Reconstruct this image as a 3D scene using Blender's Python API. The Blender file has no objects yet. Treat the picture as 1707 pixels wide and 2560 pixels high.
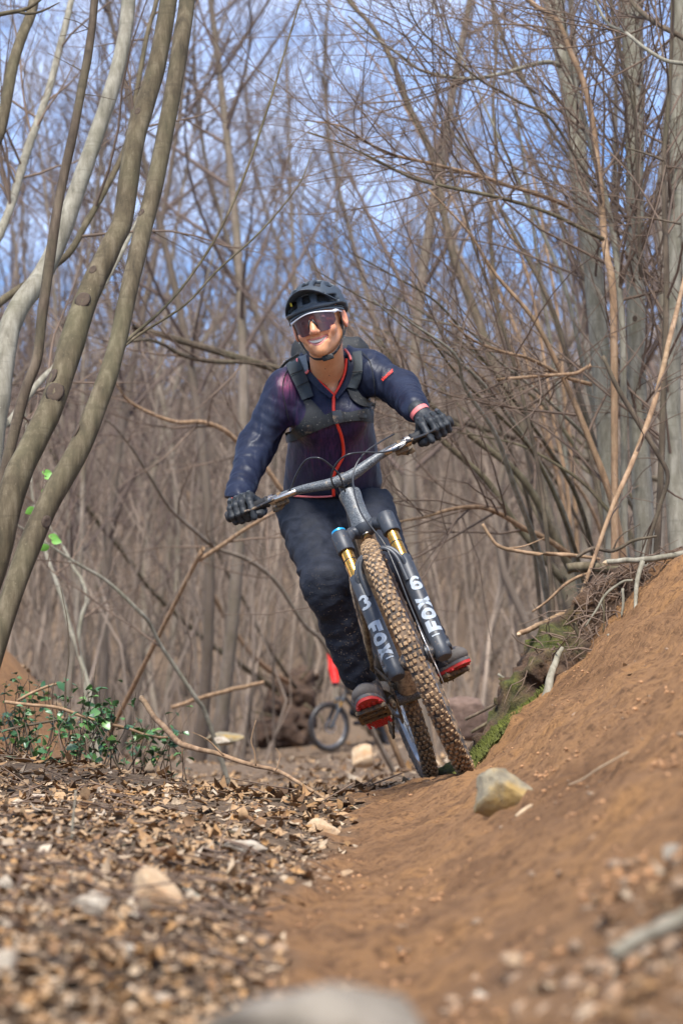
import bpy, bmesh, math, random
import numpy as np
from mathutils import Vector, Matrix, Quaternion

# ------------------------------------------------------------------ camera, sky, sun, exposure
scene = bpy.context.scene
COL = scene.collection
R = math.radians
F = 5750.0            # focal length in pixels of the 1707x2560 photograph
CX, CY, HOR = 853.5, 1280.0, 1780.0
PITCH = math.atan((HOR - CY) / F)
cam_d = bpy.data.cameras.new('camera')
cam_d.sensor_fit = 'VERTICAL'
cam_d.sensor_height = 36.0
cam_d.lens = 36.0 * F / 2560.0
cam_d.clip_start, cam_d.clip_end = 0.05, 2000.0
cam_d.dof.use_dof = True
cam_d.dof.focus_distance = 6.85
cam_d.dof.aperture_fstop = 5.2
cam_d.dof.aperture_blades = 0
cam = bpy.data.objects.new('camera', cam_d)
COL.objects.link(cam)
cam.location = (0, 0, 0)
cam.rotation_euler = (math.pi / 2 + PITCH, 0, 0)
scene.camera = cam

SUN_EL, SUN_AZ = R(58), R(188)     # azimuth clockwise from +Y: high, behind the camera, a little to the left
world = bpy.data.worlds.new('World')
scene.world = world
world.use_nodes = True
wn, wl = world.node_tree.nodes, world.node_tree.links
wn.clear()
w_out = wn.new('ShaderNodeOutputWorld')
w_bg = wn.new('ShaderNodeBackground')
w_sky = wn.new('ShaderNodeTexSky')
w_sky.sky_type = 'NISHITA'
w_sky.sun_disc = False
w_sky.sun_elevation = SUN_EL
w_sky.sun_rotation = SUN_AZ
w_sky.altitude = 3500.0
w_sky.air_density = 1.0
w_sky.dust_density = 0.1
w_sky.ozone_density = 6.0
w_tc = wn.new('ShaderNodeTexCoord')
w_map = wn.new('ShaderNodeMapping')
w_map.inputs['Scale'].default_value = (1.0, 1.0, 2.2)
w_map.inputs['Location'].default_value = (-5.1, 5.55, 0.48)
w_no = wn.new('ShaderNodeTexNoise')
w_no.inputs['Scale'].default_value = 3.1
w_no.inputs['Detail'].default_value = 7.0
w_no.inputs['Roughness'].default_value = 0.58
w_no.inputs['Distortion'].default_value = 0.35
w_rmp = wn.new('ShaderNodeValToRGB')
w_rmp.color_ramp.elements[0].position = 0.40
w_rmp.color_ramp.elements[1].position = 0.74
w_mix = wn.new('ShaderNodeMix')
w_mix.data_type = 'RGBA'
w_mix.inputs[7].default_value = (5.4, 5.9, 7.3, 1.0)      # bright thin cloud
wl.new(w_tc.outputs['Generated'], w_map.inputs['Vector'])
wl.new(w_map.outputs[0], w_no.inputs['Vector'])
wl.new(w_no.outputs['Fac'], w_rmp.inputs[0])
wl.new(w_rmp.outputs[0], w_mix.inputs[0])
wl.new(w_sky.outputs[0], w_mix.inputs[6])
wl.new(w_mix.outputs[2], w_bg.inputs[0])
wl.new(w_bg.outputs[0], w_out.inputs[0])
w_bg.inputs[1].default_value = 0.135

sun_d = bpy.data.lights.new('sun', 'SUN')
sun_d.energy = 3.8
sun_d.angle = R(16)
sun_d.color = (1.0, 0.97, 0.92)
sun = bpy.data.objects.new('sun', sun_d)
COL.objects.link(sun)
sdir = Vector((math.sin(SUN_AZ) * math.cos(SUN_EL), math.cos(SUN_AZ) * math.cos(SUN_EL), math.sin(SUN_EL)))
sun.rotation_euler = sdir.to_track_quat('Z', 'Y').to_euler()
sun.location = (-3, -4, 12)

vs = scene.view_settings
vs.view_transform = 'Standard'
vs.look = 'None'
vs.exposure = 1.02
vs.gamma = 1.0
vs.use_curve_mapping = False
scene.cycles.use_denoising = True
scene.cycles.denoising_prefilter = 'ACCURATE'
scene.cycles.max_bounces = 6
scene.cycles.transparent_max_bounces = 8

# ------------------------------------------------------------------ numbers and noise
rng = np.random.default_rng(7)
random.seed(7)
_CP, _SP = math.cos(PITCH), math.sin(PITCH)

def P(px, py, Y):
    """point of the place seen at this photograph pixel, at distance Y along the ground"""
    u, v = (px - CX) / F, (CY - py) / F
    dy, dz = _CP - v * _SP, _SP + v * _CP
    s = Y / dy
    return Vector((u * s, Y, dz * s))

def path(pts, Y):
    out = []
    n = len(pts)
    for i, p in enumerate(pts):
        if len(p) > 2:
            y = p[2]
        elif isinstance(Y, tuple):
            y = Y[0] + (Y[1] - Y[0]) * i / max(1, n - 1)
        else:
            y = Y
        out.append(P(p[0], p[1], y))
    return out

_perm = np.random.default_rng(11).permutation(512).astype(np.int64)
_grad = np.random.default_rng(12).normal(size=(512, 3))
_grad /= np.linalg.norm(_grad, axis=1)[:, None]

def pnoise(p, scale=1.0, octaves=1, rough=0.5):
    """numpy gradient noise on (...,3) points, about -1..1"""
    p = np.asarray(p, dtype=float) * scale
    tot = np.zeros(p.shape[:-1]); amp = 1.0
    for o in range(octaves):
        q = p * (2 ** o) + 17.3 * o
        i = np.floor(q).astype(np.int64); f = q - i
        w = f * f * f * (f * (f * 6 - 15) + 10)
        acc = 0
        for dx in (0, 1):
            for dy in (0, 1):
                for dz in (0, 1):
                    h = _perm[(_perm[(_perm[(i[..., 0] + dx) & 511] + i[..., 1] + dy) & 511] + i[..., 2] + dz) & 511]
                    g = _grad[h]
                    d = g[..., 0] * (f[..., 0] - dx) + g[..., 1] * (f[..., 1] - dy) + g[..., 2] * (f[..., 2] - dz)
                    ww = (w[..., 0] if dx else 1 - w[..., 0]) * (w[..., 1] if dy else 1 - w[..., 1]) * (w[..., 2] if dz else 1 - w[..., 2])
                    acc = acc + d * ww
        tot += acc * amp * 1.6
        amp *= rough
    return tot

def smooth01(a, b, x):
    t = np.clip((x - a) / (b - a), 0, 1)
    return t * t * (3 - 2 * t)

# ------------------------------------------------------------------ objects
def tag(o, label=None, cat=None, group=None, kind=None):
    if label: o['label'] = label
    if cat: o['category'] = cat
    if group: o['group'] = group
    if kind: o['kind'] = kind
    return o

def empty(name, loc=(0, 0, 0), label=None, cat=None, group=None, rot=None):
    o = bpy.data.objects.new(name, None)
    COL.objects.link(o)
    o.empty_display_size = 0.1
    o.location = loc
    if rot is not None: o.rotation_euler = rot
    return tag(o, label, cat, group)

def link(name, me, parent=None, mats=None, world=False):
    o = bpy.data.objects.new(name, me)
    COL.objects.link(o)
    if mats is not None:
        for m in (mats if isinstance(mats, (list, tuple)) else [mats]):
            me.materials.append(m)
    if parent is not None:
        o.parent = parent
        if world:      # vertices given in world coordinates
            o.location = -Vector(parent.location) if parent.parent is None else -(Vector(parent.location) + Vector(parent.parent.location))
    return o

def np_mesh(name, verts, quads=None, tris=None, smooth=True, attrs=None, mat_idx=None):
    me = bpy.data.meshes.new(name)
    verts = np.asarray(verts, dtype=np.float32)
    quads = np.zeros((0, 4), np.int32) if quads is None else np.asarray(quads, np.int32).reshape(-1, 4)
    tris = np.zeros((0, 3), np.int32) if tris is None else np.asarray(tris, np.int32).reshape(-1, 3)
    nq, nt = len(quads), len(tris)
    me.vertices.add(len(verts))
    me.vertices.foreach_set('co', verts.ravel())
    me.loops.add(nq * 4 + nt * 3)
    me.loops.foreach_set('vertex_index', np.concatenate([quads.ravel(), tris.ravel()]))
    me.polygons.add(nq + nt)
    st = np.concatenate([np.arange(nq) * 4, nq * 4 + np.arange(nt) * 3]).astype(np.int32)
    me.polygons.foreach_set('loop_start', st)
    try:
        me.polygons.foreach_set('loop_total', np.concatenate([np.full(nq, 4), np.full(nt, 3)]).astype(np.int32))
    except Exception:
        pass
    me.polygons.foreach_set('use_smooth', np.full(nq + nt, smooth))
    if mat_idx is not None:
        me.polygons.foreach_set('material_index', np.asarray(mat_idx, np.int32))
    me.update(calc_edges=True)
    for k, a in (attrs or {}).items():
        a = np.asarray(a, np.float32)
        if a.ndim == 1:
            at = me.attributes.new(k, 'FLOAT', 'POINT'); at.data.foreach_set('value', a)
        else:
            if a.shape[1] == 3: a = np.c_[a, np.ones(len(a), np.float32)]
            at = me.attributes.new(k, 'FLOAT_COLOR', 'POINT'); at.data.foreach_set('color', a.ravel())
    me.validate(verbose=False)
    return me

class MB:
    """collects shapes, then links them as one mesh object"""
    def __init__(s):
        s.v = []; s.f = []; s.m = []; s.n = 0; s.mi = 0
    def add(s, vs_, fs_):
        b = s.n
        s.v.extend([tuple(q) for q in vs_]); s.n += len(vs_)
        for f in fs_:
            s.f.append(tuple(b + i for i in f)); s.m.append(s.mi)
        return s
    def tube(s, pts, rad, n=10, cap=True, closed=False, flat=None, roll=None):
        pts = [Vector(p) for p in pts]
        k = len(pts)
        if not isinstance(rad, (list, tuple, np.ndarray)): rad = [rad] * k
        T = []
        for i in range(k):
            a = pts[(i - 1) % k] if closed or i > 0 else pts[0]
            b = pts[(i + 1) % k] if closed or i < k - 1 else pts[-1]
            t = (b - a)
            T.append(t.normalized() if t.length > 1e-9 else Vector((0, 0, 1)))
        ref = Vector((0, 0, 1)) if abs(T[0].z) < 0.9 else Vector((1, 0, 0))
        if roll is not None: ref = Vector(roll)
        u = (ref - T[0] * ref.dot(T[0])).normalized()
        vsx, fs_ = [], []
        for i in range(k):
            u = (u - T[i] * u.dot(T[i]))
            u = u.normalized() if u.length > 1e-6 else T[i].orthogonal().normalized()
            w = T[i].cross(u)
            for j in range(n):
                a = 2 * math.pi * j / n
                cu, cw = math.cos(a) * rad[i], math.sin(a) * rad[i]
                if flat: cw *= flat
                vsx.append(pts[i] + u * cu + w * cw)
        for i in range(k if closed else k - 1):
            i2 = (i + 1) % k
            for j in range(n):
                j2 = (j + 1) % n
                fs_.append((i * n + j, i * n + j2, i2 * n + j2, i2 * n + j))
        if cap and not closed:
            fs_.append(tuple(range(n - 1, -1, -1)))
            fs_.append(tuple((k - 1) * n + j for j in range(n)))
        return s.add(vsx, fs_)
    def box(s, c, size, M=None, bev=0.0):
        x, y, z = size[0] / 2, size[1] / 2, size[2] / 2
        b = min(bev, x * .9, y * .9, z * .9)
        vsx = []
        if b <= 0:
            for sx in (-1, 1):
                for sy in (-1, 1):
                    for sz in (-1, 1): vsx.append(Vector((sx * x, sy * y, sz * z)))
            fs_ = [(0, 1, 3, 2), (4, 6, 7, 5), (0, 4, 5, 1), (2, 3, 7, 6), (0, 2, 6, 4), (1, 5, 7, 3)]
        else:
            bm = bmesh.new()
            bmesh.ops.create_cube(bm, size=1)
            bmesh.ops.scale(bm, vec=(x * 2, y * 2, z * 2), verts=bm.verts)
            bmesh.ops.bevel(bm, geom=list(bm.edges), offset=b, segments=2, affect='EDGES', profile=0.5)
            bm.verts.index_update()
            vsx = [v.co.copy() for v in bm.verts]
            fs_ = [tuple(v.index for v in f.verts) for f in bm.faces]
            bm.free()
        c = Vector(c)
        vsx = [((M @ v) if M is not None else v) + c for v in vsx]
        return s.add(vsx, fs_)
    def lathe(s, prof, n=24, M=None, closed=False):
        """profile of (radius, height) spun round local Z"""
        vsx, fs_ = [], []
        k = len(prof)
        for r, h in prof:
            for j in range(n):
                a = 2 * math.pi * j / n
                v = Vector((r * math.cos(a), r * math.sin(a), h))
                vsx.append(M @ v if M is not None else v)
        for i in range(k if closed else k - 1):
            i2 = (i + 1) % k
            for j in range(n):
                fs_.append((i * n + j, i * n + (j + 1) % n, i2 * n + (j + 1) % n, i2 * n + j))
        if not closed:
            if prof[0][0] > 1e-6: fs_.append(tuple(range(n - 1, -1, -1)))
            if prof[-1][0] > 1e-6: fs_.append(tuple((k - 1) * n + j for j in range(n)))
        return s.add(vsx, fs_)
    def sheet(s, rows):
        """grid of points, rows of equal length"""
        m = len(rows[0]); vsx = [p for r in rows for p in r]
        fs_ = [(i * m + j, i * m + j + 1, (i + 1) * m + j + 1, (i + 1) * m + j) for i in range(len(rows) - 1) for j in range(m - 1)]
        return s.add(vsx, fs_)
    def slab(s, rows, thick):
        """grid of points given real thickness along the given normal rows (list of vectors) or vector"""
        a = rows
        b = [[Vector(p) + (Vector(thick[i][j]) if isinstance(thick, list) else Vector(thick)) for j, p in enumerate(r)] for i, r in enumerate(rows)]
        h, m = len(rows), len(rows[0])
        vsx = [p for r in a for p in r] + [p for r in b for p in r]
        o = h * m
        fs_ = []
        for i in range(h - 1):
            for j in range(m - 1):
                q = (i * m + j, i * m + j + 1, (i + 1) * m + j + 1, (i + 1) * m + j)
                fs_.append(q[::-1]); fs_.append(tuple(o + t for t in q))
        for i in range(h - 1):
            for j in (0, m - 1):
                q = (i * m + j, (i + 1) * m + j, o + (i + 1) * m + j, o + i * m + j)
                fs_.append(q if j == 0 else q[::-1])
        for j in range(m - 1):
            for i in (0, h - 1):
                q = (i * m + j, i * m + j + 1, o + i * m + j + 1, o + i * m + j)
                fs_.append(q[::-1] if i == 0 else q)
        return s.add(vsx, fs_)
    def prism(s, outline, h, M=None):
        k = len(outline)
        vsx = [Vector((x, y, 0)) for x, y in outline] + [Vector((x, y, h)) for x, y in outline]
        if M is not None: vsx = [M @ v for v in vsx]
        fs_ = [tuple(range(k - 1, -1, -1)), tuple(range(k, 2 * k))] + [(i, (i + 1) % k, k + (i + 1) % k, k + i) for i in range(k)]
        return s.add(vsx, fs_)
    def build(s, name, mats, parent=None, smooth=True, world=False, auto=35):
        me = bpy.data.meshes.new(name)
        me.from_pydata(s.v, [], s.f)
        mats = mats if isinstance(mats, (list, tuple)) else [mats]
        me.polygons.foreach_set('material_index', s.m)
        me.polygons.foreach_set('use_smooth', [smooth] * len(s.f))
        me.update()
        if smooth and auto:
            bm = bmesh.new(); bm.from_mesh(me)
            lim = R(auto)
            for e in bm.edges:
                if len(e.link_faces) == 2 and e.calc_face_angle(0) > lim: e.smooth = False
            bm.to_mesh(me); bm.free()
        return link(name, me, parent, mats, world)

def crv(pts, n=8):
    """Catmull-Rom through the points"""
    p = [np.array(q, float) for q in pts]
    p = [2 * p[0] - p[1]] + p + [2 * p[-1] - p[-2]]
    out = []
    for i in range(1, len(p) - 2):
        for t in np.linspace(0, 1, n, endpoint=False):
            a, b, c, d = p[i - 1], p[i], p[i + 1], p[i + 2]
            out.append(0.5 * ((2 * b) + (c - a) * t + (2 * a - 5 * b + 4 * c - d) * t * t + (3 * b - a - 3 * c + d) * t ** 3))
    out.append(p[-2])
    return [Vector(q) if len(q) == 3 else q for q in out]

# ------------------------------------------------------------------ materials
def mat_new(name):
    m = bpy.data.materials.new(name)
    m.use_nodes = True
    nt = m.node_tree
    nt.nodes.clear()
    out = nt.nodes.new('ShaderNodeOutputMaterial')
    b = nt.nodes.new('ShaderNodeBsdfPrincipled')
    nt.links.new(b.outputs[0], out.inputs[0])
    return m, nt, b

def nd(nt, typ, **kw):
    n = nt.nodes.new(typ)
    for k, v in kw.items():
        if k.startswith('i_'):
            key = k[2:]
            n.inputs[int(key) if key.isdigit() else key.replace('_', ' ')].default_value = v
        else:
            setattr(n, k, v)
    return n

def ramp(nt, fac, stops, interp='LINEAR'):
    r = nt.nodes.new('ShaderNodeValToRGB')
    r.color_ramp.interpolation = interp
    e = r.color_ramp.elements
    while len(e) < len(stops): e.new(0.5)
    for el, (pos, c) in zip(e, stops):
        el.position = pos
        el.color = (c[0], c[1], c[2], 1) if not isinstance(c, (int, float)) else (c, c, c, 1)
    nt.links.new(fac, r.inputs[0])
    return r.outputs[0]

def mixc(nt, fac, a, b, mode='MIX'):
    m = nt.nodes.new('ShaderNodeMix'); m.data_type = 'RGBA'; m.blend_type = mode
    for sock, val in ((m.inputs[0], fac), (m.inputs[6], a), (m.inputs[7], b)):
        if hasattr(val, 'node'): nt.links.new(val, sock)
        elif isinstance(val, (int, float)): sock.default_value = val
        else: sock.default_value = (val[0], val[1], val[2], 1)
    return m.outputs[2]

def noise_n(nt, scale, detail=4, rough=0.55, vec=None, dist=0.0):
    n = nd(nt, 'ShaderNodeTexNoise')
    n.inputs['Scale'].default_value = scale; n.inputs['Detail'].default_value = detail
    n.inputs['Roughness'].default_value = rough; n.inputs['Distortion'].default_value = dist
    if vec is not None: nt.links.new(vec, n.inputs['Vector'])
    return n.outputs['Fac']

def bump(nt, b, height, strength=0.3, dist=0.01):
    n = nd(nt, 'ShaderNodeBump', i_Strength=strength, i_Distance=dist)
    nt.links.new(height, n.inputs['Height'])
    nt.links.new(n.outputs[0], b.inputs['Normal'])

def objvec(nt, scale=(1, 1, 1)):
    tc = nd(nt, 'ShaderNodeTexCoord'); mp = nd(nt, 'ShaderNodeMapping')
    mp.inputs['Scale'].default_value = scale
    nt.links.new(tc.outputs['Object'], mp.inputs['Vector'])
    return mp.outputs[0]

def simple(name, col, rough=0.6, metal=0.0, var=0.15, vscale=30.0, bmp=0.0, bscale=200.0, dirt=None, dirt_amt=0.0, dscale=25.0, spec=0.5, coat=0.0):
    m, nt, b = mat_new(name)
    v = objvec(nt)
    nz = noise_n(nt, vscale, 5, 0.6, v)
    c = ramp(nt, nz, [(0.25, [x * (1 - var) for x in col]), (0.75, [min(1, x * (1 + var)) for x in col])])
    if dirt is not None:
        dn = noise_n(nt, dscale, 8, 0.7, v)
        f = ramp(nt, dn, [(max(0, 0.62 - dirt_amt * .5), 0), (min(1, 0.70 - dirt_amt * .25), 1)])
        c = mixc(nt, f, c, dirt)
        rr = ramp(nt, f, [(0, rough), (1, 0.9)])
        nt.links.new(rr, b.inputs['Roughness'])
    else:
        rr = ramp(nt, nz, [(0.2, max(0, rough - .07)), (0.8, min(1, rough + .07))])
        nt.links.new(rr, b.inputs['Roughness'])
    nt.links.new(c, b.inputs['Base Color'])
    b.inputs['Metallic'].default_value = metal
    b.inputs['Specular IOR Level'].default_value = spec
    b.inputs['Coat Weight'].default_value = coat
    if bmp > 0:
        bump(nt, b, noise_n(nt, bscale, 4, 0.6, v), bmp, 0.002)
    return m
# ------------------------------------------------------------------ the ground: trail, right bank, left mound, far hillside
def softplus(x, k):
    return np.log1p(np.exp(np.clip(x / k, -40, 40))) * k

def ground_z(x, y, fine=True):
    x = np.asarray(x, float); y = np.asarray(y, float)
    x, y = np.broadcast_arrays(x, y)
    z = np.full(x.shape, -0.30)
    # gentle fall beyond the crest, then the wooded hillside
    z = z - 0.0108 * np.clip(y - 8, 0, 27) - 0.10 * smooth01(7.6, 9.0, y) * smooth01(0.75, 0.1, x)
    hill = np.clip(y - 40, 0, 400)
    z = z + 0.215 * hill - 0.00045 * np.clip(hill, 0, 230) ** 2 + 0.5 * smooth01(33, 42, y)
    # bank to the right of the trail
    x0 = np.interp(y, [-3, 0, 1.5, 3, 5, 6.6, 8, 10, 14, 30], [0.10, 0.12, 0.10, 0.14, 0.20, 0.21, 0.33, 0.50, 1.3, 4.0])
    s = np.interp(y, [-3, 1.5, 3, 5, 6.6, 8, 10, 14], [0.5, 0.5, 0.60, 0.74, 0.84, 0.98, 1.20, 1.0])
    wob = 0.05 * pnoise(np.stack([x * .6, y, y * 0], -1), 1.1, 2)
    b = s * softplus(x - x0 + wob, 0.045 + 0.01 * np.clip(y - 6, 0, 3))
    cap = np.interp(y, [-3, 2, 5, 7, 9, 12, 16, 30], [0.9, 0.9, 0.92, 0.92, 0.88, 0.72, 0.55, 0.4])
    b = -softplus(cap - b, 0.06) + cap
    z = z + np.maximum(b, -0.02)
    # steeper earthy face with an overhanging lip at the back of the bank
    lip = smooth01(7.4, 8.3, y) * smooth01(11.5, 10.0, y) * smooth01(0.62, 0.80, x - 0.12 * (y - 8))
    z = z + 0.02 * lip
    # left: low leafy mound
    z = z + 0.235 * np.exp(-(((x + 1.45) / 0.75) ** 2 + ((y - 9.2) / 2.4) ** 2))
    z = z + 0.06 * np.exp(-(((x + 0.55) / 0.5) ** 2 + ((y - 6.2) / 2.0) ** 2))
    z = z + 0.045 * smooth01(-0.1, -0.6, x) * smooth01(8, 2, y)
    # far left: earthy slope behind the shrubs
    z = z + 1.15 * smooth01(-1.55, -2.75, x - 0.0 * y) * smooth01(11.5, 13.5, y) * smooth01(24, 16, y)
    # worn trough of the trail
    z = z - 0.03 * np.exp(-((x - 0.02) / 0.13) ** 2) * smooth01(7, 5, y)
    # the packed ridge the bike is riding along
    ca, cb = P(1172, 1945, 6.6), Vector((0.3024, 7.841, -0.2425))
    t = np.clip((y - ca.y) / (cb.y - ca.y), -0.3, 1.3)
    xt, zt = ca.x + (cb.x - ca.x) * t, ca.z + (cb.z - ca.z) * np.clip(t, 0, 1)
    w = np.exp(-(np.where(x > xt, (x - xt) / 0.10, (x - xt) / 0.22)) ** 2) * smooth01(6.0, 6.55, y) * smooth01(8.3, 7.85, y)
    z = z * (1 - w) + zt * w
    if fine:
        p = np.stack([x, y, np.zeros_like(x)], -1)
        near = smooth01(16, 5, y)
        z = z + 0.05 * pnoise(p, 0.9, 2) * smooth01(2.5, 9, y) * (1 - w)
        z = z + near * (1 - 0.85 * w) * (0.016 * pnoise(p, 4.0, 2) + 0.006 * pnoise(p, 17, 2))
        z = z + 0.12 * pnoise(p, 0.35, 2) * smooth01(9, 20, y)
    return z

def gz(x, y):
    return float(ground_z(np.array([x]), np.array([y]))[0])

def dirt_mask(x, y):
    """1 on bare trodden earth, 0 on leaf litter"""
    x = np.asarray(x, float); y = np.asarray(y, float)
    p = np.stack([x, y, np.zeros_like(x) + 3.3], -1)
    edge = np.interp(y, [-3, 1.5, 2.2, 3, 4.5, 5.6, 6.6, 7.2, 8, 9, 12], [-0.05, -0.10, -0.12, -0.13, -0.08, -0.02, 0.02, 0.06, 0.55, 0.75, 1.1])
    n = 0.07 * pnoise(p, 3.0, 2) + 0.04 * pnoise(p, 11, 2)
    m = smooth01(-0.05, 0.07, x - edge + n)
    m = m * smooth01(13, 10.5, y) * (1 - .25 * smooth01(.10, .19, x + n) * smooth01(2.6, 2.1, y))
    far_left = smooth01(-1.7, -2.0, x) * smooth01(11, 12, y) * smooth01(19, 16, y)
    return np.maximum(m, far_left)

def moss_mask(x, y):
    x = np.asarray(x, float); y = np.asarray(y, float)
    p = np.stack([x, y, np.zeros_like(x) + 9.1], -1)
    n = pnoise(p, 5.0, 3, .6)
    # a mossy skirt along the back edge of the bank
    c = np.interp(y, [7.2, 7.8, 8.3, 8.8, 9.3], [0.42, 0.53, 0.66, 0.78, 0.9])
    m = np.exp(-((x - c) / 0.10) ** 2) * smooth01(7.1, 7.5, y) * smooth01(9.4, 8.8, y)
    return np.clip(m * 1.5 + n * 0.9 - 0.35, 0, 1) * (m > 0.05)

# bare earth / litter / moss mixed on the ground sheet
m_ground, nt, b = mat_new('ground_earth')
v = objvec(nt)
at_d = nd(nt, 'ShaderNodeAttribute', attribute_name='dirt').outputs['Fac']
at_m = nd(nt, 'ShaderNodeAttribute', attribute_name='moss').outputs['Fac']
n1 = noise_n(nt, 3.5, 6, 0.62, v)
n2 = noise_n(nt, 38.0, 8, 0.72, v)
n3 = noise_n(nt, 150.0, 5, 0.7, v)
earth = ramp(nt, n1, [(0.28, (0.20, 0.100, 0.045)), (0.5, (0.40, 0.212, 0.098)), (0.72, (0.52, 0.262, 0.098))])
earth = mixc(nt, ramp(nt, n2, [(0.37, 0.85), (0.52, 0.0)]), earth, (0.15, 0.075, 0.036))
earth = mixc(nt, ramp(nt, n3, [(0.62, 0), (0.74, 0.55)]), earth, (0.52, 0.34, 0.20))
litter = ramp(nt, noise_n(nt, 26, 8, 0.75, v), [(0.3, (0.095, 0.062, 0.04)), (0.5, (0.21, 0.145, 0.095)), (0.68, (0.32, 0.225, 0.15))])
c = mixc(nt, at_d, litter, earth)
mossc = ramp(nt, n2, [(0.3, (0.045, 0.07, 0.010)), (0.65, (0.16, 0.22, 0.03))])
c = mixc(nt, at_m, c, mossc)
nt.links.new(c, b.inputs['Base Color'])
b.inputs['Roughness'].default_value = 0.95
b.inputs['Specular IOR Level'].default_value = 0.2
hsum = nd(nt, 'ShaderNodeMath', operation='ADD')
h2 = nd(nt, 'ShaderNodeMath', operation='MULTIPLY', i_1=0.35)
nt.links.new(n3, h2.inputs[0]); nt.links.new(n2, hsum.inputs[0]); nt.links.new(h2.outputs[0], hsum.inputs[1])
bump(nt, b, hsum.outputs[0], 1.0, 0.035)

def build_ground():
    ys = np.concatenate([np.linspace(-3, 1.0, 16, endpoint=False), np.linspace(1.0, 9.5, 330, endpoint=False),
                         np.linspace(9.5, 20, 90, endpoint=False), np.geomspace(20, 420, 70)])
    u = np.linspace(-1, 1, 300)
    u = np.sign(u) * (0.62 * np.abs(u) + 0.38 * np.abs(u) ** 3)
    hw = np.interp(ys, [-3, 0, 3, 9, 20, 420], [3.2, 2.2, 1.9, 3.4, 14, 330])
    X = u[None, :] * hw[:, None] + 0.12
    Yg = np.repeat(ys[:, None], len(u), 1)
    Z = ground_z(X, Yg)
    D = dirt_mask(X, Yg); M = moss_mask(X, Yg)
    p = np.stack([X, Yg, Z], -1)
    # crumbly relief on bare earth
    near = smooth01(11, 8, Yg) * D
    cl = pnoise(p, 24, 3, .6)
    rut = pnoise(np.stack([X * 5.5, Yg * .8, Z * 5.5], -1), 1.0, 3)      # streaks and ruts running along the trail
    Z = Z + near * (0.020 * np.abs(pnoise(p, 7, 3)) + 0.0075 * cl + 0.012 * np.clip(pnoise(p, 13, 2), -.2, 1) * smooth01(.2, .5, X) + (0.012 + 0.022 * smooth01(.25, .6, X)) * rut)
    h, w = X.shape
    idx = np.arange(h * w).reshape(h, w)
    q = np.stack([idx[:-1, :-1], idx[:-1, 1:], idx[1:, 1:], idx[1:, :-1]], -1).reshape(-1, 4)
    me = np_mesh('ground', np.stack([X, Yg, Z], -1).reshape(-1, 3), q, attrs={'dirt': D.ravel(), 'moss': M.ravel()})
    o = link('ground', me, None, m_ground)
    tag(o, kind='structure')
    return o
ground = build_ground()
# ------------------------------------------------------------------ bark
def bark(name, c0, c1, c2, green=0.25, scale=1.0, rnd=0.0):
    m, nt, b = mat_new(name)
    v = objvec(nt, (1, 1, 0.22))
    vr = objvec(nt, (0.35, 0.35, 2.4))
    v0 = objvec(nt)
    a = noise_n(nt, 34 * scale, 7, 0.66, v)
    ring = noise_n(nt, 22 * scale, 4, 0.6, vr)
    big = noise_n(nt, 4.5 * scale, 4, 0.6, v0)
    c = ramp(nt, a, [(0.30, c0), (0.5, c1), (0.70, c2)])
    c = mixc(nt, ramp(nt, ring, [(0.56, 0), (0.66, 0.5)]), c, [x * 0.62 for x in c1])
    gcol = (0.125, 0.118, 0.06)
    c = mixc(nt, ramp(nt, big, [(0.45, 0), (0.68, green * 2)]), c, gcol)
    fleck = noise_n(nt, 120 * scale, 3, 0.6, v0)
    c = mixc(nt, ramp(nt, fleck, [(0.66, 0), (0.74, 0.5)]), c, [min(1, x * 1.55) for x in c2])
    if rnd > 0:
        oi = nd(nt, 'ShaderNodeObjectInfo')
        c = mixc(nt, ramp(nt, oi.outputs['Random'], [(0, 0.0), (1, rnd)]), c, (0.09, 0.063, 0.047))
    nt.links.new(c, b.inputs['Base Color'])
    b.inputs['Roughness'].default_value = 0.85
    b.inputs['Specular IOR Level'].default_value = 0.25
    bump(nt, b, a, 0.6, 0.004)
    return m

m_bark_near = bark('bark_smooth', (0.042, 0.032, 0.019), (0.094, 0.071, 0.041), (0.17, 0.134, 0.085), 0.16)
m_bark_pale = bark('bark_pale_green', (0.12, 0.105, 0.075), (0.22, 0.195, 0.145), (0.33, 0.30, 0.235), 0.15)
m_bark_dark = bark('bark_dark', (0.045, 0.032, 0.022), (0.092, 0.066, 0.044), (0.16, 0.118, 0.08), 0.15)
m_bark_warm = bark('bark_warm', (0.14, 0.085, 0.05), (0.27, 0.165, 0.092), (0.40, 0.265, 0.165), 0.1)
m_bark_far = bark('bark_far', (0.13, 0.10, 0.072), (0.25, 0.20, 0.148), (0.37, 0.30, 0.235), 0.25, 0.5, 0.75)
m_twig = simple('twig_bark', (0.15, 0.102, 0.072), 0.8, var=0.4, vscale=3, spec=0.25)
m_twig_far = simple('twig_far', (0.13, 0.092, 0.074), 0.85, var=0.45, vscale=0.5, spec=0.2)
m_stem_far = simple('stem_far', (0.235, 0.178, 0.132), 0.9, var=0.95, vscale=0.7, spec=0.2)
m_wood = simple('broken_wood', (0.46, 0.33, 0.20), 0.85, var=0.3, vscale=60)
m_scar = simple('bark_scar', (0.062, 0.040, 0.025), 0.9, var=0.35, vscale=90, bmp=0.5, bscale=160)

# ------------------------------------------------------------------ branches as numpy tubes
def unit(a):
    return a / np.maximum(np.linalg.norm(a, axis=-1, keepdims=True), 1e-9)

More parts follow.
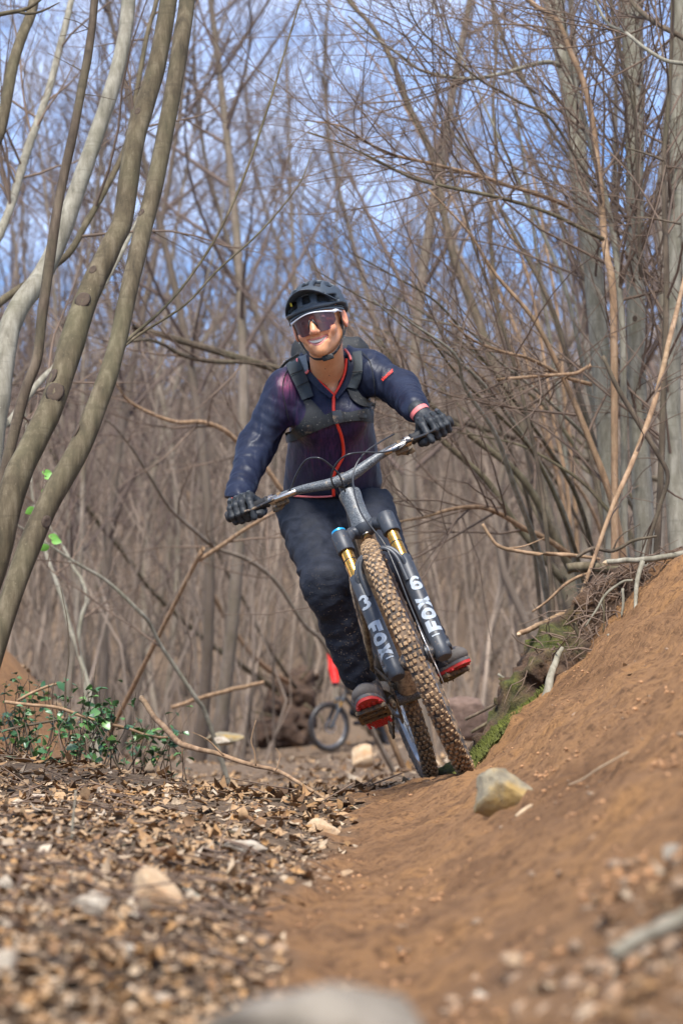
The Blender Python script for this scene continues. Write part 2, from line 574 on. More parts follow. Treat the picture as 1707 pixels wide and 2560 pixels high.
def tubes_np(Pt, Rd, n):
    """N paths of K points -> verts, quads"""
    N, K, _ = Pt.shape
    T = np.gradient(Pt, axis=1); T = unit(T)
    ref = np.where(np.abs(T[:, :1, 2:3]) < 0.8, np.array([0, 0, 1.0]), np.array([1.0, 0, 0]))
    ref = np.broadcast_to(ref, T.shape)
    U = unit(np.cross(T, ref)); V = np.cross(T, U)
    a = 2 * np.pi * np.arange(n) / n
    ring = (U[:, :, None] * np.cos(a)[:, None] + V[:, :, None] * np.sin(a)[:, None]) * Rd[:, :, None, None] + Pt[:, :, None]
    idx = np.arange(N * K * n).reshape(N, K, n)
    j2 = (np.arange(n) + 1) % n
    q = np.stack([idx[:, :-1], idx[:, :-1][:, :, j2], idx[:, 1:][:, :, j2], idx[:, 1:]], -1).reshape(-1, 4)
    return ring.reshape(-1, 3), q

def join_np(parts):
    vs_, qs, o = [], [], 0
    for v_, q_ in parts:
        vs_.append(v_); qs.append(q_ + o); o += len(v_)
    return np.concatenate(vs_), np.concatenate(qs)

def sprout(rg, PP, PR, count, t0, t1, ang, length, K, up=0.15, wander=0.25, rf=0.55, rmax=0.02, rtip=0.0012, keep=None, aim=None):
    N, KP, _ = PP.shape
    pi = rg.integers(0, N, count)
    t = rg.uniform(t0, t1, count) * (KP - 1)
    i = np.minimum(t.astype(int), KP - 2); f = (t - i)[:, None]
    A, B = PP[pi, i], PP[pi, i + 1]
    pos = A * (1 - f) + B * f
    T = unit(B - A)
    rd = rg.normal(size=(count, 3))
    if aim is not None: rd = rd + np.asarray(aim)
    perp = unit(rd - T * (rd * T).sum(1, keepdims=True))
    an = np.radians(rg.normal(ang[0], ang[1], count))[:, None]
    d = unit(T * np.cos(an) + perp * np.sin(an))
    L = rg.uniform(length[0], length[1], count) * (1.0 - 0.45 * (t / (KP - 1)))
    pts = np.zeros((count, K, 3)); pts[:, 0] = pos
    bend = rg.normal(size=(count, 3)) * wander * 0.6
    for k in range(1, K):
        d = unit(d + (bend + rg.normal(size=(count, 3)) * wander) / K * 2 + np.array([0, 0, up]) / K * 2)
        pts[:, k] = pts[:, k - 1] + d * (L / (K - 1))[:, None]
    r0 = np.minimum((PR[pi, i] * (1 - f[:, 0]) + PR[pi, i + 1] * f[:, 0]) * rf, rmax)
    s = np.linspace(0, 1, K)[None]
    rad = r0[:, None] * (1 - s) + rtip * s
    return pts, np.maximum(rad, rtip * 0.8)

def bare_tree(rg, height, r0, nb=26, nt1=150, nt2=700, lean=(0, 0), low=0.22, twig_r=0.0028, curve=0.35, nside=8):
    """one slender bare tree: trunk and crown meshes with its foot at the origin"""
    K = 16
    s = np.linspace(0, 1, K)
    d1, d2 = rg.normal(size=2) * curve * 0.35, rg.normal(size=2) * curve * 0.18
    px = (lean[0] * s + d1[0] * s ** 2 + d2[0] * np.sin(s * 6.3)) * height * 0.5
    py = (lean[1] * s + d1[1] * s ** 2 + d2[1] * np.sin(s * 5.1)) * height * 0.5
    tp = np.stack([px, py, s * height - 0.15], -1)
    tr = r0 * (1 - s) ** 0.8 * 0.93 + 0.004 + r0 * 0.5 * np.exp(-s * 40)
    TP, TR = tp[None], tr[None]
    tv = tubes_np(TP, TR, nside)
    b1, rb1 = sprout(rg, TP, TR, nb, low, 0.97, (38, 12), (height * .16, height * .36), 9, 0.35, 0.35, 0.55, 0.03, 0.004)
    b2, rb2 = sprout(rg, b1, rb1, nt1, 0.15, 1.0, (42, 15), (height * .06, height * .16), 6, 0.25, 0.4, 0.6, 0.012, twig_r)
    b3, rb3 = sprout(rg, np.concatenate([b2]), np.concatenate([rb2]), nt2, 0.1, 1.0, (40, 18), (0.25, 0.85), 4, 0.15, 0.4, 0.7, 0.006, twig_r * .8)
    cv = join_np([tubes_np(b1, rb1, 5), tubes_np(b2, rb2, 4), tubes_np(b3, rb3, 3)])
    return tv, cv

# ------------------------------------------------------------------ trees traced along their leaning stems
def stem_path(px, Y, n=5, foot=True):
    """px: (x, y, width) in photograph pixels from the foot upwards"""
    m = len(px)
    pts, rad = [], []
    for i, p in enumerate(px):
        y = Y if not isinstance(Y, tuple) else Y[0] + (Y[1] - Y[0]) * i / (m - 1)
        if len(p) > 3: y = p[3]
        w = P(p[0], p[1], y)
        pts.append([w.x, w.y, w.z]); rad.append(p[2] * 0.5 * y / F)
    if foot:                                 # carry the foot down into the ground
        a, b_ = np.array(pts[0]), np.array(pts[1])
        d = (a - b_) / max(1e-6, b_[2] - a[2])
        g = gz(a[0], a[1])
        if a[2] > g - 0.05:
            h = a[2] - g + 0.12
            d[:2] *= 0.6
            pts.insert(0, list(a + d * h)); rad.insert(0, rad[0] * 1.25)
    c = crv([list(p) + [r] for p, r in zip(pts, rad)], n)
    arr = np.array([list(q) for q in c])
    return arr[:, :3], arr[:, 3]

def stem_mesh(name, pts, rad, sides, mat, parent, rough=0.05, seed=0, bumps=0):
    v_, q_ = tubes_np(pts[None], rad[None], sides)
    ctr = np.repeat(pts, sides, 0); rr = np.repeat(rad, sides)
    d = unit(v_ - ctr)
    nz = pnoise(v_ + seed * 3.1, 9, 3, .55)
    v_ = v_ + d * (nz * rough * rr)[:, None]
    base = np.array(parent.location)
    n = len(v_)
    caps_v = np.concatenate([v_, [pts[0], pts[-1]]])
    k = len(pts)
    t1 = [(n, (j + 1) % sides, j) for j in range(sides)]
    t2 = [(n + 1, (k - 1) * sides + j, (k - 1) * sides + (j + 1) % sides) for j in range(sides)]
    me = np_mesh(name, caps_v - base, q_, t1 + t2)
    return link(name, me, parent, mat)

def traced_tree(name, label, px, Y, mat, group=None, branches=(), twigs=0, sides=14, scars=(), cat='tree', twig_len=(0.25, 0.8), seed=0, foot=True, rough=0.06, twmat=None, sub=5, aim=None):
    pts, rad = stem_path(px, Y, sub, foot)
    root = empty(name, tuple(pts[0]), label, cat, group)
    stem_mesh('trunk', pts, rad, sides, mat, root, rough, seed)
    base = np.array(root.location)
    paths = [(pts, rad)]
    for br in branches:
        bp, bY = br[0], br[1]
        bm_ = br[2] if len(br) > 2 else mat
        p2, r2 = stem_path(bp, bY, 5, False)
        stem_mesh('branch', p2, r2, 8, bm_, root, 0.05, seed + 1)
        paths.append((p2, r2))
    for (i, side, size) in scars:             # oval scars where limbs fell off
        c = pts[i]; t = unit(pts[i + 1] - pts[i - 1])
        ax = unit(np.cross(t, [0, 1, 0]))
        nrm = unit(ax * side + np.array([0, -1, 0]) * (1 - abs(side)))
        nrm = unit(nrm - t * nrm.dot(t))
        up_ = Vector(t); nv = Vector(nrm); sv = up_.cross(nv)
        Mx = Matrix((sv, up_, nv)).transposed()
        rr = size * rad[i]
        mb = MB()
        prof = [(rr * 0.0001, rad[i] * .985), (rr * .30, rad[i] * .99), (rr * .55, rad[i] * 1.02), (rr * .8, rad[i] * 1.0), (rr * 1.0, rad[i] * .86)]
        M4 = Matrix.Translation(Vector(c - base)) @ Mx.to_4x4() @ Matrix.Diagonal((0.8, 1.05, 1, 1))
        mb.lathe(prof, 14, M4)
        mb.build('branch_scar', m_scar, root, auto=0)
    twigs = int(twigs * 0.75)
    if twigs:
        rg = np.random.default_rng(100 + seed)
        Ks = min(len(p) for p, _ in paths)
        PP = np.stack([p[np.linspace(0, len(p) - 1, 14).astype(int)] for p, _ in paths])
        PR = np.stack([r_[np.linspace(0, len(r_) - 1, 14).astype(int)] for _, r_ in paths])
        b2, rb2 = sprout(rg, PP, PR, max(3, twigs // 5), 0.25, 1.0, (40, 14), (twig_len[0] * 2, twig_len[1] * 2), 8, 0.2, 0.4, 0.5, 0.007, 0.0014, aim=aim)
        b3, rb3 = sprout(rg, b2, rb2, twigs, 0.1, 1.0, (42, 15), twig_len, 5, 0.12, 0.4, 0.7, 0.003, 0.0009, aim=aim)
        v_, q_ = join_np([tubes_np(b2, rb2, 5), tubes_np(b3, rb3, 3)])
        tag(link('twigs', np_mesh('twigs', v_ - base, q_), root, twmat or m_twig), kind='stuff')
    return root

NG = 'grey brown stems of the clump leaning in from the left edge'
# --- the clump of leaning stems at the left edge
traced_tree('hazel_stem', 'thick smooth brown stem nearest the rider in the left clump, leaning right to the top', 
    [(-55, 1760, 62), (20, 1520, 56), (67, 1386, 56), (125, 1252, 57), (201, 1118, 58), (254, 984, 52), (291, 871, 46), (327, 708, 46), (352, 600, 45), (381, 490, 44), (425, 272, 43), (455, 90, 42), (468, 0, 40), (490, -260, 38), (500, -700, 30), (520, -1200, 18)],
    (6.4, 7.2), m_bark_near, NG, scars=[(26, .75, .8), (48, .5, .6), (18, -.5, .7)], branches=[([(291, 880, 10), (330, 840, 9), (400, 780, 8), (470, 700, 7), (545, 585, 7), (615, 430, 7), (681, 234, 6), (708, 142, 5), (751, 0, 4), (770, -60, 3)], (6.9, 7.6)), ([(262, 960, 8), (300, 880, 7), (354, 833, 7), (463, 762, 6), (545, 675, 6), (653, 577, 5), (746, 463, 4), (780, 380, 2)], (6.9, 7.6))], twigs=0, seed=1)
traced_tree('hazel_stem', 'darker thick stem with round branch scars, second from the right in the left clump',
    [(-75, 1600, 76), (-8, 1386, 72), (38, 1207, 68), (80, 1118, 66), (123, 1029, 63), (156, 939, 60), (180, 860, 66), (205, 780, 60), (234, 708, 58), (280, 610, 54), (308, 545, 52), (332, 381, 51), (360, 270, 49), (392, 163, 47), (422, 0, 44), (455, -250, 40), (470, -700, 30), (480, -1100, 16)],
    (6.6, 7.4), m_bark_near, NG, scars=[(41, .1, .85), (27, -.05, .95), (29, .55, .9), (64, .3, .5), (46, .3, .5)], seed=2)
traced_tree('hazel_stem', 'pale grey stem with a kink low down, behind the dark thin stem on the left',
    [(-20, 1150, 56), (2, 984, 54), (14, 880, 54), (28, 812, 54), (55, 758, 54), (95, 706, 51), (125, 653, 49), (160, 570, 47), (188, 490, 45), (220, 400, 42), (245, 327, 40), (275, 240, 40), (297, 163, 39), (315, 70, 37), (322, 0, 36), (340, -260, 32), (350, -700, 22), (352, -1000, 12)],
    (8.0, 8.6), m_bark_pale, NG, seed=3)
traced_tree('hazel_stem', 'thin straight dark stem crossing in front of the pale left stem',
    [(-20, 1300, 30), (2, 1230, 29), (27, 1118, 28), (62, 984, 28), (93, 898, 27), (106, 790, 26), (125, 653, 26), (150, 490, 24), (185, 327, 23), (205, 220, 22), (222, 130, 21), (237, 0, 20), (245, -200, 16), (250, -600, 8)],
    (6.9, 7.1), m_bark_dark, NG, twigs=0, seed=4, branches=[([(222, 72, 3), (195, 55, 2.5), (160, 45, 2)], 7.0), ([(222, 72, 3), (180, 85, 2), (150, 90, 1.6)], 7.0), ([(203, 176, 3), (170, 158, 2), (120, 132, 1.5)], 7.0), ([(212, 236, 3), (245, 240, 2), (290, 250, 1.5)], 7.0)])
traced_tree('hazel_stem', 'knobbly grey brown stem cut by the upper left corner',
    [(-75, 560, 32), (0, 330, 30), (33, 163, 28), (60, 80, 27), (82, 20, 26), (95, -100, 24), (120, -500, 14)],
    (8.6, 9.0), m_bark_near, NG, seed=5, branches=[([(-40, 45, 12), (20, 32, 12), (55, 26, 11), (82, 14, 9), (110, -8, 7)], 8.0), ([(40, 28, 8), (70, 34, 8), (105, 28, 6), (150, 6, 3)], 8.0)])
traced_tree('hazel_stem', 'slim pale stem behind the clump at the upper left edge',
    [(-60, 760, 24), (0, 588, 23), (27, 517, 22), (50, 440, 22), (71, 370, 22), (100, 290, 20), (125, 218, 19), (150, 120, 18), (174, 22, 17), (190, -80, 15), (220, -500, 8)],
    (10.5, 11.5), m_bark_pale, NG, seed=6, twigs=120)
traced_tree('hazel_stem', 'dark bending stem seen between the two thick left stems',
    [(-60, 830, 22), (0, 757, 20), (82, 700, 19), (169, 637, 18), (215, 560, 17), (261, 479, 17), (310, 380, 15), (330, 300, 14), (354, 163, 13), (370, 80, 12), (392, 0, 12), (420, -150, 8), (450, -500, 4)],
    (9.2, 10.0), m_bark_near, NG, seed=7, twigs=60, foot=False)
traced_tree('hazel_stem', 'slanting thin stem low behind the clump, rising from the left edge to the branches',
    [(-40, 1120, 20), (20, 1060, 18), (95, 960, 17), (170, 880, 15), (235, 760, 13), (300, 640, 12), (360, 520, 9), (420, 400, 6)],
    (9.8, 10.8), m_bark_pale, NG, seed=8, twigs=50)

# --- the trees on the right bank
RG = 'trees standing on top of the right bank'
traced_tree('beech_tree', 'pale grey green trunk on the bank, leftmost of the thick right trunks',
    [(1545, 1420, 64), (1539, 1333, 56), (1520, 1140, 52), (1505, 947, 50), (1492, 800, 50), (1480, 653, 48), (1466, 560, 48), (1452, 490, 48), (1444, 380, 47), (1438, 300, 46), (1415, 170, 48), (1395, 80, 48), (1380, 0, 50), (1350, -200, 46), (1320, -600, 34), (1300, -1000, 16)],
    (10.2, 10.8), m_bark_pale, RG, seed=20, twigs=500, twig_len=(0.3, 0.9), branches=[
     ([(1441, 530, 13), (1398, 506, 12), (1330, 482, 12), (1262, 462, 11), (1200, 440, 11), (1137, 424, 10), (1060, 405, 9), (979, 386, 8), (915, 355, 7), (854, 316, 5), (760, 300, 3)], (10.2, 9.2), m_bark_warm),
     ([(1476, 961, 11), (1409, 942, 10), (1360, 915, 10), (1312, 893, 9), (1250, 878, 8), (1182, 850, 6), (1120, 800, 4)], (10.0, 9.4), m_bark_warm),
     ([(1400, 165, 14), (1370, 155, 12), (1320, 165, 11), (1262, 182, 10), (1190, 196, 10), (1120, 192, 9), (1050, 175, 8), (1000, 138, 7), (930, 90, 6), (870, 40, 4)], (10.4, 9.8)),
     ([(1476, 913, 10), (1455, 925, 9), (1433, 934, 9), (1360, 939, 8), (1300, 944, 8), (1240, 949, 7)], 9.6, m_bark_warm)])
traced_tree('beech_tree', 'straight mottled trunk in the middle of the right bank with a dark upper half',
    [(1616, 1420, 62), (1611, 1333, 54), (1602, 1188, 50), (1592, 995, 48), (1588, 762, 47), (1586, 650, 46), (1586, 544, 45), (1586, 430, 46), (1586, 326, 48), (1582, 180, 52), (1577, 0, 54), (1565, -300, 44), (1550, -800, 24), (1550, -1100, 12)],
    (10.0, 10.3), m_bark_pale, RG, seed=21, twigs=400, scars=[(30, -.2, .4), (36, .3, .4), (24, .2, .4)])
traced_tree('beech_tree', 'grey trunk cut by the right edge of the picture',
    [(1702, 1400, 62), (1693, 1285, 56), (1680, 1120, 50), (1676, 995, 46), (1682, 800, 44), (1690, 600, 44), (1694, 400, 44), (1697, 0, 42), (1700, -300, 36), (1720, -900, 16)],
    (9.6, 9.8), m_bark_pale, RG, seed=22, twigs=250)
traced_tree('beech_tree', 'big dark trunk leaning left behind the rider\'s raised hand',
    [(1420, 1460, 46), (1409, 1429, 42), (1385, 1350, 38), (1365, 1285, 36), (1350, 1220, 34), (1336, 1159, 32), (1307, 1067, 30), (1259, 971, 27), (1224, 887, 25), (1180, 762, 22), (1137, 653, 20), (1110, 540, 18), (1082, 400, 17), (1050, 320, 16), (1023, 267, 15), (974, 141, 14), (925, 60, 12), (870, 0, 11), (800, -120, 8), (740, -300, 4)],
    (12.5, 13.5), m_bark_dark, RG, seed=23, twigs=340, twig_len=(0.35, 1.1), branches=[
     ([(1409, 1453, 22), (1350, 1385, 20), (1288, 1309, 18), (1220, 1207, 17), (1160, 1150, 16), (1095, 1091, 14), (1040, 1020, 11), (1000, 930, 8), (950, 850, 5)], (12.0, 11.6), m_bark_near),
     ([(1430, 1430, 24), (1380, 1330, 22), (1340, 1250, 20), (1288, 1178, 18), (1191, 1101, 17), (1100, 1033, 14), (1030, 960, 11), (960, 880, 7), (900, 820, 4)], (12.2, 11.8), m_bark_near),
     ([(1440, 1400, 16), (1370, 1350, 15), (1312, 1323, 14), (1262, 1292, 13), (1211, 1270, 12), (1165, 1268, 11), (1119, 1275, 9), (1060, 1292, 8), (998, 1304, 5)], (10.8, 10.2), m_bark_warm)])
traced_tree('young_tree', 'orange brown young stem beside the leftmost pale trunk on the bank',
    [(1536, 1400, 20), (1534, 870, 19), (1529, 707, 19), (1515, 640, 18), (1507, 571, 18), (1501, 479, 17), (1490, 390, 17), (1480, 305, 16), (1458, 207, 15), (1425, 130, 14), (1393, 54, 13), (1340, 15, 12), (1280, -40, 8), (1230, -140, 4)],
    (9.6, 9.9), m_bark_warm, RG, seed=24, twigs=220, branches=[
     ([(1507, 598, 12), (1450, 570, 11), (1400, 545, 11), (1343, 522, 10), (1270, 500, 10), (1202, 484, 10), (1120, 468, 9), (1033, 446, 8), (960, 410, 7), (910, 385, 6), (854, 359, 5), (770, 330, 3)], (9.4, 8.9), m_bark_near),
     ([(1490, 468, 9), (1452, 413, 9), (1398, 326, 8), (1360, 283, 8), (1300, 256, 7), (1250, 228, 7), (1202, 201, 7), (1126, 141, 6), (1060, 85, 5), (1030, 40, 4), (1017, 0, 3)], (9.5, 9.2), m_bark_dark)])
traced_tree('young_tree', 'slim grey stem between the two pale trunks on the bank',
    [(1560, 1400, 18), (1556, 870, 17), (1545, 707, 16), (1535, 610, 16), (1518, 517, 15), (1474, 354, 14), (1455, 280, 13), (1439, 218, 12), (1420, 140, 10), (1410, 40, 8), (1395, -120, 4)],
    (9.8, 10.0), m_bark_pale, RG, seed=25, twigs=200)
traced_tree('young_tree', 'very dark slender stem by the right edge',
    [(1640, 1400, 18), (1650, 1200, 17), (1657, 1000, 16), (1665, 708, 15), (1660, 540, 14), (1659, 392, 13), (1668, 280, 12), (1675, 163, 11), (1681, 0, 10), (1690, -200, 6)],
    (9.0, 9.1), m_bark_dark, RG, seed=26, twigs=180, branches=[([(1657, 402, 7), (1630, 390, 6), (1600, 380, 5), (1565, 370, 4)], 9.0), ([(1700, 560, 6), (1640, 548, 5), (1590, 541, 4)], 9.0), ([(1659, 400, 5), (1668, 420, 5), (1680, 418, 4)], 9.0)])
traced_tree('young_tree', 'dark crooked stem running down the trunk with the dark upper half',
    [(1600, 700, 10), (1590, 350, 9), (1582, 260, 8), (1560, 180, 8), (1545, 100, 7), (1530, 30, 7), (1525, -60, 5)],
    (9.6, 9.6), m_bark_dark, RG, seed=27, twigs=120, foot=False, branches=[([(1590, 345, 5), (1585, 220, 5), (1572, 190, 4)], 9.6)])
traced_tree('young_tree', 'thin grey branch curving down across the upper right corner',
    [(1760, 165, 12), (1700, 158, 11), (1660, 150, 10), (1610, 120, 10), (1560, 80, 9), (1520, 60, 8), (1495, 20, 7), (1470, -40, 5)],
    (8.2, 8.4), m_bark_pale, RG, seed=28, twigs=60, foot=False)
traced_tree('young_tree', 'dark stem slanting across the upper right corner towards the edge',
    [(1780, 150, 16), (1707, 95, 14), (1650, 65, 13), (1600, 30, 11), (1560, -20, 9), (1510, -110, 5)],
    (9.0, 9.4), m_bark_dark, RG, seed=29, twigs=100, foot=False)
traced_tree('leaning_pole', 'long thin pale dead pole leaning against the right trunks down to the roots',
    [(1420, 1590, 8), (1433, 1540, 9), (1481, 1405, 10), (1529, 1270, 12), (1578, 1159, 13), (1626, 1033, 14), (1650, 947, 14), (1672, 850, 13), (1690, 780, 12), (1720, 650, 9)],
    (8.1, 8.9), m_bark_warm, None, seed=30, foot=False, cat='pole', twigs=25, twig_len=(0.1, 0.3))
traced_tree('leaning_pole', 'short dark dead pole slanting in front of the pale right trunks',
    [(1506, 890, 10), (1540, 965, 12), (1585, 1040, 14), (1640, 1130, 13), (1668, 1190, 11), (1650, 1260, 10), (1625, 1340, 10), (1610, 1410, 11)],
    (8.9, 8.9), m_bark_dark, None, seed=31, foot=False, cat='pole', twigs=15)
traced_tree('young_tree', 'thin young dark stem with a forked top, right of centre',
    [(1390, 1450, 14), (1340, 1250, 13), (1300, 1050, 12), (1262, 900, 11), (1240, 740, 11), (1225, 560, 10), (1240, 400, 10), (1232, 260, 9), (1240, 120, 8), (1229, 0, 7), (1225, -150, 4)],
    (13.0, 13.8), m_bark_dark, RG, seed=32, twigs=240, branches=[([(1338, 234, 8), (1310, 205, 8), (1289, 174, 7), (1262, 109, 7), (1240, 40, 6), (1229, 0, 5)], 11.0), ([(1440, 420, 9), (1360, 300, 8), (1300, 180, 8), (1250, 90, 6)], (11, 11.4))])

# --- leaning saplings in the hollow behind the rider, left of centre
SG = 'bare leaning saplings in the hollow left of the rider'
def sap(label, px, Y, mat, seed, tw=60, foot=True):
    traced_tree('leaning_sapling', label, px, Y, mat, SG, seed=seed, twigs=tw, sides=8, cat='sapling', twig_len=(0.25, 0.9), foot=foot)
sap('long brown sapling sweeping from the thick left stem down to the root mass', [(690, 1725, 16), (670, 1711, 15), (590, 1655, 14), (513, 1600, 13), (429, 1524, 13), (370, 1466, 12), (312, 1386, 12), (250, 1310, 12), (179, 1216, 11), (120, 1113, 10), (70, 1010, 8), (20, 900, 6), (-30, 780, 3)], (35.5, 30.0), m_bark_near, 40, 60, False)
sap('pale grey sapling below the long brown one, bending down to the right', [(520, 1800, 12), (491, 1747, 11), (440, 1670, 11), (402, 1613, 10), (375, 1560, 10), (348, 1528, 10), (268, 1453, 9), (192, 1408, 8), (120, 1360, 6), (40, 1310, 4)], (13.0, 12.4), m_bark_pale, 41, 30)
sap('reddish brown sapling rising left from the dark root mass', [(720, 1705, 15), (700, 1694, 14), (660, 1665, 14), (625, 1631, 13), (575, 1560, 12), (536, 1493, 11), (504, 1403, 10), (480, 1320, 7), (470, 1230, 4)], (35.5, 33.0), m_bark_warm, 42, 60, False)
sap('thin dark sapling leaning beside the rider\'s knee', [(740, 1720, 11), (700, 1662, 10), (655, 1590, 9), (620, 1520, 9), (567, 1430, 8), (530, 1340, 6), (500, 1250, 4)], (35.8, 34), m_bark_dark, 43, 60, False)
sap('long grey sapling arching behind the rider\'s gloved lower hand', [(830, 1640, 12), (760, 1560, 11), (690, 1455, 11), (620, 1400, 11), (540, 1370, 10), (490, 1330, 10), (425, 1270, 9), (380, 1200, 8), (330, 1120, 7), (280, 1060, 5), (240, 1040, 3)], (17.0, 15.0), m_bark_far, 44)
sap('warm brown branch sloping up to the lower glove from the left', [(480, 1425, 11), (500, 1400, 11), (560, 1360, 11), (610, 1325, 10), (670, 1290, 9), (740, 1250, 8), (800, 1220, 6)], (13.5, 13.0), m_bark_warm, 45, 25)
sap('brown branch arching over the hollow towards the sleeve on the left', [(760, 1310, 13), (700, 1220, 13), (650, 1150, 12), (600, 1110, 12), (560, 1075, 12), (505, 1055, 11), (440, 1055, 10), (370, 1030, 9), (320, 1000, 8), (295, 965, 6), (250, 900, 4)], (15.0, 14.0), m_bark_warm, 46)
sap('dark curved branch level with the rider\'s shoulder on the left', [(760, 940, 15), (690, 925, 14), (620, 905, 13), (550, 905, 12), (480, 895, 12), (440, 880, 11), (410, 862, 10), (370, 850, 8), (320, 855, 6), (270, 870, 4)], (14.0, 13.0), m_bark_dark, 47)
sap('pale leaning stem forking from the ground left of the shrubs', [(215, 1720, 14), (200, 1640, 13), (175, 1570, 13), (160, 1510, 12), (140, 1450, 11), (118, 1390, 11), (108, 1340, 10), (85, 1260, 8), (75, 1150, 6), (60, 1000, 4)], (14.5, 15), m_bark_pale, 48)
sap('pale fork leaning right of the left pale stem', [(230, 1760, 12), (215, 1690, 12), (195, 1620, 11), (205, 1540, 10), (218, 1500, 10), (205, 1450, 9), (185, 1420, 9), (160, 1370, 8), (120, 1310, 6)], (14, 14.5), m_bark_pale, 49, 30)

# --- a thicket of thin arching stems between the right bank and the trail
def thicket():
    rg = np.random.default_rng(404)
    for k in range(26):
        Y = rg.uniform(9.5, 15)
        bx, by = rg.uniform(1330, 1680), rg.uniform(1400, 1470)
        tx, ty = bx - rg.uniform(150, 760), rg.uniform(-150, 900)
        if k % 4 == 0: tx, ty = bx - rg.uniform(500, 850), rg.uniform(600, 1150)
        w0 = rg.uniform(9, 19) * 11 / Y
        pts = []
        for i in range(8):
            t = i / 7
            sag = math.sin(t * math.pi) * rg.uniform(.8, 1.2)
            x = bx + (tx - bx) * t ** 1.35 + 14 * rg.normal() * t
            y = by + (ty - by) * t ** .9 - 60 * sag + 10 * rg.normal()
            pts.append((x, y, max(2.5, w0 * (1 - .8 * t))))
        traced_tree('arching_stem', 'thin bare stem arching left out of the thicket on the right bank', pts, (Y, Y - rg.uniform(-.5, 1.5)), [m_bark_near, m_bark_dark, m_bark_warm, m_bark_pale][k % 4], 'thin arching stems of the thicket on the right bank', seed=500 + k, twigs=20, sides=7, twig_len=(.25, .9), cat='sapling')
thicket()
# ------------------------------------------------------------------ the wood behind: single trees, then the far mass
WG = 'slender bare trees of the wood behind the rider'
def wood():
    rg = np.random.default_rng(77)
    protos = []
    specs = [(11.5, .060, 24), (13, .075, 28), (9.5, .045, 20), (12.5, .055, 26), (10.5, .05, 24), (14, .085, 30)]
    for k, (h, r0, nb) in enumerate(specs):
        tv, cv = bare_tree(rg, h, r0, nb - 6, 90, 420, low=0.22, twig_r=0.0030, curve=0.5)
        protos.append((np_mesh('trunk', *tv), np_mesh('crown', *cv)))
        protos[-1][0].materials.append(m_bark_far); protos[-1][1].materials.append(m_twig_far)
    lab = 'slender bare tree standing in the blurred wood behind the rider'
    spots = []
    tries = 0
    while len(spots) < 54 and tries < 9000:
        tries += 1
        y = 13 + 44 * rg.random() ** 0.9
        hw = 0.155 * y + 1.2
        x = rg.uniform(-hw, hw)
        px = CX + x / y * F
        if y < 37 and 730 < px < 1060: continue            # the trail the riders come along
        if y < 17 and x > 0.2 * 0 + 0.9: continue
        if any((x - a) ** 2 + (y - c) ** 2 < 0.55 for a, c in spots): continue
        spots.append((x, y))
    for _ in range(20):
        y = rg.uniform(38, 60); spots.append((rg.uniform(-.13, .08) * y, y))
    for i, (x, y) in enumerate(spots):
        tr, cr = protos[i % len(protos)]
        o = empty('bare_tree', (x, y, gz(x, y)), lab, 'tree', WG)
        o.rotation_euler = (rg.normal() * .07, rg.normal() * .07, rg.uniform(0, 6.28))
        s = rg.uniform(0.75, 1.15)
        o.scale = (s, s, s)
        for nm, me in (('trunk', tr), ('crown', cr)):
            c = bpy.data.objects.new(nm, me); COL.objects.link(c); c.parent = o
    # the far wood on the hillside: nobody could count its stems
    N = 5600
    y = 26 + 95 * rg.random(N) ** 0.8
    x = rg.uniform(-1, 1, N) * (0.17 * y + 2.5)
    pxx = CX + x / y * F
    ok = ~((y < 38) & (pxx > 700) & (pxx < 1080))
    x, y = x[ok], y[ok]; N = len(x)
    z = ground_z(x, y, False)
    h = rg.uniform(2.5, 9.5, N); K = 7
    s = np.linspace(0, 1, K)
    d = rg.normal(size=(N, 2)) * 0.16; c2 = rg.normal(size=(N, 2)) * 0.18
    pts = np.zeros((N, K, 3))
    pts[:, :, 0] = x[:, None] + (d[:, :1] * s + c2[:, :1] * s ** 2 + 0.02 * rg.normal(size=(N, K))) * h[:, None]
    pts[:, :, 1] = y[:, None] + (d[:, 1:] * s + c2[:, 1:] * s ** 2) * h[:, None]
    pts[:, :, 2] = z[:, None] - 0.2 + s * h[:, None]
    rad = (rg.choice([.010, .016, .024, .042], N, p=[.35, .35, .2, .1]) * (1 + (y - 26) / 120))[:, None] * (1 - 0.85 * s)
    b2, rb2 = sprout(rg, pts, rad, 9000, 0.10, 1.0, (42, 16), (0.7, 2.4), 5, 0.25, 0.5, 0.6, 0.012, 0.0035)
    b3, rb3 = sprout(rg, b2, rb2, 14000, 0.2, 1.0, (40, 16), (0.4, 1.2), 3, 0.2, 0.5, 0.7, 0.006, 0.003)
    v1, q1 = tubes_np(pts, rad, 5)
    o = link('far_wood', np_mesh('far_wood', v1, q1), None, m_stem_far)
    tag(o, 'mass of thin pale stems covering the hillside far behind the rider', 'wood', kind='stuff')
    v2, q2 = join_np([tubes_np(b2, rb2, 3), tubes_np(b3, rb3, 3)])
    o2 = link('brushwood', np_mesh('brushwood', v2, q2), None, m_twig_far)
    tag(o2, 'tangle of fine brown twigs filling the far wood behind the rider', 'brushwood', kind='stuff')
wood()
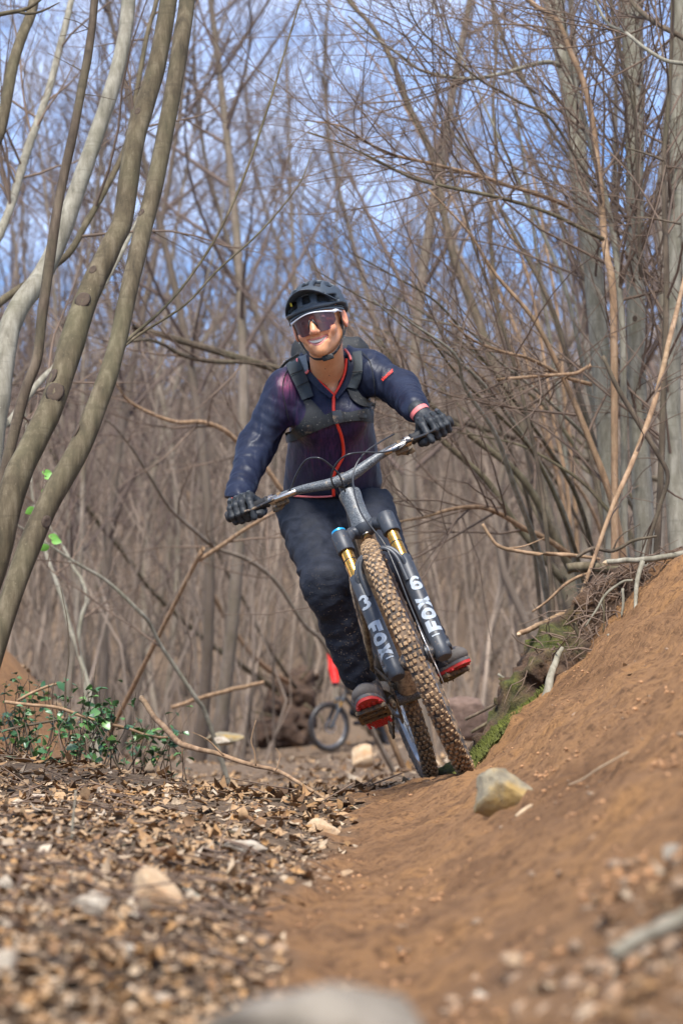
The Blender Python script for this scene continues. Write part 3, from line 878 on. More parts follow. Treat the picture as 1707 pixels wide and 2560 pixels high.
# ------------------------------------------------------------------ mountain bikes
MUD = (0.34, 0.205, 0.105)
m_rubber = simple('tyre_rubber', (0.022, 0.021, 0.021), 0.8, var=0.3, vscale=60, dirt=(0.19, 0.125, 0.075), dirt_amt=0.40, dscale=40, bmp=0.3, bscale=300)
m_knob, _nt, _b = mat_new('muddy_tread')
_v = objvec(_nt)
_k1 = noise_n(_nt, 9, 4, .6, _v); _k2 = noise_n(_nt, 120, 5, .7, _v)
_c = ramp(_nt, _k1, [(0.3, (0.20, 0.118, 0.055)), (0.55, (0.36, 0.232, 0.125)), (0.75, (0.47, 0.32, 0.185))])
_c = mixc(_nt, ramp(_nt, _k2, [(0.36, 0.8), (0.5, 0)]), _c, (0.10, 0.065, 0.04))
_nt.links.new(_c, _b.inputs['Base Color']); _b.inputs['Roughness'].default_value = 0.95
bump(_nt, _b, _k2, 0.6, 0.003)
m_rim = simple('rim_carbon', (0.10, 0.115, 0.14), 0.28, var=0.2, vscale=12, dirt=(0.27, 0.22, 0.18), dirt_amt=0.12, dscale=35, spec=0.7, coat=0.4)
m_black = simple('black_alloy', (0.018, 0.018, 0.02), 0.42, var=0.3, vscale=40, dirt=(0.22, 0.15, 0.09), dirt_amt=0.18, dscale=60)
m_drive = simple('muddy_drivetrain', (0.035, 0.034, 0.033), 0.45, metal=0.6, var=0.4, vscale=70, dirt=(0.25, 0.165, 0.09), dirt_amt=0.5, dscale=70, bmp=0.4, bscale=220)
m_fork = simple('fork_matte_black', (0.030, 0.034, 0.042), 0.48, var=0.12, vscale=20, dirt=(0.24, 0.18, 0.13), dirt_amt=0.05, dscale=120)
m_gold = simple('gold_stanchion', (0.72, 0.36, 0.075), 0.22, metal=1.0, var=0.12, vscale=25, dirt=(0.30, 0.19, 0.1), dirt_amt=0.10, dscale=90)
m_decal = simple('decal_pale_grey', (0.33, 0.365, 0.40), 0.55, var=0.06, vscale=80, dirt=(0.32, 0.26, 0.2), dirt_amt=0.06, dscale=130)
m_silver = simple('polished_alloy', (0.52, 0.46, 0.40), 0.22, metal=1.0, var=0.25, vscale=35, dirt=(0.3, 0.2, 0.12), dirt_amt=0.15, dscale=80)
m_blue = simple('blue_cap', (0.02, 0.33, 0.62), 0.35, metal=0.4, var=0.1)
m_rubber_grip = simple('grip_rubber', (0.014, 0.014, 0.016), 0.7, var=0.3, vscale=90, bmp=0.5, bscale=400)
m_cable = simple('cable_housing', (0.025, 0.025, 0.027), 0.35, var=0.2)
m_sand = simple('muddy_frame_paint', (0.40, 0.285, 0.165), 0.75, var=0.3, vscale=30, dirt=(0.14, 0.09, 0.055), dirt_amt=0.4, dscale=50, bmp=0.3)
m_steel = simple('steel', (0.55, 0.55, 0.56), 0.3, metal=1.0, var=0.2, dirt=(0.25, 0.17, 0.1), dirt_amt=0.3, dscale=80)
# dark paint with a fine crackle of pale veins
m_crackle, _nt, _b = mat_new('crackle_carbon')
_v = objvec(_nt, (1, 1, 1))
_vo = nd(_nt, 'ShaderNodeTexVoronoi', feature='DISTANCE_TO_EDGE'); _vo.inputs['Scale'].default_value = 170
_dn = noise_n(_nt, 40, 3, .6, _v)
_mx = nd(_nt, 'ShaderNodeMixRGB') if False else None
_nt.links.new(_v, _vo.inputs['Vector'])
_f = ramp(_nt, _vo.outputs['Distance'], [(0.0, 1), (0.16, 0)])
_c = ramp(_nt, _dn, [(0.3, (0.022, 0.026, 0.031)), (0.7, (0.055, 0.062, 0.070))])
_c = mixc(_nt, _f, _c, (0.17, 0.18, 0.185))
_c = mixc(_nt, ramp(_nt, noise_n(_nt, 45, 7, .7, _v), [(0.58, 0), (0.68, 0.8)]), _c, (0.33, 0.26, 0.18))
_nt.links.new(_c, _b.inputs['Base Color']); _b.inputs['Roughness'].default_value = 0.45

AX = Vector((-0.4305, 0, 0.9026))        # steering axis, upwards
OFS = Vector((0.9026, 0, 0.4305))        # fork offset direction
FA = Vector((1.235, 0, 0.372))           # front axle
RA = Vector((0, 0, 0.372))
AP = FA - OFS * 0.044                    # steering axis at axle level
BB = Vector((0.44, 0, 0.300))
CROWN = AP + AX * 0.492
HT_TOP = CROWN + AX * 0.135
BAR = HT_TOP + AX * 0.032 + OFS * 0.038
YW = Vector((0, 1, 0))

LET = {   # heavy block capitals on a 1 x 1 cell, as lists of convex-ish outlines
 'F': [[(0, 0), (.34, 0), (.34, 1), (0, 1)], [(.34, .68), (.95, .68), (.95, 1), (.34, 1)], [(.34, .33), (.78, .33), (.78, .58), (.34, .58)]],
 'X': [[(0, 0), (.36, 0), (1, 1), (.64, 1)], [(.64, 0), (1, 0), (.36, 1), (0, 1)]],
 '3': [[(0, .74), (.95, .74), (.95, 1), (0, 1)], [(.25, .38), (.95, .38), (.95, .62), (.25, .62)], [(0, 0), (.95, 0), (.95, .26), (0, .26)], [(.62, .2), (.95, .2), (.95, .8), (.62, .8)]],
 '6': [[(0, 0), (.33, 0), (.33, 1), (0, 1)], [(.2, .76), (.95, .76), (.95, 1), (.2, 1)], [(.2, .38), (.95, .38), (.95, .62), (.2, .62)], [(.2, 0), (.95, 0), (.95, .25), (.2, .25)], [(.64, .1), (.95, .1), (.95, .5), (.64, .5)]],
}
def letter_cells(ch, n=8):
    """letter as small quads so it can be wrapped round a leg"""
    def arc(cx, cy, a0, a1, r0, r1, sx=1.0, m=14):
        q = []
        for k in range(m):
            u0, u1 = a0 + (a1 - a0) * k / m, a0 + (a1 - a0) * (k + 1) / m
            q.append([(cx + r_ * sx * math.cos(u), cy + r_ * math.sin(u)) for r_, u in ((r0, u0), (r1, u0), (r1, u1), (r0, u1))])
        return q
    if ch == '3':
        return arc(.5, .74, -1.5, 2.75, .10, .29, 1.5) + arc(.5, .29, -2.75, 1.5, .11, .31, 1.5)
    if ch == '6':
        return arc(.5, .30, 0, 6.2832, .11, .32, 1.45, 20) + arc(.56, .52, .75, 3.3, .28, .49, 1.0)
    if ch == 'O':
        q = []
        for k in range(20):
            a0, a1 = 2 * math.pi * k / 20, 2 * math.pi * (k + 1) / 20
            q.append([(.5 + .22 * math.cos(a0), .5 + .2 * math.sin(a0)), (.5 + .52 * math.cos(a0), .5 + .52 * math.sin(a0)),
                      (.5 + .52 * math.cos(a1), .5 + .52 * math.sin(a1)), (.5 + .22 * math.cos(a1), .5 + .2 * math.sin(a1))])
        return q
    out = []
    for o in LET[ch]:
        a, b, c, d = [np.array(p) for p in o]
        for i in range(n):
            t0, t1 = i / n, (i + 1) / n
            l0, l1 = a + (d - a) * t0, a + (d - a) * t1
            r0, r1 = b + (c - b) * t0, b + (c - b) * t1
            for j in range(3):
                s0, s1 = j / 3, (j + 1) / 3
                out.append([l0 + (r0 - l0) * s0, l0 + (r0 - l0) * s1, l1 + (r1 - l1) * s1, l1 + (r1 - l1) * s0])
    return out

def make_bike(name, label, detail, loc, M3, steer, crank, group=None):
    """M3: orientation; loc: where the rear tyre touches the ground"""
    root = empty(name, loc, label, 'bicycle', group)
    root.rotation_euler = M3.to_euler()
    S = Matrix.Translation(AP) @ Matrix.Rotation(steer, 4, AX) @ Matrix.Translation(-AP)
    def done(mb, nm, mat, parent=root, st=False, **kw):
        o = mb.build(nm, mat, parent, **kw)
        if st: o.data.transform(S)
        return o
    mf = m_crackle if detail else m_black
    # ---- frame
    fr = MB()
    def frust(mb, a, b_, r0, r1, n=16, flat=None, bow=0.0, k=7):
        a, b_ = Vector(a), Vector(b_)
        pts = [a.lerp(b_, i / (k - 1)) + Vector((0, 0, bow * math.sin(math.pi * i / (k - 1)))) for i in range(k)]
        mb.tube(pts, [r0 + (r1 - r0) * i / (k - 1) for i in range(k)], n, flat=flat)
    fr.tube([CROWN + AX * t for t in (0.004, 0.02, 0.05, 0.10, 0.125, 0.135)], [0.036, 0.034, 0.030, 0.031, 0.034, 0.034], 24)
    ST_TOP = Vector((0.33, 0, 0.70))
    frame = done(fr, 'head_tube', mf)
    fr = MB(); frust(fr, CROWN + AX * 0.04, BB + Vector((0.02, 0, 0.02)), 0.031, 0.036, bow=-0.015)
    done(fr, 'down_tube', m_sand if detail else m_black)
    fr = MB(); frust(fr, CROWN + AX * 0.10, ST_TOP + Vector((0.01, 0, -0.02)), 0.026, 0.019, bow=0.02)
    done(fr, 'top_tube', mf)
    fr = MB(); frust(fr, BB, ST_TOP, 0.024, 0.019); fr.tube([BB + YW * -0.045, BB + YW * 0.045], 0.026, 16)
    done(fr, 'seat_tube', mf)
    for s in (-1, 1):
        fr = MB(); frust(fr, BB + Vector((-0.02, s * 0.04, 0.03)), RA + Vector((0.0, s * 0.074, 0.0)), 0.017, 0.012, 12, bow=0.01)
        done(fr, 'chainstay', m_sand if detail else m_black)
        fr = MB(); frust(fr, Vector((0.36, s * 0.035, 0.66)), RA + Vector((0.01, s * 0.074, 0.01)), 0.013, 0.010, 12, bow=-0.015)
        done(fr, 'seatstay', m_sand if detail else m_black)
    fr = MB(); frust(fr, ST_TOP, ST_TOP + Vector((-0.045, 0, 0.12)), 0.0155, 0.0155, 14)
    done(fr, 'seatpost', m_black)
    sd = MB()
    rows = []
    for i in range(13):
        t = i / 12
        w = 0.018 + 0.055 * smooth01(0.45, 1.0, t)
        row = []
        for j in range(9):
            u = -1 + j / 4
            row.append(Vector((0.44 - 0.27 * t - 0.02, u * w, 0.842 + 0.018 * (t - .45) ** 2 * 4 - 0.028 * abs(u) ** 2.4)))
        rows.append(row)
    sd.slab(rows, (0, 0, -0.02)); done(sd, 'saddle', m_black)
    sh = MB(); a, b_ = Vector((0.40, 0, 0.60)), Vector((0.66, 0, 0.66))
    sh.tube([a, a.lerp(b_, .5)], 0.024, 14); sh.tube([a.lerp(b_, .45), b_], 0.012, 12)
    done(sh, 'rear_shock', m_black)
    # ---- fork
    cr = MB()
    cr.lathe([(0.013, -0.022), (0.019, -0.024), (0.026, -0.018), (0.034, -0.004), (0.036, 0.004), (0.02, 0.004)], 24, Matrix.Translation(CROWN) @ AX.to_track_quat('Z', 'Y').to_matrix().to_4x4())
    for s in (-1, 1):
        top = FA + AX * 0.450 + YW * s * 0.073
        cr.tube([CROWN + AX * -0.002 + YW * s * 0.012, CROWN + OFS * 0.012 + AX * -0.004 + YW * s * 0.040, top + AX * 0.0], [0.026, 0.019, 0.022], 14)
        cr.tube([top + AX * t for t in (-0.034, -0.030, 0.028, 0.034)], [0.0255, 0.027, 0.027, 0.024], 18)
    fc = done(cr, 'fork_crown', m_fork, st=True)
    if detail:
        st_ = MB()
        st_.lathe([(0.0125, -0.0235), (0.0185, -0.0255), (0.0185, -0.022)], 20, Matrix.Translation(CROWN) @ AX.to_track_quat('Z', 'Y').to_matrix().to_4x4())
        done(st_, 'steerer_rim', m_silver, fc, True)
        cp = MB(); top = FA + AX * 0.486 + YW * -0.073
        cp.tube([top, top + AX * 0.006, top + AX * 0.009], [0.0225, 0.0225, 0.016], 18)
        done(cp, 'air_cap', m_blue, fc, True)
    for s in (-1, 1):
        sc = MB(); base = FA + YW * s * 0.073
        sc.tube([base + AX * 0.28, base + AX * 0.43], 0.0182, 20)
        stn = done(sc, 'stanchion', m_gold, st=True)
        if detail:
            og = MB(); c = base + AX * (0.382 if s < 0 else 0.375)
            og.tube([c, c + AX * 0.003], 0.0192, 20); done(og, 'travel_ring', m_rubber_grip, stn, True)
    lo = MB()
    LT = 0.325
    for s in (-1, 1):
        base = FA + YW * s * 0.073
        lo.tube([base + AX * t for t in (-0.034, -0.028, 0.0, 0.06, 0.20, 0.30, LT - 0.03, LT - 0.004, LT)], [0.020, 0.0245, 0.0262, 0.0258, 0.0255, 0.0250, 0.0238, 0.0236, 0.021], 22)
        lo.tube([base + YW * (-s * 0.022), base + YW * (s * 0.030)], 0.017, 16)
        # arch ribs: an outer bow and an inner web on each side
        for w_, (f0, f1) in enumerate(((0.285, 0.012), (0.235, 0.030))):
            pts = [base + AX * f0 + OFS * 0.016, base + AX * (LT - 0.01) + OFS * 0.030 - YW * s * 0.004, base + AX * (LT + 0.028) + OFS * 0.034 - YW * s * (0.026), base + AX * (LT + 0.043 - .006 * w_) + OFS * 0.034 - YW * s * (0.073 + .001)]
            if w_: pts = [p - YW * s * 0.012 + OFS * 0.006 for p in pts[:3]] + [pts[3]]
            lo.tube(crv(pts, 5), 0.0078 if w_ == 0 else 0.0070, 10)
    lower = done(lo, 'fork_lower', m_fork, st=True)
    if detail:
        def decal(ch, s, along, size, text_down, upright=False):
            base = FA + YW * s * 0.073
            mb = MB(); rr = 0.0258 + 0.0009
            for cell in letter_cells(ch):
                vv = []
                for layer in (0.0, 0.0008):
                    for (u, w) in cell:
                        if text_down: ad, ac = along - u * size, (w - .5)       # text runs down the leg, letter tops to rider's left
                        else: ad, ac = along + u * size, -(w - .5)
                        if upright: ad, ac = along + (w - .5) * size, (u - .5) * .86
                        ang = ac * 1.75 + (-0.30 if s < 0 else 0.30)
                        vv.append(base + AX * ad + (OFS * math.cos(ang) + YW * math.sin(ang)) * (rr - 0.0008 + layer))
                mb.add(vv, [(0, 1, 2, 3)[::-1], (4, 5, 6, 7), (0, 1, 5, 4), (1, 2, 6, 5), (2, 3, 7, 6), (3, 0, 4, 7)])
            done(mb, 'decal', m_decal, lower, True, smooth=False)
        decal('3', -1, 0.222, 0.046, True, True)
        for k, ch in enumerate('FOX'): decal(ch, -1, 0.152 - 0.041 * k, 0.039 if ch != 'O' else 0.037, True)
        decal('6', 1, 0.215, 0.046, False, True)
        for k, ch in enumerate('FOX'): decal(ch, 1, 0.046 + 0.041 * k, 0.039 if ch != 'O' else 0.037, False)
        for s, a0 in ((-1, 0.022), (1, 0.030)):        # small line under the name
            mb = MB(); base = FA + YW * s * 0.073
            rows = [[base + AX * (a0 + 0.004 * i) + (OFS * math.cos(g) + YW * math.sin(g)) * 0.0268 for g in np.linspace(-.4, .5, 8)] for i in range(2)]
            mb.slab(rows, OFS * -0.0008); done(mb, 'decal', m_decal, lower, True, smooth=False)
    ax = MB(); ax.tube([FA + YW * -0.07, FA + YW * 0.09], 0.0095, 14); done(ax, 'front_axle', m_black, st=True)
    # ---- wheels
    def wheel(nm, C, st, side):
        we = empty(nm, C); we.parent = root
        MS = (S if st else Matrix())
        we.matrix_local = MS @ Matrix.Translation(C)
        Mx = Matrix.Rotation(math.pi / 2, 4, 'X')            # lathe axis -> wheel axle (local Y)
        rim = MB()
        rim.lathe([(0.283, -0.006), (0.290, -0.0155), (0.309, -0.0175), (0.313, -0.0165), (0.3125, 0.0), (0.313, 0.0165), (0.309, 0.0175), (0.290, 0.0155), (0.283, 0.006)], 96, Mx, closed=True)
        rim.build('rim', m_rim, we)
        ty = MB(); prof = []
        for k in range(18):
            a = math.pi * (-.82 + 1.64 * k / 17)
            tk = 1.0 if detail else 1.45
            prof.append((0.3365 + 0.0290 * tk * math.cos(a), 0.0262 * tk * math.sin(a)))
        ty.lathe(prof, 110, Mx, closed=True); ty.build('tyre', m_rubber if detail else m_black, we, auto=0)
        hub = MB(); hub.lathe([(0.012, -0.06), (0.03, -0.033), (0.03, -0.029), (0.017, -0.024), (0.017, 0.024), (0.03, 0.029), (0.03, 0.033), (0.012, 0.06)], 24, Mx); hub.build('hub', m_black, we)
        ro = MB(); yo = 0.040
        for (ra, rb) in ((0.078, 0.1015), (0.022, 0.036)):
            ro.lathe([(ra, yo - 0.001), (rb, yo - 0.001), (rb, yo + 0.001), (ra, yo + 0.001)], 60, Mx @ Matrix.Translation((0, 0, -2 * yo)), closed=True)
        for k in range(6):
            a = k * math.pi / 3
            ro.box((0.057 * math.cos(a), yo, 0.057 * math.sin(a)), (0.05, 0.002, 0.007), Matrix.Rotation(-a, 3, 'Y'))
        ro.build('brake_rotor', m_steel, we)
        n_sp = 28 if detail else 16
        sp = MB(); sp.tube([Vector((0.028, 0, 0)), Vector((0.286, 0, 0))], 0.0011, 5)
        spm = None
        for k in range(n_sp):
            if spm is None:
                o = sp.build('spoke', m_steel if detail else m_black, we); spm = o.data
            else:
                o = bpy.data.objects.new('spoke', spm); COL.objects.link(o); o.parent = we
            a = 2 * math.pi * k / n_sp; sgn = 1 if k % 2 else -1
            o.location = (0, sgn * 0.026, 0)
            o.rotation_euler = (Matrix.Rotation(a, 3, 'Y') @ Matrix.Rotation(-sgn * 0.088, 3, 'Z')).to_euler()
        if detail:      # knobs
            V_, Q_ = [], []
            rg = np.random.default_rng(5)
            NR = 118
            off = 0
            for k in range(NR):
                if k % 2 == 0: lay = ((-.30, .0062, .0056), (.30, .0062, .0056), (-1.04, .0056, .0060), (1.04, .0056, .0060))
                else: lay = ((-.66, .0056, .0054), (.66, .0056, .0054), (0.0, .0056, .0050), (-1.34, .0046, .0056), (1.34, .0046, .0056))
                for (u, wy, wx) in lay:
                    a = 2 * math.pi * (k + rg.normal() * .11) / NR
                    th = u * 0.86 + rg.normal() * .025
                    h = 0.0058 if abs(u) < 1 else 0.0052
                    h *= rg.uniform(.55, 1.1)
                    base = 0.0286
                    rad = np.array([math.cos(a), 0, math.sin(a)]); tan = np.array([-math.sin(a), 0, math.cos(a)])
                    nr = rad * math.cos(th) + np.array([0, 1, 0]) * math.sin(th)
                    tv = np.array([0, 1, 0]) * math.cos(th) - rad * math.sin(th)
                    c = rad * 0.3365 + nr * base - np.array([0, 1, 0]) * math.sin(th) * .0042
                    pts = []
                    for hh, sc in ((-.001, 1.12), (h, .86)):
                        for sx, sy in ((-1, -1), (1, -1), (1, 1), (-1, 1)):
                            jit = rg.normal(size=2) * .0005
                            pts.append(c + nr * hh + tan * (sx * wx * sc + jit[0]) + tv * (sy * wy * .74 * sc + jit[1]))
                    V_ += pts
                    for f in ((4, 5, 6, 7), (0, 1, 5, 4), (1, 2, 6, 5), (2, 3, 7, 6), (3, 0, 4, 7)): Q_.append([off + i for i in f])
                    off += 8
            me = np_mesh('tread', V_, Q_, smooth=False)
            tr = link('tread', me, we, m_knob); tag(tr, kind='stuff')
        return we
    fw_ = wheel('front_wheel', FA, True, 1)
    rw_ = wheel('rear_wheel', RA, False, -1)
    # ---- handlebar, stem, grips, controls
    hb = MB()
    prof = [(0, 0, 0, .0175), (.025, 0, .001, .0175), (.05, 0, .005, .0168), (.09, -.002, .017, .0150), (.13, -.006, .029, .0132), (.18, -.012, .039, .0118), (.26, -.024, .050, .0112), (.38, -.042, .066, .0112)]
    def barp(y):
        s = 1 if y >= 0 else -1; yy = abs(y)
        xs = [p[0] for p in prof]
        d = np.interp(yy, xs, [p[1] for p in prof]); u = np.interp(yy, xs, [p[2] for p in prof]); r_ = np.interp(yy, xs, [p[3] for p in prof])
        return BAR + YW * y * .962 + OFS * float(d) + AX * float(u), float(r_)
    ys = [-.38, -.26, -.22, -.18, -.15, -.13, -.11, -.09, -.07, -.05, -.025, 0, .025, .05, .07, .09, .11, .13, .15, .18, .22, .26, .38]
    pr = [barp(y) for y in ys]
    hb.tube([p for p, _ in pr], [r_ for _, r_ in pr], 18)
    done(hb, 'handlebar', mf, st=True)
    stm = MB()
    stm.tube([HT_TOP + AX * 0.0, HT_TOP + AX * 0.012, HT_TOP + AX * 0.055, HT_TOP + AX * .060], [0.028, 0.0245, 0.0225, 0.018], 20)
    stm.tube([HT_TOP + AX * 0.035, (HT_TOP + AX * 0.04).lerp(BAR, .6), BAR], [0.022, 0.0225, 0.0225], 16)
    done(stm, 'stem', m_black, st=True)
    for s in (-1, 1):
        gp = MB()
        yy = [.245, .249, .255, .37, .374, .384, .388]
        rr = [.0165, .0185, .0158, .0162, .0185, .0185, .014]
        gp.tube([barp(s * y)[0] for y in yy[:-2]] + [barp(s * .38)[0] + (barp(s * .38)[0] - barp(s * .37)[0]) * t for t in (.4, .9)], rr, 18)
        done(gp, 'grip', m_rubber_grip, st=True)
        if detail:
            d = (barp(s * .30)[0] - barp(s * .24)[0]).normalized()       # outwards along the bar
            fwd = (OFS * 0.93 - AX * 0.37).normalized(); dn = (-AX * 0.93 - OFS * .37).normalized()
            c0 = barp(s * .232)[0]
            lv = MB()
            lv.tube([c0 - d * .007, c0 + d * .007], .0165, 14)
            lv.tube([c0 + fwd * .012, c0 + fwd * .028 + dn * .008], .008, 10)
            b0 = c0 + fwd * .030 + dn * .008
            lv.tube([b0 - d * .082, b0 - d * .078, b0 - d * .02, b0 + d * .004, b0 + d * .012], [.006, .0085, .0098, .0095, .006], 14)
            bl = done(lv, 'brake_lever', m_silver, st=True)
            l2 = MB()
            l2.tube(crv([b0 - d * .005 + fwd * .010, b0 + d * .03 + fwd * .020 + dn * .004, b0 + d * .065 + fwd * .020 + dn * .006, b0 + d * .092 + fwd * .026 + dn * .006], 5), .0048, 10, flat=1.6)
            done(l2, 'lever_blade', m_black, bl, True)
            sf = MB(); c1 = barp(s * .205)[0]
            sf.tube([c1 - d * .006, c1 + d * .006], .0148, 14)
            sf.box(c1 + dn * .020 + fwd * .006, (.03, .042, .018), bev=.005)
            sf.tube([c1 + dn * .022 - d * .004, c1 + dn * .034 + d * .016 - fwd * .006], [.008, .006], 8)
            sf.tube(crv([c1 + dn * .026 + d * .01, c1 + dn * .034 + d * .022 + fwd * .006, c1 + dn * .032 + d * .036 + fwd * .012], 4), [.006] * 5 + [.0075] * 4, 8, flat=.6)
            done(sf, 'shifter', m_drive, st=True)
    if not detail:
        cl = MB(); cl.tube([barp(.2)[0], BAR + OFS * .1 - AX * .02, CROWN + YW * .03 + OFS * .03], .003, 6); done(cl, 'cable', m_cable, st=True)
    # ---- cranks, pedals, chainring, chain, derailleur
    ca = crank
    cd = Vector((math.cos(ca), 0, math.sin(ca)))           # right crank arm direction
    peds = []
    for s, dv in ((-1, cd), (1, -cd)):
        e = BB + dv * 0.170 + YW * s * 0.086
        am = MB(); am.tube([BB + YW * s * 0.060, BB + dv * .03 + YW * s * .066, BB + dv * .14 + YW * s * .074, e - YW * s * .012, e + dv * .012 - YW * s * .012], [.018, .017, .013, .014, .008], 12, flat=.7)
        arm = done(am, 'crank_arm', m_drive)
        peds.append(e)
    rg_ = MB()
    Mx = Matrix.Translation(BB + YW * -0.050) @ Matrix.Rotation(math.pi / 2, 4, 'X')
    pf = []
    for k in range(64):
        a = 2 * math.pi * k / 64; r_ = 0.066 if k % 2 else 0.061
        pf.append((r_ * math.cos(a), r_ * math.sin(a)))
    rg_.prism(pf, 0.003, Mx)
    done(rg_, 'chainring', m_drive, smooth=False)
    bg_ = MB(); bg_.tube([BB + YW * -.054 + Vector((math.cos(a), 0, math.sin(a))) * .078 for a in np.linspace(-2.4, 0.3, 14)], .006, 8, flat=.5); done(bg_, 'chain_guide', m_drive)
    cs = MB()
    for k, r_ in enumerate(np.linspace(.104, .025, 10)):
        cs.lathe([(r_ * .6, 0), (r_, 0), (r_, .002), (r_ * .6, .002)], 40, Matrix.Translation(RA + YW * (-0.030 - .0036 * k)) @ Matrix.Rotation(math.pi / 2, 4, 'X'), closed=True)
    done(cs, 'cassette', m_drive, smooth=False)
    dr = MB(); dh = RA + YW * -0.082
    dr.box(dh + Vector((-.01, .0, -.045)), (.05, .022, .05), bev=.008)
    lowp = dh + Vector((0.045, .012, -.155))
    dr.tube([dh + Vector((0, .012, -.06)), dh + Vector((.03, .012, -.10)), lowp], [.012, .010, .008], 8, flat=.5)
    for c_, r_ in ((dh + Vector((.0, .012, -.062)), .026), (lowp, .030)):
        dr.lathe([(.004, -.004), (r_, -.003), (r_, .003), (.004, .004)], 20, Matrix.Translation(c_) @ Matrix.Rotation(math.pi / 2, 4, 'X'))
    done(dr, 'derailleur', m_drive)
    chn = MB()
    yc = -0.052
    cpts = [Vector((BB.x + .063 * math.cos(a), yc, BB.z + .063 * math.sin(a))) for a in np.linspace(1.5, -1.6, 12)]
    cpts += [Vector((.2, yc - .006, .262)), lowp + Vector((0.01, -.004, -.03)), lowp + Vector((-.03, -.004, 0)), dh + Vector((.02, 0.02, -.06)), RA + Vector((-.02, -.050, -.06)), RA + Vector((-.06, -.050, .02)), RA + Vector((0, -.050, .062))]
    nlink = 0
    dense = []
    for i in range(len(cpts)):
        a, b2 = cpts[i], cpts[(i + 1) % len(cpts)]
        k = max(1, int((b2 - a).length / .0127))
        dense += [a.lerp(b2, j / k) for j in range(k)]
    for i, p in enumerate(dense):
        q = dense[(i + 1) % len(dense)]
        d_ = (q - p)
        if d_.length < 1e-5: continue
        ang = math.atan2(d_.z, d_.x)
        chn.box(p.lerp(q, .5), (d_.length * .95, .008 if i % 2 else .0055, .008), Matrix.Rotation(-ang, 3, 'Y'))
    ch_ = done(chn, 'chain', m_drive, smooth=False)
    return root, S, peds, barp

# ---- the rider's bike: rear contact, heading, lean
HEAD, LEAN, UPP = R(2.0), R(20.0), R(2.2)
fwv = Vector((math.sin(HEAD) * math.cos(UPP), -math.cos(HEAD) * math.cos(UPP), math.sin(UPP)))
lf0 = Vector((0, 0, 1)).cross(fwv).normalized()
up0 = fwv.cross(lf0)
upv = (up0 * math.cos(LEAN) - lf0 * math.sin(LEAN)).normalized()
lfv = upv.cross(fwv).normalized()
BM3 = Matrix((fwv, lfv, upv)).transposed()
STEER = R(-7.0)
_Sm = Matrix.Translation(AP) @ Matrix.Rotation(STEER, 4, AX) @ Matrix.Translation(-AP)
_fc = min(((_Sm @ (FA + Vector((0.372 * math.sin(a), 0, -0.372 * math.cos(a))))) for a in np.linspace(-.4, .4, 41)), key=lambda q: (BM3 @ q).z)
BIKE_LOC = P(1172, 1945, 6.6) - BM3 @ _fc
bike, BS, PED, BARP = make_bike('mountain_bike', 'muddy dark mountain bike with gold fork tubes ridden by the smiling woman', True, BIKE_LOC, BM3, STEER, R(-6))
BW = Matrix.Translation(BIKE_LOC) @ BM3.to_4x4()
def bw(p, st=False):
    return BW @ ((BS @ Vector(p)) if st else Vector(p))
def proj(p):
    p = Vector(p); dy = p.y * _CP + p.z * _SP; dz = -p.y * _SP + p.z * _CP
    return (round(CX + F * p.x / dy), round(CY - F * dz / dy), round(p.y, 2))
# ------------------------------------------------------------------ cables of the rider's bike
def cable(pts, Ys, r_=.0026):
    n = len(pts)
    ys = np.interp(np.linspace(0, 1, n), np.linspace(0, 1, len(Ys)), Ys)
    q = crv([list(P(p[0], p[1], y)) for p, y in zip(pts, ys)], 6)
    inv = BW.inverted()
    mb = MB(); mb.tube([inv @ Vector(p) for p in q], r_, 8); mb.build('cable', m_cable, bike, auto=0)
cable([(700, 1245), (726, 1222), (741, 1186), (765, 1150), (797, 1145), (824, 1162), (848, 1188), (864, 1232), (872, 1260)], (6.95, 6.88, 6.80, 6.86, 6.95))
cable([(1000, 1112), (987, 1123), (955, 1131), (907, 1131), (868, 1137), (840, 1160), (828, 1194), (838, 1222), (856, 1250)], (6.90, 6.84, 6.80, 6.86, 6.96))
cable([(985, 1085), (950, 1105), (915, 1129), (890, 1162), (882, 1198), (888, 1241), (903, 1284), (930, 1320), (953, 1348), (968, 1374), (983, 1408), (998, 1444), (1022, 1506), (1048, 1566), (1075, 1618), (1092, 1650)], (6.92, 6.85, 6.80, 6.78, 6.76, 6.74, 6.70, 6.66, 6.62, 6.60))
cable([(980, 1128), (1000, 1120), (1020, 1105)], (6.88, 6.90), .003)
# brake caliper on the left fork leg
mb = MB(); c = FA + YW * .058 + AX * .055 - OFS * .06
mb.box(c, (.03, .034, .06), AX.to_track_quat('Z', 'Y').to_matrix(), .006)
o = mb.build('brake_caliper', m_drive, bike); o.data.transform(BS)
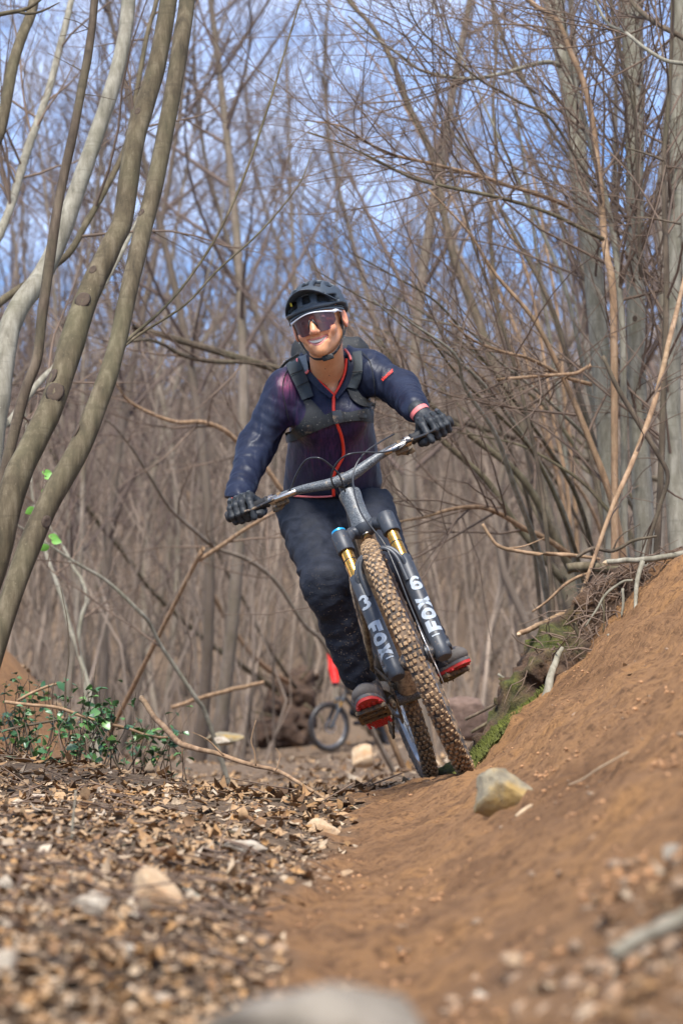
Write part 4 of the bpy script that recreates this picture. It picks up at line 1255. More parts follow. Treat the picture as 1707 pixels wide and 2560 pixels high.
# ------------------------------------------------------------------ solid modelling with distance fields
def smin(a, b, k):
    h = np.clip(0.5 + 0.5 * (b - a) / k, 0, 1)
    return b * (1 - h) + a * h - k * h * (1 - h)
def smax(a, b, k): return -smin(-a, -b, k)
def s_cone(p, a, b, ra, rb):
    a = np.asarray(a, float); ab = np.asarray(b, float) - a
    t = np.clip(((p - a) @ ab) / max(1e-9, ab @ ab), 0, 1)
    d = p - a - t[..., None] * ab
    return np.sqrt((d * d).sum(-1)) - (ra + (rb - ra) * t)
def s_ell(p, c, r, M=None):
    q = p - np.asarray(c, float)
    if M is not None: q = q @ np.asarray(M)
    r = np.asarray(r, float)
    k0 = np.sqrt(((q / r) ** 2).sum(-1)); k1 = np.sqrt(((q / (r * r)) ** 2).sum(-1))
    return k0 * (k0 - 1) / np.maximum(k1, 1e-9)
def s_box(p, c, h, rr=0.0, M=None):
    q = p - np.asarray(c, float)
    if M is not None: q = q @ np.asarray(M)
    q = np.abs(q) - (np.asarray(h, float) - rr)
    return np.sqrt((np.maximum(q, 0) ** 2).sum(-1)) + np.minimum(q.max(-1), 0) - rr

def surface_net(fn, lo, hi, h):
    lo = np.asarray(lo, float); hi = np.asarray(hi, float)
    n = np.ceil((hi - lo) / h).astype(int) + 1
    ax = [lo[i] + h * np.arange(n[i]) for i in range(3)]
    V = np.empty(n, np.float32)
    yz = np.stack(np.meshgrid(ax[1], ax[2], indexing='ij'), -1)
    step = max(1, int(400000 / (n[1] * n[2])))
    for i in range(0, n[0], step):
        xs = ax[0][i:i + step]
        g = np.empty((len(xs), n[1], n[2], 3)); g[..., 1:] = yz; g[..., 0] = xs[:, None, None]
        V[i:i + step] = fn(g)
    nx, ny, nz = n - 1
    acc = np.zeros((nx, ny, nz, 3), np.float32); cnt = np.zeros((nx, ny, nz), np.float32)
    def cor(dx, dy, dz): return V[dx:dx + nx, dy:dy + ny, dz:dz + nz]
    C = [(i, j, k) for i in (0, 1) for j in (0, 1) for k in (0, 1)]
    for a in C:
        for axn in range(3):
            if a[axn]: continue
            b = list(a); b[axn] = 1
            va, vb = cor(*a), cor(*b)
            m = (va < 0) != (vb < 0)
            t = np.where(m, va / np.where(m, va - vb, 1), 0)
            for k in range(3):
                acc[..., k] += np.where(m, a[k] + (t if k == axn else 0), 0)
            cnt += m
    act = cnt > 0
    idx = -np.ones((nx, ny, nz), np.int64); idx[act] = np.arange(act.sum())
    ijk = np.argwhere(act)
    verts = lo + (ijk + acc[act] / cnt[act][:, None]) * h
    quads = []
    S = V < 0
    for axn in range(3):
        a1, a2 = (axn + 1) % 3, (axn + 2) % 3
        sl0 = [slice(None)] * 3; sl1 = [slice(None)] * 3
        sl0[axn] = slice(0, -1); sl1[axn] = slice(1, None)
        A, B = S[tuple(sl0)], S[tuple(sl1)]
        e = np.argwhere(A != B)
        ok = (e[:, a1] > 0) & (e[:, a2] > 0) & (e[:, a1] < n[a1] - 1) & (e[:, a2] < n[a2] - 1)
        e = e[ok]
        flip = A[tuple(e.T)]
        def cell(d1, d2):
            c = e.copy(); c[:, a1] -= d1; c[:, a2] -= d2
            return idx[tuple(c.T)]
        q = np.stack([cell(1, 1), cell(0, 1), cell(0, 0), cell(1, 0)], -1)
        q[~flip] = q[~flip][:, ::-1]
        quads.append(q)
    return verts, np.concatenate(quads)

def vnormals(v, q):
    f = np.cross(v[q[:, 2]] - v[q[:, 0]], v[q[:, 3]] - v[q[:, 1]])
    n = np.zeros_like(v)
    for k in range(4): np.add.at(n, q[:, k], f)
    return unit(n)

def net_obj(name, fn, lo, hi, h, mat, parent, disp=None, attrs=None, M=None, relax=1, orig=None):
    """distance field -> mesh; M maps local points to the world"""
    v, q = surface_net(fn, lo, hi, h)
    for _ in range(relax):       # light smoothing
        s = np.zeros_like(v); c = np.zeros(len(v))
        for a, b in ((0, 1), (1, 2), (2, 3), (3, 0)):
            np.add.at(s, q[:, a], v[q[:, b]]); np.add.at(c, q[:, a], 1)
            np.add.at(s, q[:, b], v[q[:, a]]); np.add.at(c, q[:, b], 1)
        v = v * 0.5 + 0.5 * s / c[:, None]
    if disp is not None:
        v = v + vnormals(v, q) * disp(v)[:, None]
    at = {k: f(v) for k, f in (attrs or {}).items()}
    if M is not None:
        Mn = np.array(M); v = v @ Mn[:3, :3].T + Mn[:3, 3]
    org = np.array(parent.matrix_world.translation) if orig is None else np.asarray(orig, float)
    me = np_mesh(name, v - org, q, attrs=at)
    o = link(name, me, parent, mat)
    return o

def A(px, py, Y): return np.array(P(px, py, Y))

# ------------------------------------------------------------------ materials of the rider
m_skin, _nt, _b = mat_new('skin')
_v = objvec(_nt)
_c = ramp(_nt, noise_n(_nt, 22, 5, .6, _v), [(0.3, (0.58, 0.245, 0.108)), (0.7, (0.69, 0.33, 0.165))])
_blush = nd(_nt, 'ShaderNodeAttribute', attribute_name='blush').outputs['Fac']
_c = mixc(_nt, _blush, _c, (0.60, 0.20, 0.14))
_c = mixc(_nt, ramp(_nt, noise_n(_nt, 420, 3, .6, _v), [(.60, 0), (.72, .35)]), _c, (0.40, 0.16, 0.09))
_nt.links.new(_c, _b.inputs['Base Color'])
_b.inputs['Roughness'].default_value = 0.45
_b.inputs['Subsurface Weight'].default_value = 0.15
_b.inputs['Subsurface Radius'].default_value = (0.012, 0.005, 0.003)
_b.inputs['Subsurface Scale'].default_value = 0.6
bump(_nt, _b, noise_n(_nt, 900, 3, .6, _v), 0.12, 0.001)
m_lip = simple('lips', (0.60, 0.20, 0.17), 0.35, var=0.12, vscale=200)
m_teeth = simple('teeth', (0.80, 0.74, 0.64), 0.25, var=0.05)
m_eye = simple('eye_white', (0.75, 0.72, 0.70), 0.15, var=0.03)
m_iris = simple('iris', (0.05, 0.03, 0.02), 0.15, var=0.2)
m_hair = simple('hair', (0.05, 0.03, 0.018), 0.5, var=0.4, vscale=150, bmp=.4)
m_mole = simple('mole', (0.12, 0.05, 0.03), 0.6)

m_jacket, _nt, _b = mat_new('windbreaker_nylon')
_v = objvec(_nt)
_pu = nd(_nt, 'ShaderNodeAttribute', attribute_name='purple').outputs['Fac']
_pi = nd(_nt, 'ShaderNodeAttribute', attribute_name='pink').outputs['Fac']
_n1 = noise_n(_nt, 14, 4, .6, _v)
_c = ramp(_nt, _n1, [(0.3, (0.009, 0.011, 0.024)), (0.7, (0.016, 0.021, 0.042))])
_vs = objvec(_nt, (1, 0.3, 0.12)); _st = noise_n(_nt, 130, 3, .6, _vs)
_pc = ramp(_nt, _st, [(0.35, (0.018, 0.010, 0.028)), (0.55, (0.044, 0.018, 0.058)), (0.7, (0.075, 0.020, 0.052))])
_c = mixc(_nt, _pu, _c, _pc)
_c = mixc(_nt, mixc(_nt, ramp(_nt, _st, [(0.38, 0.2), (0.6, 1)]), (0, 0, 0), _pi), _c, (0.26, 0.055, 0.12))
_spk = noise_n(_nt, 95, 2, .5, _v)
_c = mixc(_nt, ramp(_nt, _spk, [(0.83, 0), (0.85, 0.6)]), _c, (0.45, 0.40, 0.36))
_nt.links.new(_c, _b.inputs['Base Color'])
_b.inputs['Roughness'].default_value = 0.46
_b.inputs['Specular IOR Level'].default_value = 0.22
_b.inputs['Sheen Weight'].default_value = 0.0
_b.inputs['Sheen Tint'].default_value = (0.5, 0.6, 1.0, 1)
_wr = noise_n(_nt, 22, 3, .5, objvec(_nt, (1, 1, .55)), 2.2)
_wr2 = noise_n(_nt, 60, 3, .5, objvec(_nt, (1, 1, .3)), 1.6)
_ad = nd(_nt, 'ShaderNodeMath', operation='MULTIPLY_ADD', i_1=0.18); _nt.links.new(_wr2, _ad.inputs[0]); _nt.links.new(_wr, _ad.inputs[2])
bump(_nt, _b, _ad.outputs[0], 0.30, 0.008)

m_trouser, _nt, _b = mat_new('trouser_cloth')
_v = objvec(_nt)
_c = ramp(_nt, noise_n(_nt, 30, 4, .6, _v), [(0.3, (0.010, 0.012, 0.018)), (0.7, (0.019, 0.022, 0.033))])
_low = nd(_nt, 'ShaderNodeAttribute', attribute_name='splash').outputs['Fac']
_sp = nd(_nt, 'ShaderNodeTexVoronoi'); _sp.inputs['Scale'].default_value = 170
_nt.links.new(_v, _sp.inputs['Vector'])
_spn = ramp(_nt, noise_n(_nt, 40, 3, .6, _v), [(0.50, 0), (0.66, 1)])
_dots = ramp(_nt, _sp.outputs['Distance'], [(0.17, 1), (0.30, 0)])
_m1 = nd(_nt, 'ShaderNodeMath', operation='MULTIPLY'); _nt.links.new(_dots, _m1.inputs[0]); _nt.links.new(_spn, _m1.inputs[1])
_m2 = nd(_nt, 'ShaderNodeMath', operation='MULTIPLY'); _nt.links.new(_m1.outputs[0], _m2.inputs[0]); _nt.links.new(_low, _m2.inputs[1])
_c = mixc(_nt, _m2.outputs[0], _c, (0.46, 0.34, 0.22))
_nt.links.new(_c, _b.inputs['Base Color']); _b.inputs['Roughness'].default_value = 0.7
_b.inputs['Specular IOR Level'].default_value = 0.22
bump(_nt, _b, noise_n(_nt, 26, 5, .6, objvec(_nt, (1, 1, 1.6)), 1.0), 0.4, 0.010)

m_glove = simple('glove_fabric', (0.013, 0.015, 0.018), 0.6, var=0.3, vscale=60, bmp=0.4, bscale=260)
m_glove_pad = simple('glove_pad', (0.045, 0.052, 0.058), 0.55, var=0.15, vscale=90)
m_strap = simple('pack_strap', (0.020, 0.027, 0.031), 0.7, var=0.2, vscale=70, bmp=0.5, bscale=500)
m_web = simple('pack_webbing', (0.010, 0.011, 0.012), 0.7, var=0.3, vscale=60, bmp=0.5, bscale=400, dirt=(.3, .26, .22), dirt_amt=.02, dscale=120)
m_zip = simple('red_zip', (0.72, 0.035, 0.012), 0.5, var=0.1, vscale=200)
m_coral = simple('coral_trim', (0.68, 0.16, 0.15), 0.6, var=0.1, vscale=100)
m_greytrim = simple('grey_trim', (0.16, 0.18, 0.20), 0.6, var=0.3, vscale=150)
m_shoe = simple('shoe_upper', (0.040, 0.038, 0.045), 0.7, var=0.35, vscale=50, dirt=(0.26, 0.19, 0.135), dirt_amt=0.25, dscale=45, bmp=.4, bscale=220)
m_toe = simple('shoe_toe_cap', (0.115, 0.098, 0.084), 0.8, var=0.3, vscale=60, bmp=.3)
m_sole = simple('red_sole', (0.52, 0.028, 0.024), 0.6, var=0.2, vscale=40, dirt=(0.16, 0.09, 0.06), dirt_amt=0.15, dscale=90, bmp=.5, bscale=180)
m_welt = simple('shoe_sidewall', (0.10, 0.095, 0.095), 0.7, var=0.3, vscale=70, dirt=(0.26, 0.19, 0.135), dirt_amt=0.2, dscale=60)
m_helmet = simple('helmet_matte', (0.034, 0.044, 0.056), 0.45, var=0.12, vscale=20, spec=0.5, bmp=.1, bscale=900)
m_foam = simple('helmet_foam', (0.014, 0.014, 0.016), 0.8, var=0.3, vscale=80)
m_yellow = simple('yellow_liner', (0.65, 0.52, 0.04), 0.5)
m_white = simple('white_frame', (0.72, 0.72, 0.76), 0.3, var=0.05)
m_lens, _nt, _b = mat_new('tinted_lens')
_b.inputs['Base Color'].default_value = (0.085, 0.044, 0.048, 1); _b.inputs['Roughness'].default_value = 0.05
_b.inputs['Specular IOR Level'].default_value = 0.9
_tr = nd(_nt, 'ShaderNodeBsdfTransparent'); _tr.inputs[0].default_value = (0.60, 0.40, 0.41, 1)
_mx = nd(_nt, 'ShaderNodeMixShader', i_0=0.42)
_out = [n for n in _nt.nodes if n.type == 'OUTPUT_MATERIAL'][0]
_nt.links.new(_tr.outputs[0], _mx.inputs[1]); _nt.links.new(_b.outputs[0], _mx.inputs[2]); _nt.links.new(_mx.outputs[0], _out.inputs[0])

# ------------------------------------------------------------------ the rider: joints
G_R, G_L = np.array(bw(BARP(-.315)[0], True)), np.array(bw(BARP(.315)[0], True))
F_R, F_L = np.array(bw(PED[0] + YW * -.055)), np.array(bw(PED[1] + YW * .055))
PELV = A(826, 1290, 7.58)
person = empty('person', (float(PELV[0]), float(PELV[1]), gz(PELV[0], PELV[1])), 'woman in dark jacket, helmet and tinted glasses riding the muddy bike towards the camera, smiling', 'person')
bpy.context.view_layer.update()
SH_R, EL_R = A(708, 985, 7.30), A(640, 1118, 7.30)
SH_L, EL_L = A(928, 934, 7.30), A(1000, 972, 7.25)
WR_R, WR_L = A(592, 1262, 7.07), A(1043, 1024, 7.00)

def wrinkle(v, amp, sc=16.0, st=(1, 1, 1)):
    q = v * np.array(st)
    w = pnoise(q + 0.02 * np.stack([pnoise(q, 9), pnoise(q + 5, 9), pnoise(q + 9, 9)], -1) * 2, sc, 2, .5)
    return amp * (0.6 - np.abs(w) * 1.6)

def f_torso(p):
    d = s_cone(p, A(778, 1222, 7.50), A(786, 1052, 7.38), .092, .076)
    d = smin(d, s_cone(p, A(886, 1205, 7.50), A(874, 1040, 7.38), .090, .074), .05)
    d = smin(d, s_cone(p, A(828, 1220, 7.45), A(828, 1060, 7.32), .088, .090), .05)
    d = smin(d, s_ell(p, A(786, 1052, 7.26), (.058, .056, .060)), .05)
    d = smin(d, s_ell(p, A(874, 1042, 7.26), (.058, .056, .060)), .05)
    d = smin(d, s_cone(p, A(722, 964, 7.34), A(918, 921, 7.34), .060, .060), .07)
    d = smin(d, s_cone(p, A(822, 926, 7.34), A(814, 884, 7.31), .067, .064), .03)
    d = smin(d, s_cone(p, A(820, 930, 7.34), A(826, 1030, 7.33), .072, .095), .05)
    d = smin(d, s_cone(p, A(764, 940, 7.36), A(812, 905, 7.32), .045, .055), .05)
    d = smin(d, s_cone(p, A(880, 918, 7.36), A(818, 900, 7.32), .045, .055), .05)
    return d
def f_arms(p):
    d = smin(s_cone(p, SH_R, EL_R, .062, .055), s_cone(p, EL_R, WR_R + np.array([0, 0, .012]), .056, .040), .035)
    e = smin(s_cone(p, SH_L, EL_L, .064, .056), s_cone(p, EL_L, WR_L + np.array([-.008, .03, .008]), .057, .044), .035)
    return np.minimum(d, e)
_hem = A(830, 1243, 7.40)
def topx(p):
    dy = p[..., 1] * _CP + p[..., 2] * _SP; dz = -p[..., 1] * _SP + p[..., 2] * _CP
    return CX + F * p[..., 0] / dy, CY - F * dz / dy
def f_jacket(p):
    d = smin(f_torso(p), f_arms(p), .045)
    hem = (_hem[2] - p[..., 2]) * 0.97 + 0.10 * (p[..., 1] - 7.4)          # hem plane
    d = smax(d, hem, .012)
    # the open neck: a wedge between the zip's two halves
    x, y = topx(p)
    l1 = (x - 772) * (990 - 905) - (y - 905) * (834 - 772)      # inside right of the left edge
    l2 = (864 - x) * (990 - 880) + (y - 880) * (836 - 864)
    w = np.minimum(l1 / 105.0, l2 / 113.5) / 790.0               # metres into the opening
    w = np.minimum(w, (7.36 - p[..., 1]))
    return np.maximum(d, w)
def jacket_disp(v):
    x, y = topx(v)
    arm = 1 - smooth01(0.0, 0.05, f_arms(v))
    fold = wrinkle(v, 0.0046, 13, (1, 1, .6)) * (.55 + .6 * arm)
    # rings of folds across the sleeves
    for a, b in ((SH_R, EL_R), (EL_R, WR_R), (SH_L, EL_L), (EL_L, WR_L)):
        ab = b - a; t = ((v - a) @ ab) / (ab @ ab)
        near = 1 - smooth01(.07, .10, np.abs(s_cone(v, a, b, 0, 0)))
        ph = t * np.linalg.norm(ab) * 190 + 2.4 * pnoise(v, 14, 2)
        fold += near * (0.0007 * np.sin(ph)) * smooth01(-.1, .2, t) * smooth01(1.1, .8, t)
    return fold
def at_purple(v):
    x, y = topx(v)
    body = smooth01(690, 740, x) * smooth01(950, 900, x) * smooth01(1000, 1065, y) * smooth01(1250, 1130, y)
    body *= 0.75 + 0.5 * pnoise(v, 9, 2)
    sh = np.exp(-(((x - 725) / 34) ** 2 + ((y - 985) / 42) ** 2))
    return np.clip(body * 1.1 + 0.9 * sh, 0, 1)
def at_pink(v):
    x, y = topx(v)
    return np.clip(np.exp(-(((x - 717) / 17) ** 2 + ((y - 958) / 20) ** 2)) * 1.1, 0, 1)
jk = net_obj('jacket', f_jacket, (-.42, 6.9, .38), (.32, 7.68, 1.24), .0052, m_jacket, person, jacket_disp, {'purple': at_purple, 'pink': at_pink})

# ------------------------------------------------------------------ trousers
HP_R, KN_R, AN_R = A(768, 1292, 7.52), A(812, 1458, 7.20), A(890, 1688, 7.30)
HP_L, KN_L, AN_L = A(908, 1264, 7.52), A(972, 1418, 7.20), A(1112, 1662, 7.62)
def f_trousers(p):
    d = s_ell(p, A(828, 1262, 7.54), (.165, .135, .115))
    d = smin(d, s_cone(p, HP_R, KN_R, .098, .068), .05)
    d = smin(d, s_cone(p, KN_R, AN_R, .068, .048), .03)
    e = smin(s_cone(p, HP_L, KN_L, .098, .068), s_cone(p, KN_L, AN_L, .066, .046), .03)
    d = smin(d, e, .04)
    # knee pad bulge
    d = smin(d, s_ell(p, KN_R + np.array([0, -.035, -.03]), (.045, .035, .07)), .04)
    return d
def trouser_disp(v):
    f = wrinkle(v, 0.0062, 9, (1, 1, 1.7))
    for a, b in ((HP_R, KN_R), (KN_R, AN_R), (HP_L, KN_L), (KN_L, AN_L)):
        ab = b - a; t = ((v - a) @ ab) / (ab @ ab)
        ph = t * np.linalg.norm(ab) * 105 + 3.0 * pnoise(v, 9, 2)
        f += 0.0009 * np.sin(ph) * smooth01(-.1, .15, t) * smooth01(1.1, .9, t) * (np.abs(s_cone(v, a, b, 0, 0)) < .12)
    return f
def at_splash(v):
    x, y = topx(v)
    return np.clip(smooth01(1380, 1560, y) * .8, 0, 1)
net_obj('trousers', f_trousers, (-.26, 6.98, -.02), (.42, 7.76, .72), .0056, m_trouser, person, trouser_disp, {'splash': at_splash})

# ------------------------------------------------------------------ draped pieces: rays from the camera side meet the cloth
def hit(px, py, fn, start=6.6):
    u, v_ = (px - CX) / F, (CY - py) / F
    d = np.array([u, _CP - v_ * _SP, _SP + v_ * _CP]); d /= np.linalg.norm(d)
    t = start
    for _ in range(70):
        s = float(fn((d * t)[None])[0])
        if s < 0.0004: break
        t += max(s * .8, .0008)
        if t > 8.2: break
    return d * t, d
def drape(name, left, right, fn, mat, parent, off=.003, thick=.008, m=7, n=7, puff=0.0, start=6.6):
    L, Rr = crv([list(p) for p in left], n), crv([list(p) for p in right], n)
    rows, th = [], []
    for i in range(len(L)):
        row, tr = [], []
        for j in range(m):
            t = j / (m - 1)
            px = L[i][0] * (1 - t) + Rr[i][0] * t; py = L[i][1] * (1 - t) + Rr[i][1] * t
            q, d = hit(px, py, fn, start)
            edge = (1 - (2 * t - 1) ** 4)
            row.append(q - d * off - np.array(PORG)); tr.append(Vector(-d * (thick + puff * edge)))
        rows.append([Vector(r_) for r_ in row]); th.append(tr)
    mb = MB(); mb.slab(rows, th)
    return mb.build(name, mat, parent, auto=50)
def drape_line(name, pts, w, fn, mat, parent, off=.002, start=6.6, n=6, flat=.45):
    c = crv([list(p) for p in pts], n)
    w3 = []
    for p in c:
        q, d = hit(p[0], p[1], fn, start); w3.append(Vector(q - d * off - np.array(PORG)))
    mb = MB(); mb.tube(w3, w, 8, flat=None)
    return mb.build(name, mat, parent, auto=0)
PORG = np.array(person.location)
def f_jd(p): return f_jacket(p) - 0.004
zl = [(768, 921), (785, 940), (801, 957), (818, 972), (834, 987)]
zr = [(866, 897), (864, 920), (859, 941), (848, 966), (836, 987)]
def f_body_closed(p): return smin(f_torso(p), f_arms(p), .045) - .004
drape_line('zip_tape', zl, .0045, f_body_closed, m_zip, jk, .0)
drape_line('zip_tape', zr, .0045, f_body_closed, m_zip, jk, .0)
drape_line('zip_tape', [(834, 987), (834, 1005), (834, 1026), (838, 1046), (844, 1064), (852, 1085), (857, 1110), (858, 1138), (848, 1160), (836, 1184), (833, 1210), (834, 1240)], .0052, f_body_closed, m_zip, jk, .001)
drape_line('hem_piping', [(715, 1236), (740, 1240), (775, 1242), (805, 1242), (832, 1240)], .0032, f_body_closed, m_coral, jk, .001)
# collar flaps with pale lining
drape('collar', [(742, 900), (757, 930), (790, 968), (826, 996)], [(769, 905), (775, 926), (803, 958), (833, 988)], f_body_closed, m_jacket, jk, .002, .006, 5, 5)
drape('collar', [(868, 880), (870, 915), (863, 948), (838, 990)], [(893, 872), (892, 912), (880, 950), (843, 998)], f_body_closed, m_jacket, jk, .002, .006, 5, 5)
drape('collar_lining', [(744, 893), (748, 908), (755, 926), (764, 932)], [(764, 886), (768, 905), (770, 918), (771, 926)], f_body_closed, m_greytrim, jk, .008, .004, 5, 4)
drape_line('collar_trim', [(743, 898), (747, 913), (755, 928), (766, 932), (771, 925)], .0042, f_body_closed, m_coral, jk, .012)
drape_line('collar_trim', [(861, 872), (868, 880), (874, 890), (877, 900)], .0042, f_body_closed, m_coral, jk, .014)
drape_line('seam', [(742, 902), (716, 930), (706, 970), (714, 1015), (722, 1052)], .0014, f_body_closed, m_web, jk, .001)
drape_line('seam', [(905, 880), (925, 905), (934, 950), (938, 1000), (936, 1022)], .0014, f_body_closed, m_web, jk, .001)
# small red word on the upper sleeve
def word_on(text, p0, p1, size, fn, mat, parent):
    cu = bpy.data.curves.new('word', 'FONT'); cu.body = text; cu.size = 1.0; cu.offset = 0.012
    to = bpy.data.objects.new('word', cu); COL.objects.link(to)
    dg = bpy.context.evaluated_depsgraph_get()
    me = bpy.data.meshes.new_from_object(to.evaluated_get(dg))
    bpy.data.objects.remove(to)
    xs = [v.co.x for v in me.vertices]; wd = max(xs)
    a = np.array(p0, float); d = np.array(p1, float) - a; L = np.linalg.norm(d); d /= L
    nrm = np.array([d[1], -d[0]])
    k = L / wd
    for v in me.vertices:
        px = a + d * v.co.x * k + nrm * v.co.y * k * size
        q, dr_ = hit(px[0], px[1], fn)
        v.co = Vector(q - dr_ * .0035 - PORG)
    return link('sleeve_word', me, parent, mat)
word_on('sienter', (956, 953), (985, 926), 0.95, f_jd, m_zip, jk)

# ------------------------------------------------------------------ trail pack worn over the jacket
pack = empty('hydration_pack', tuple(A(826, 1000, 7.5)), 'black hydration pack with padded shoulder straps worn over the jacket', 'backpack')
bpy.context.view_layer.update()
_po = PORG; PORG = np.array(pack.location)
drape('shoulder_strap', [(712, 902), (722, 930), (740, 968), (755, 1000)], [(744, 888), (757, 918), (772, 955), (784, 990)], f_body_closed, m_strap, pack, .004, .012, 9, 6, .004)
drape('shoulder_strap', [(880, 880), (884, 915), (876, 948), (868, 968)], [(903, 876), (906, 915), (902, 948), (892, 972)], f_body_closed, m_strap, pack, .004, .010, 9, 6, .003)
for (a, b_) in (((727, 936), (757, 924)), ((742, 966), (772, 952)), ((880, 930), (906, 928))):
    drape_line('stitch_band', [a, ((a[0] + b_[0]) / 2, (a[1] + b_[1]) / 2), b_], .002, lambda p: f_body_closed(p) - .016, m_web, pack, .002)
drape('side_panel', [(757, 1000), (765, 1025), (752, 1055), (725, 1078)], [(778, 998), (806, 1030), (815, 1048), (770, 1078)], f_body_closed, m_web, pack, .003, .006, 7, 5)
drape('chest_strap', [(712, 1082), (745, 1072), (790, 1048), (832, 1028)], [(716, 1108), (750, 1096), (795, 1076), (836, 1060)], f_body_closed, m_web, pack, .006, .007, 6, 6)
drape('chest_strap', [(846, 1026), (870, 1030), (900, 1024), (935, 1020)], [(850, 1056), (872, 1054), (900, 1052), (934, 1058)], f_body_closed, m_web, pack, .006, .007, 6, 6)
drape('side_panel', [(868, 972), (878, 995), (900, 1012), (935, 1020)], [(892, 972), (905, 990), (922, 1000), (938, 1010)], f_body_closed, m_web, pack, .003, .006, 6, 5)
drape('buckle', [(830, 1028), (832, 1045), (836, 1061)], [(852, 1024), (856, 1040), (860, 1055)], f_body_closed, m_black, pack, .012, .012, 5, 4)
drape('strap_slider', [(758, 1068), (762, 1088)], [(778, 1060), (782, 1080)], f_body_closed, m_black, pack, .012, .007, 4, 3)
drape('strap_slider', [(898, 1028), (899, 1044)], [(916, 1028), (917, 1044)], f_body_closed, m_black, pack, .012, .007, 4, 3)
def f_pack(p):
    return s_box(p, A(826, 985, 7.53), (.13, .06, .19), .05)
net_obj('pack_body', f_pack, A(826, 985, 7.53) - np.array([.17, .10, .24]), A(826, 985, 7.53) + np.array([.17, .10, .24]), .008, m_web, pack, lambda v: wrinkle(v, .004, 12))
mb = MB()
for pts in ([(700, 925), (712, 908), (735, 893), (752, 884)], [(694, 930), (706, 915), (722, 900), (745, 886)]):
    mb.tube([Vector(A(x, y, 7.34)) - Vector(PORG) for x, y in pts], .004, 6)
mb.build('load_strap', m_web, pack)
PORG = _po

# ------------------------------------------------------------------ gloves
def glove(side, G, WR):
    s = side                                            # -1 her right, +1 her left
    d = np.array((Vector(bw(BARP(s * .36)[0], True)) - Vector(bw(BARP(s * .26)[0], True))).normalized())
    fwd = np.array([0, -1.0, -0.10]); fwd = unit(fwd - d * (fwd @ d))
    up = np.cross(d, fwd) * (1 if np.cross(d, fwd)[2] > 0 else -1)
    O = np.array(bw(BARP(s * .284)[0], True))            # inner end of the grip
    def pt(y, f, u): return O + d * y + fwd * f + up * u
    bones = []
    fx = [.012, .034, .055, .075]
    for i, y in enumerate(fx):
        ro = (.0115, .0115, .0110, .0098)[i]
        if i == 0:       # index finger on the brake blade
            ch = [pt(y, -.006, .036), pt(y - .004, .030, .024), pt(y - .006, .046, -.004), pt(y - .004, .050, -.030)]
        else:
            k = (1, 1.04, 1.0, .9)[i]
            ch = [pt(y, -.008, .036 * k), pt(y + .001, .026 * k, .024 * k), pt(y + .002, .034 * k, -.004), pt(y + .002, .022 * k, -.026 * k), pt(y + .001, .004, -.027 * k)]
        bones.append((ch, ro))
    th = [pt(.000, -.030, .010), pt(-.010, -.006, -.022), pt(-.004, .020, -.027), pt(.014, .030, -.020)]
    W = np.asarray(WR) + np.array([0, 0.0, 0.0])
    def fn(p):
        r = None
        for ch, ro in bones:
            f = None
            for k in range(len(ch) - 1):
                c = s_cone(p, ch[k], ch[k + 1], ro * (1 - .05 * k), ro * (1 - .05 * (k + 1)))
                f = c if f is None else smin(f, c, .005)
            r = f if r is None else smin(r, f, .0022)
        t = None
        for k in range(3):
            c = s_cone(p, th[k], th[k + 1], .0130 - .001 * k, .0125 - .001 * k)
            t = c if t is None else smin(t, c, .006)
        r = smin(r, t, .004)
        palm = smin(s_cone(p, pt(.014, -.012, .030), pt(.072, -.012, .029), .0165, .0150), s_cone(p, pt(.012, -.034, .012), pt(.070, -.030, .012), .016, .015), .02)
        palm = smin(palm, s_cone(p, pt(.040, -.030, .022), W, .030, .029), .024)
        return smin(r, palm, .008)
    allp = np.array([q for ch, _ in bones for q in ch] + th + [W])
    lo, hi = allp.min(0) - .045, allp.max(0) + .045
    g = net_obj('glove', fn, lo, hi, .0024, m_glove, person, lambda v: wrinkle(v, .0010, 55))
    # knuckle pad and finger welts
    mb = MB()
    for i, y in enumerate(fx):
        c = [pt(y, -.012, .048 if i else .0485), pt(y, .012, .045 * (1, 1.02, 1, .92)[i])]
        mb.tube([Vector(q - PORG) for q in c], .0062, 8)
    mb.build('knuckle_pad', m_glove_pad, g)
    # cuff: coral wrist band showing under the sleeve
    a = W + (np.asarray(pt(.04, -.03, .022)) - W) * .10
    b = W + (np.asarray(pt(.04, -.03, .022)) - W) * .34
    mb = MB(); mb.tube([Vector(a - PORG), Vector(b - PORG)], .0315, 20, cap=False)
    mb.tube([Vector(a - PORG), Vector(b - PORG)], .030, 20, cap=False)
    mb.build('wrist_band', m_coral, g)
    return g
glove(-1, G_R, WR_R); glove(1, G_L, WR_L)

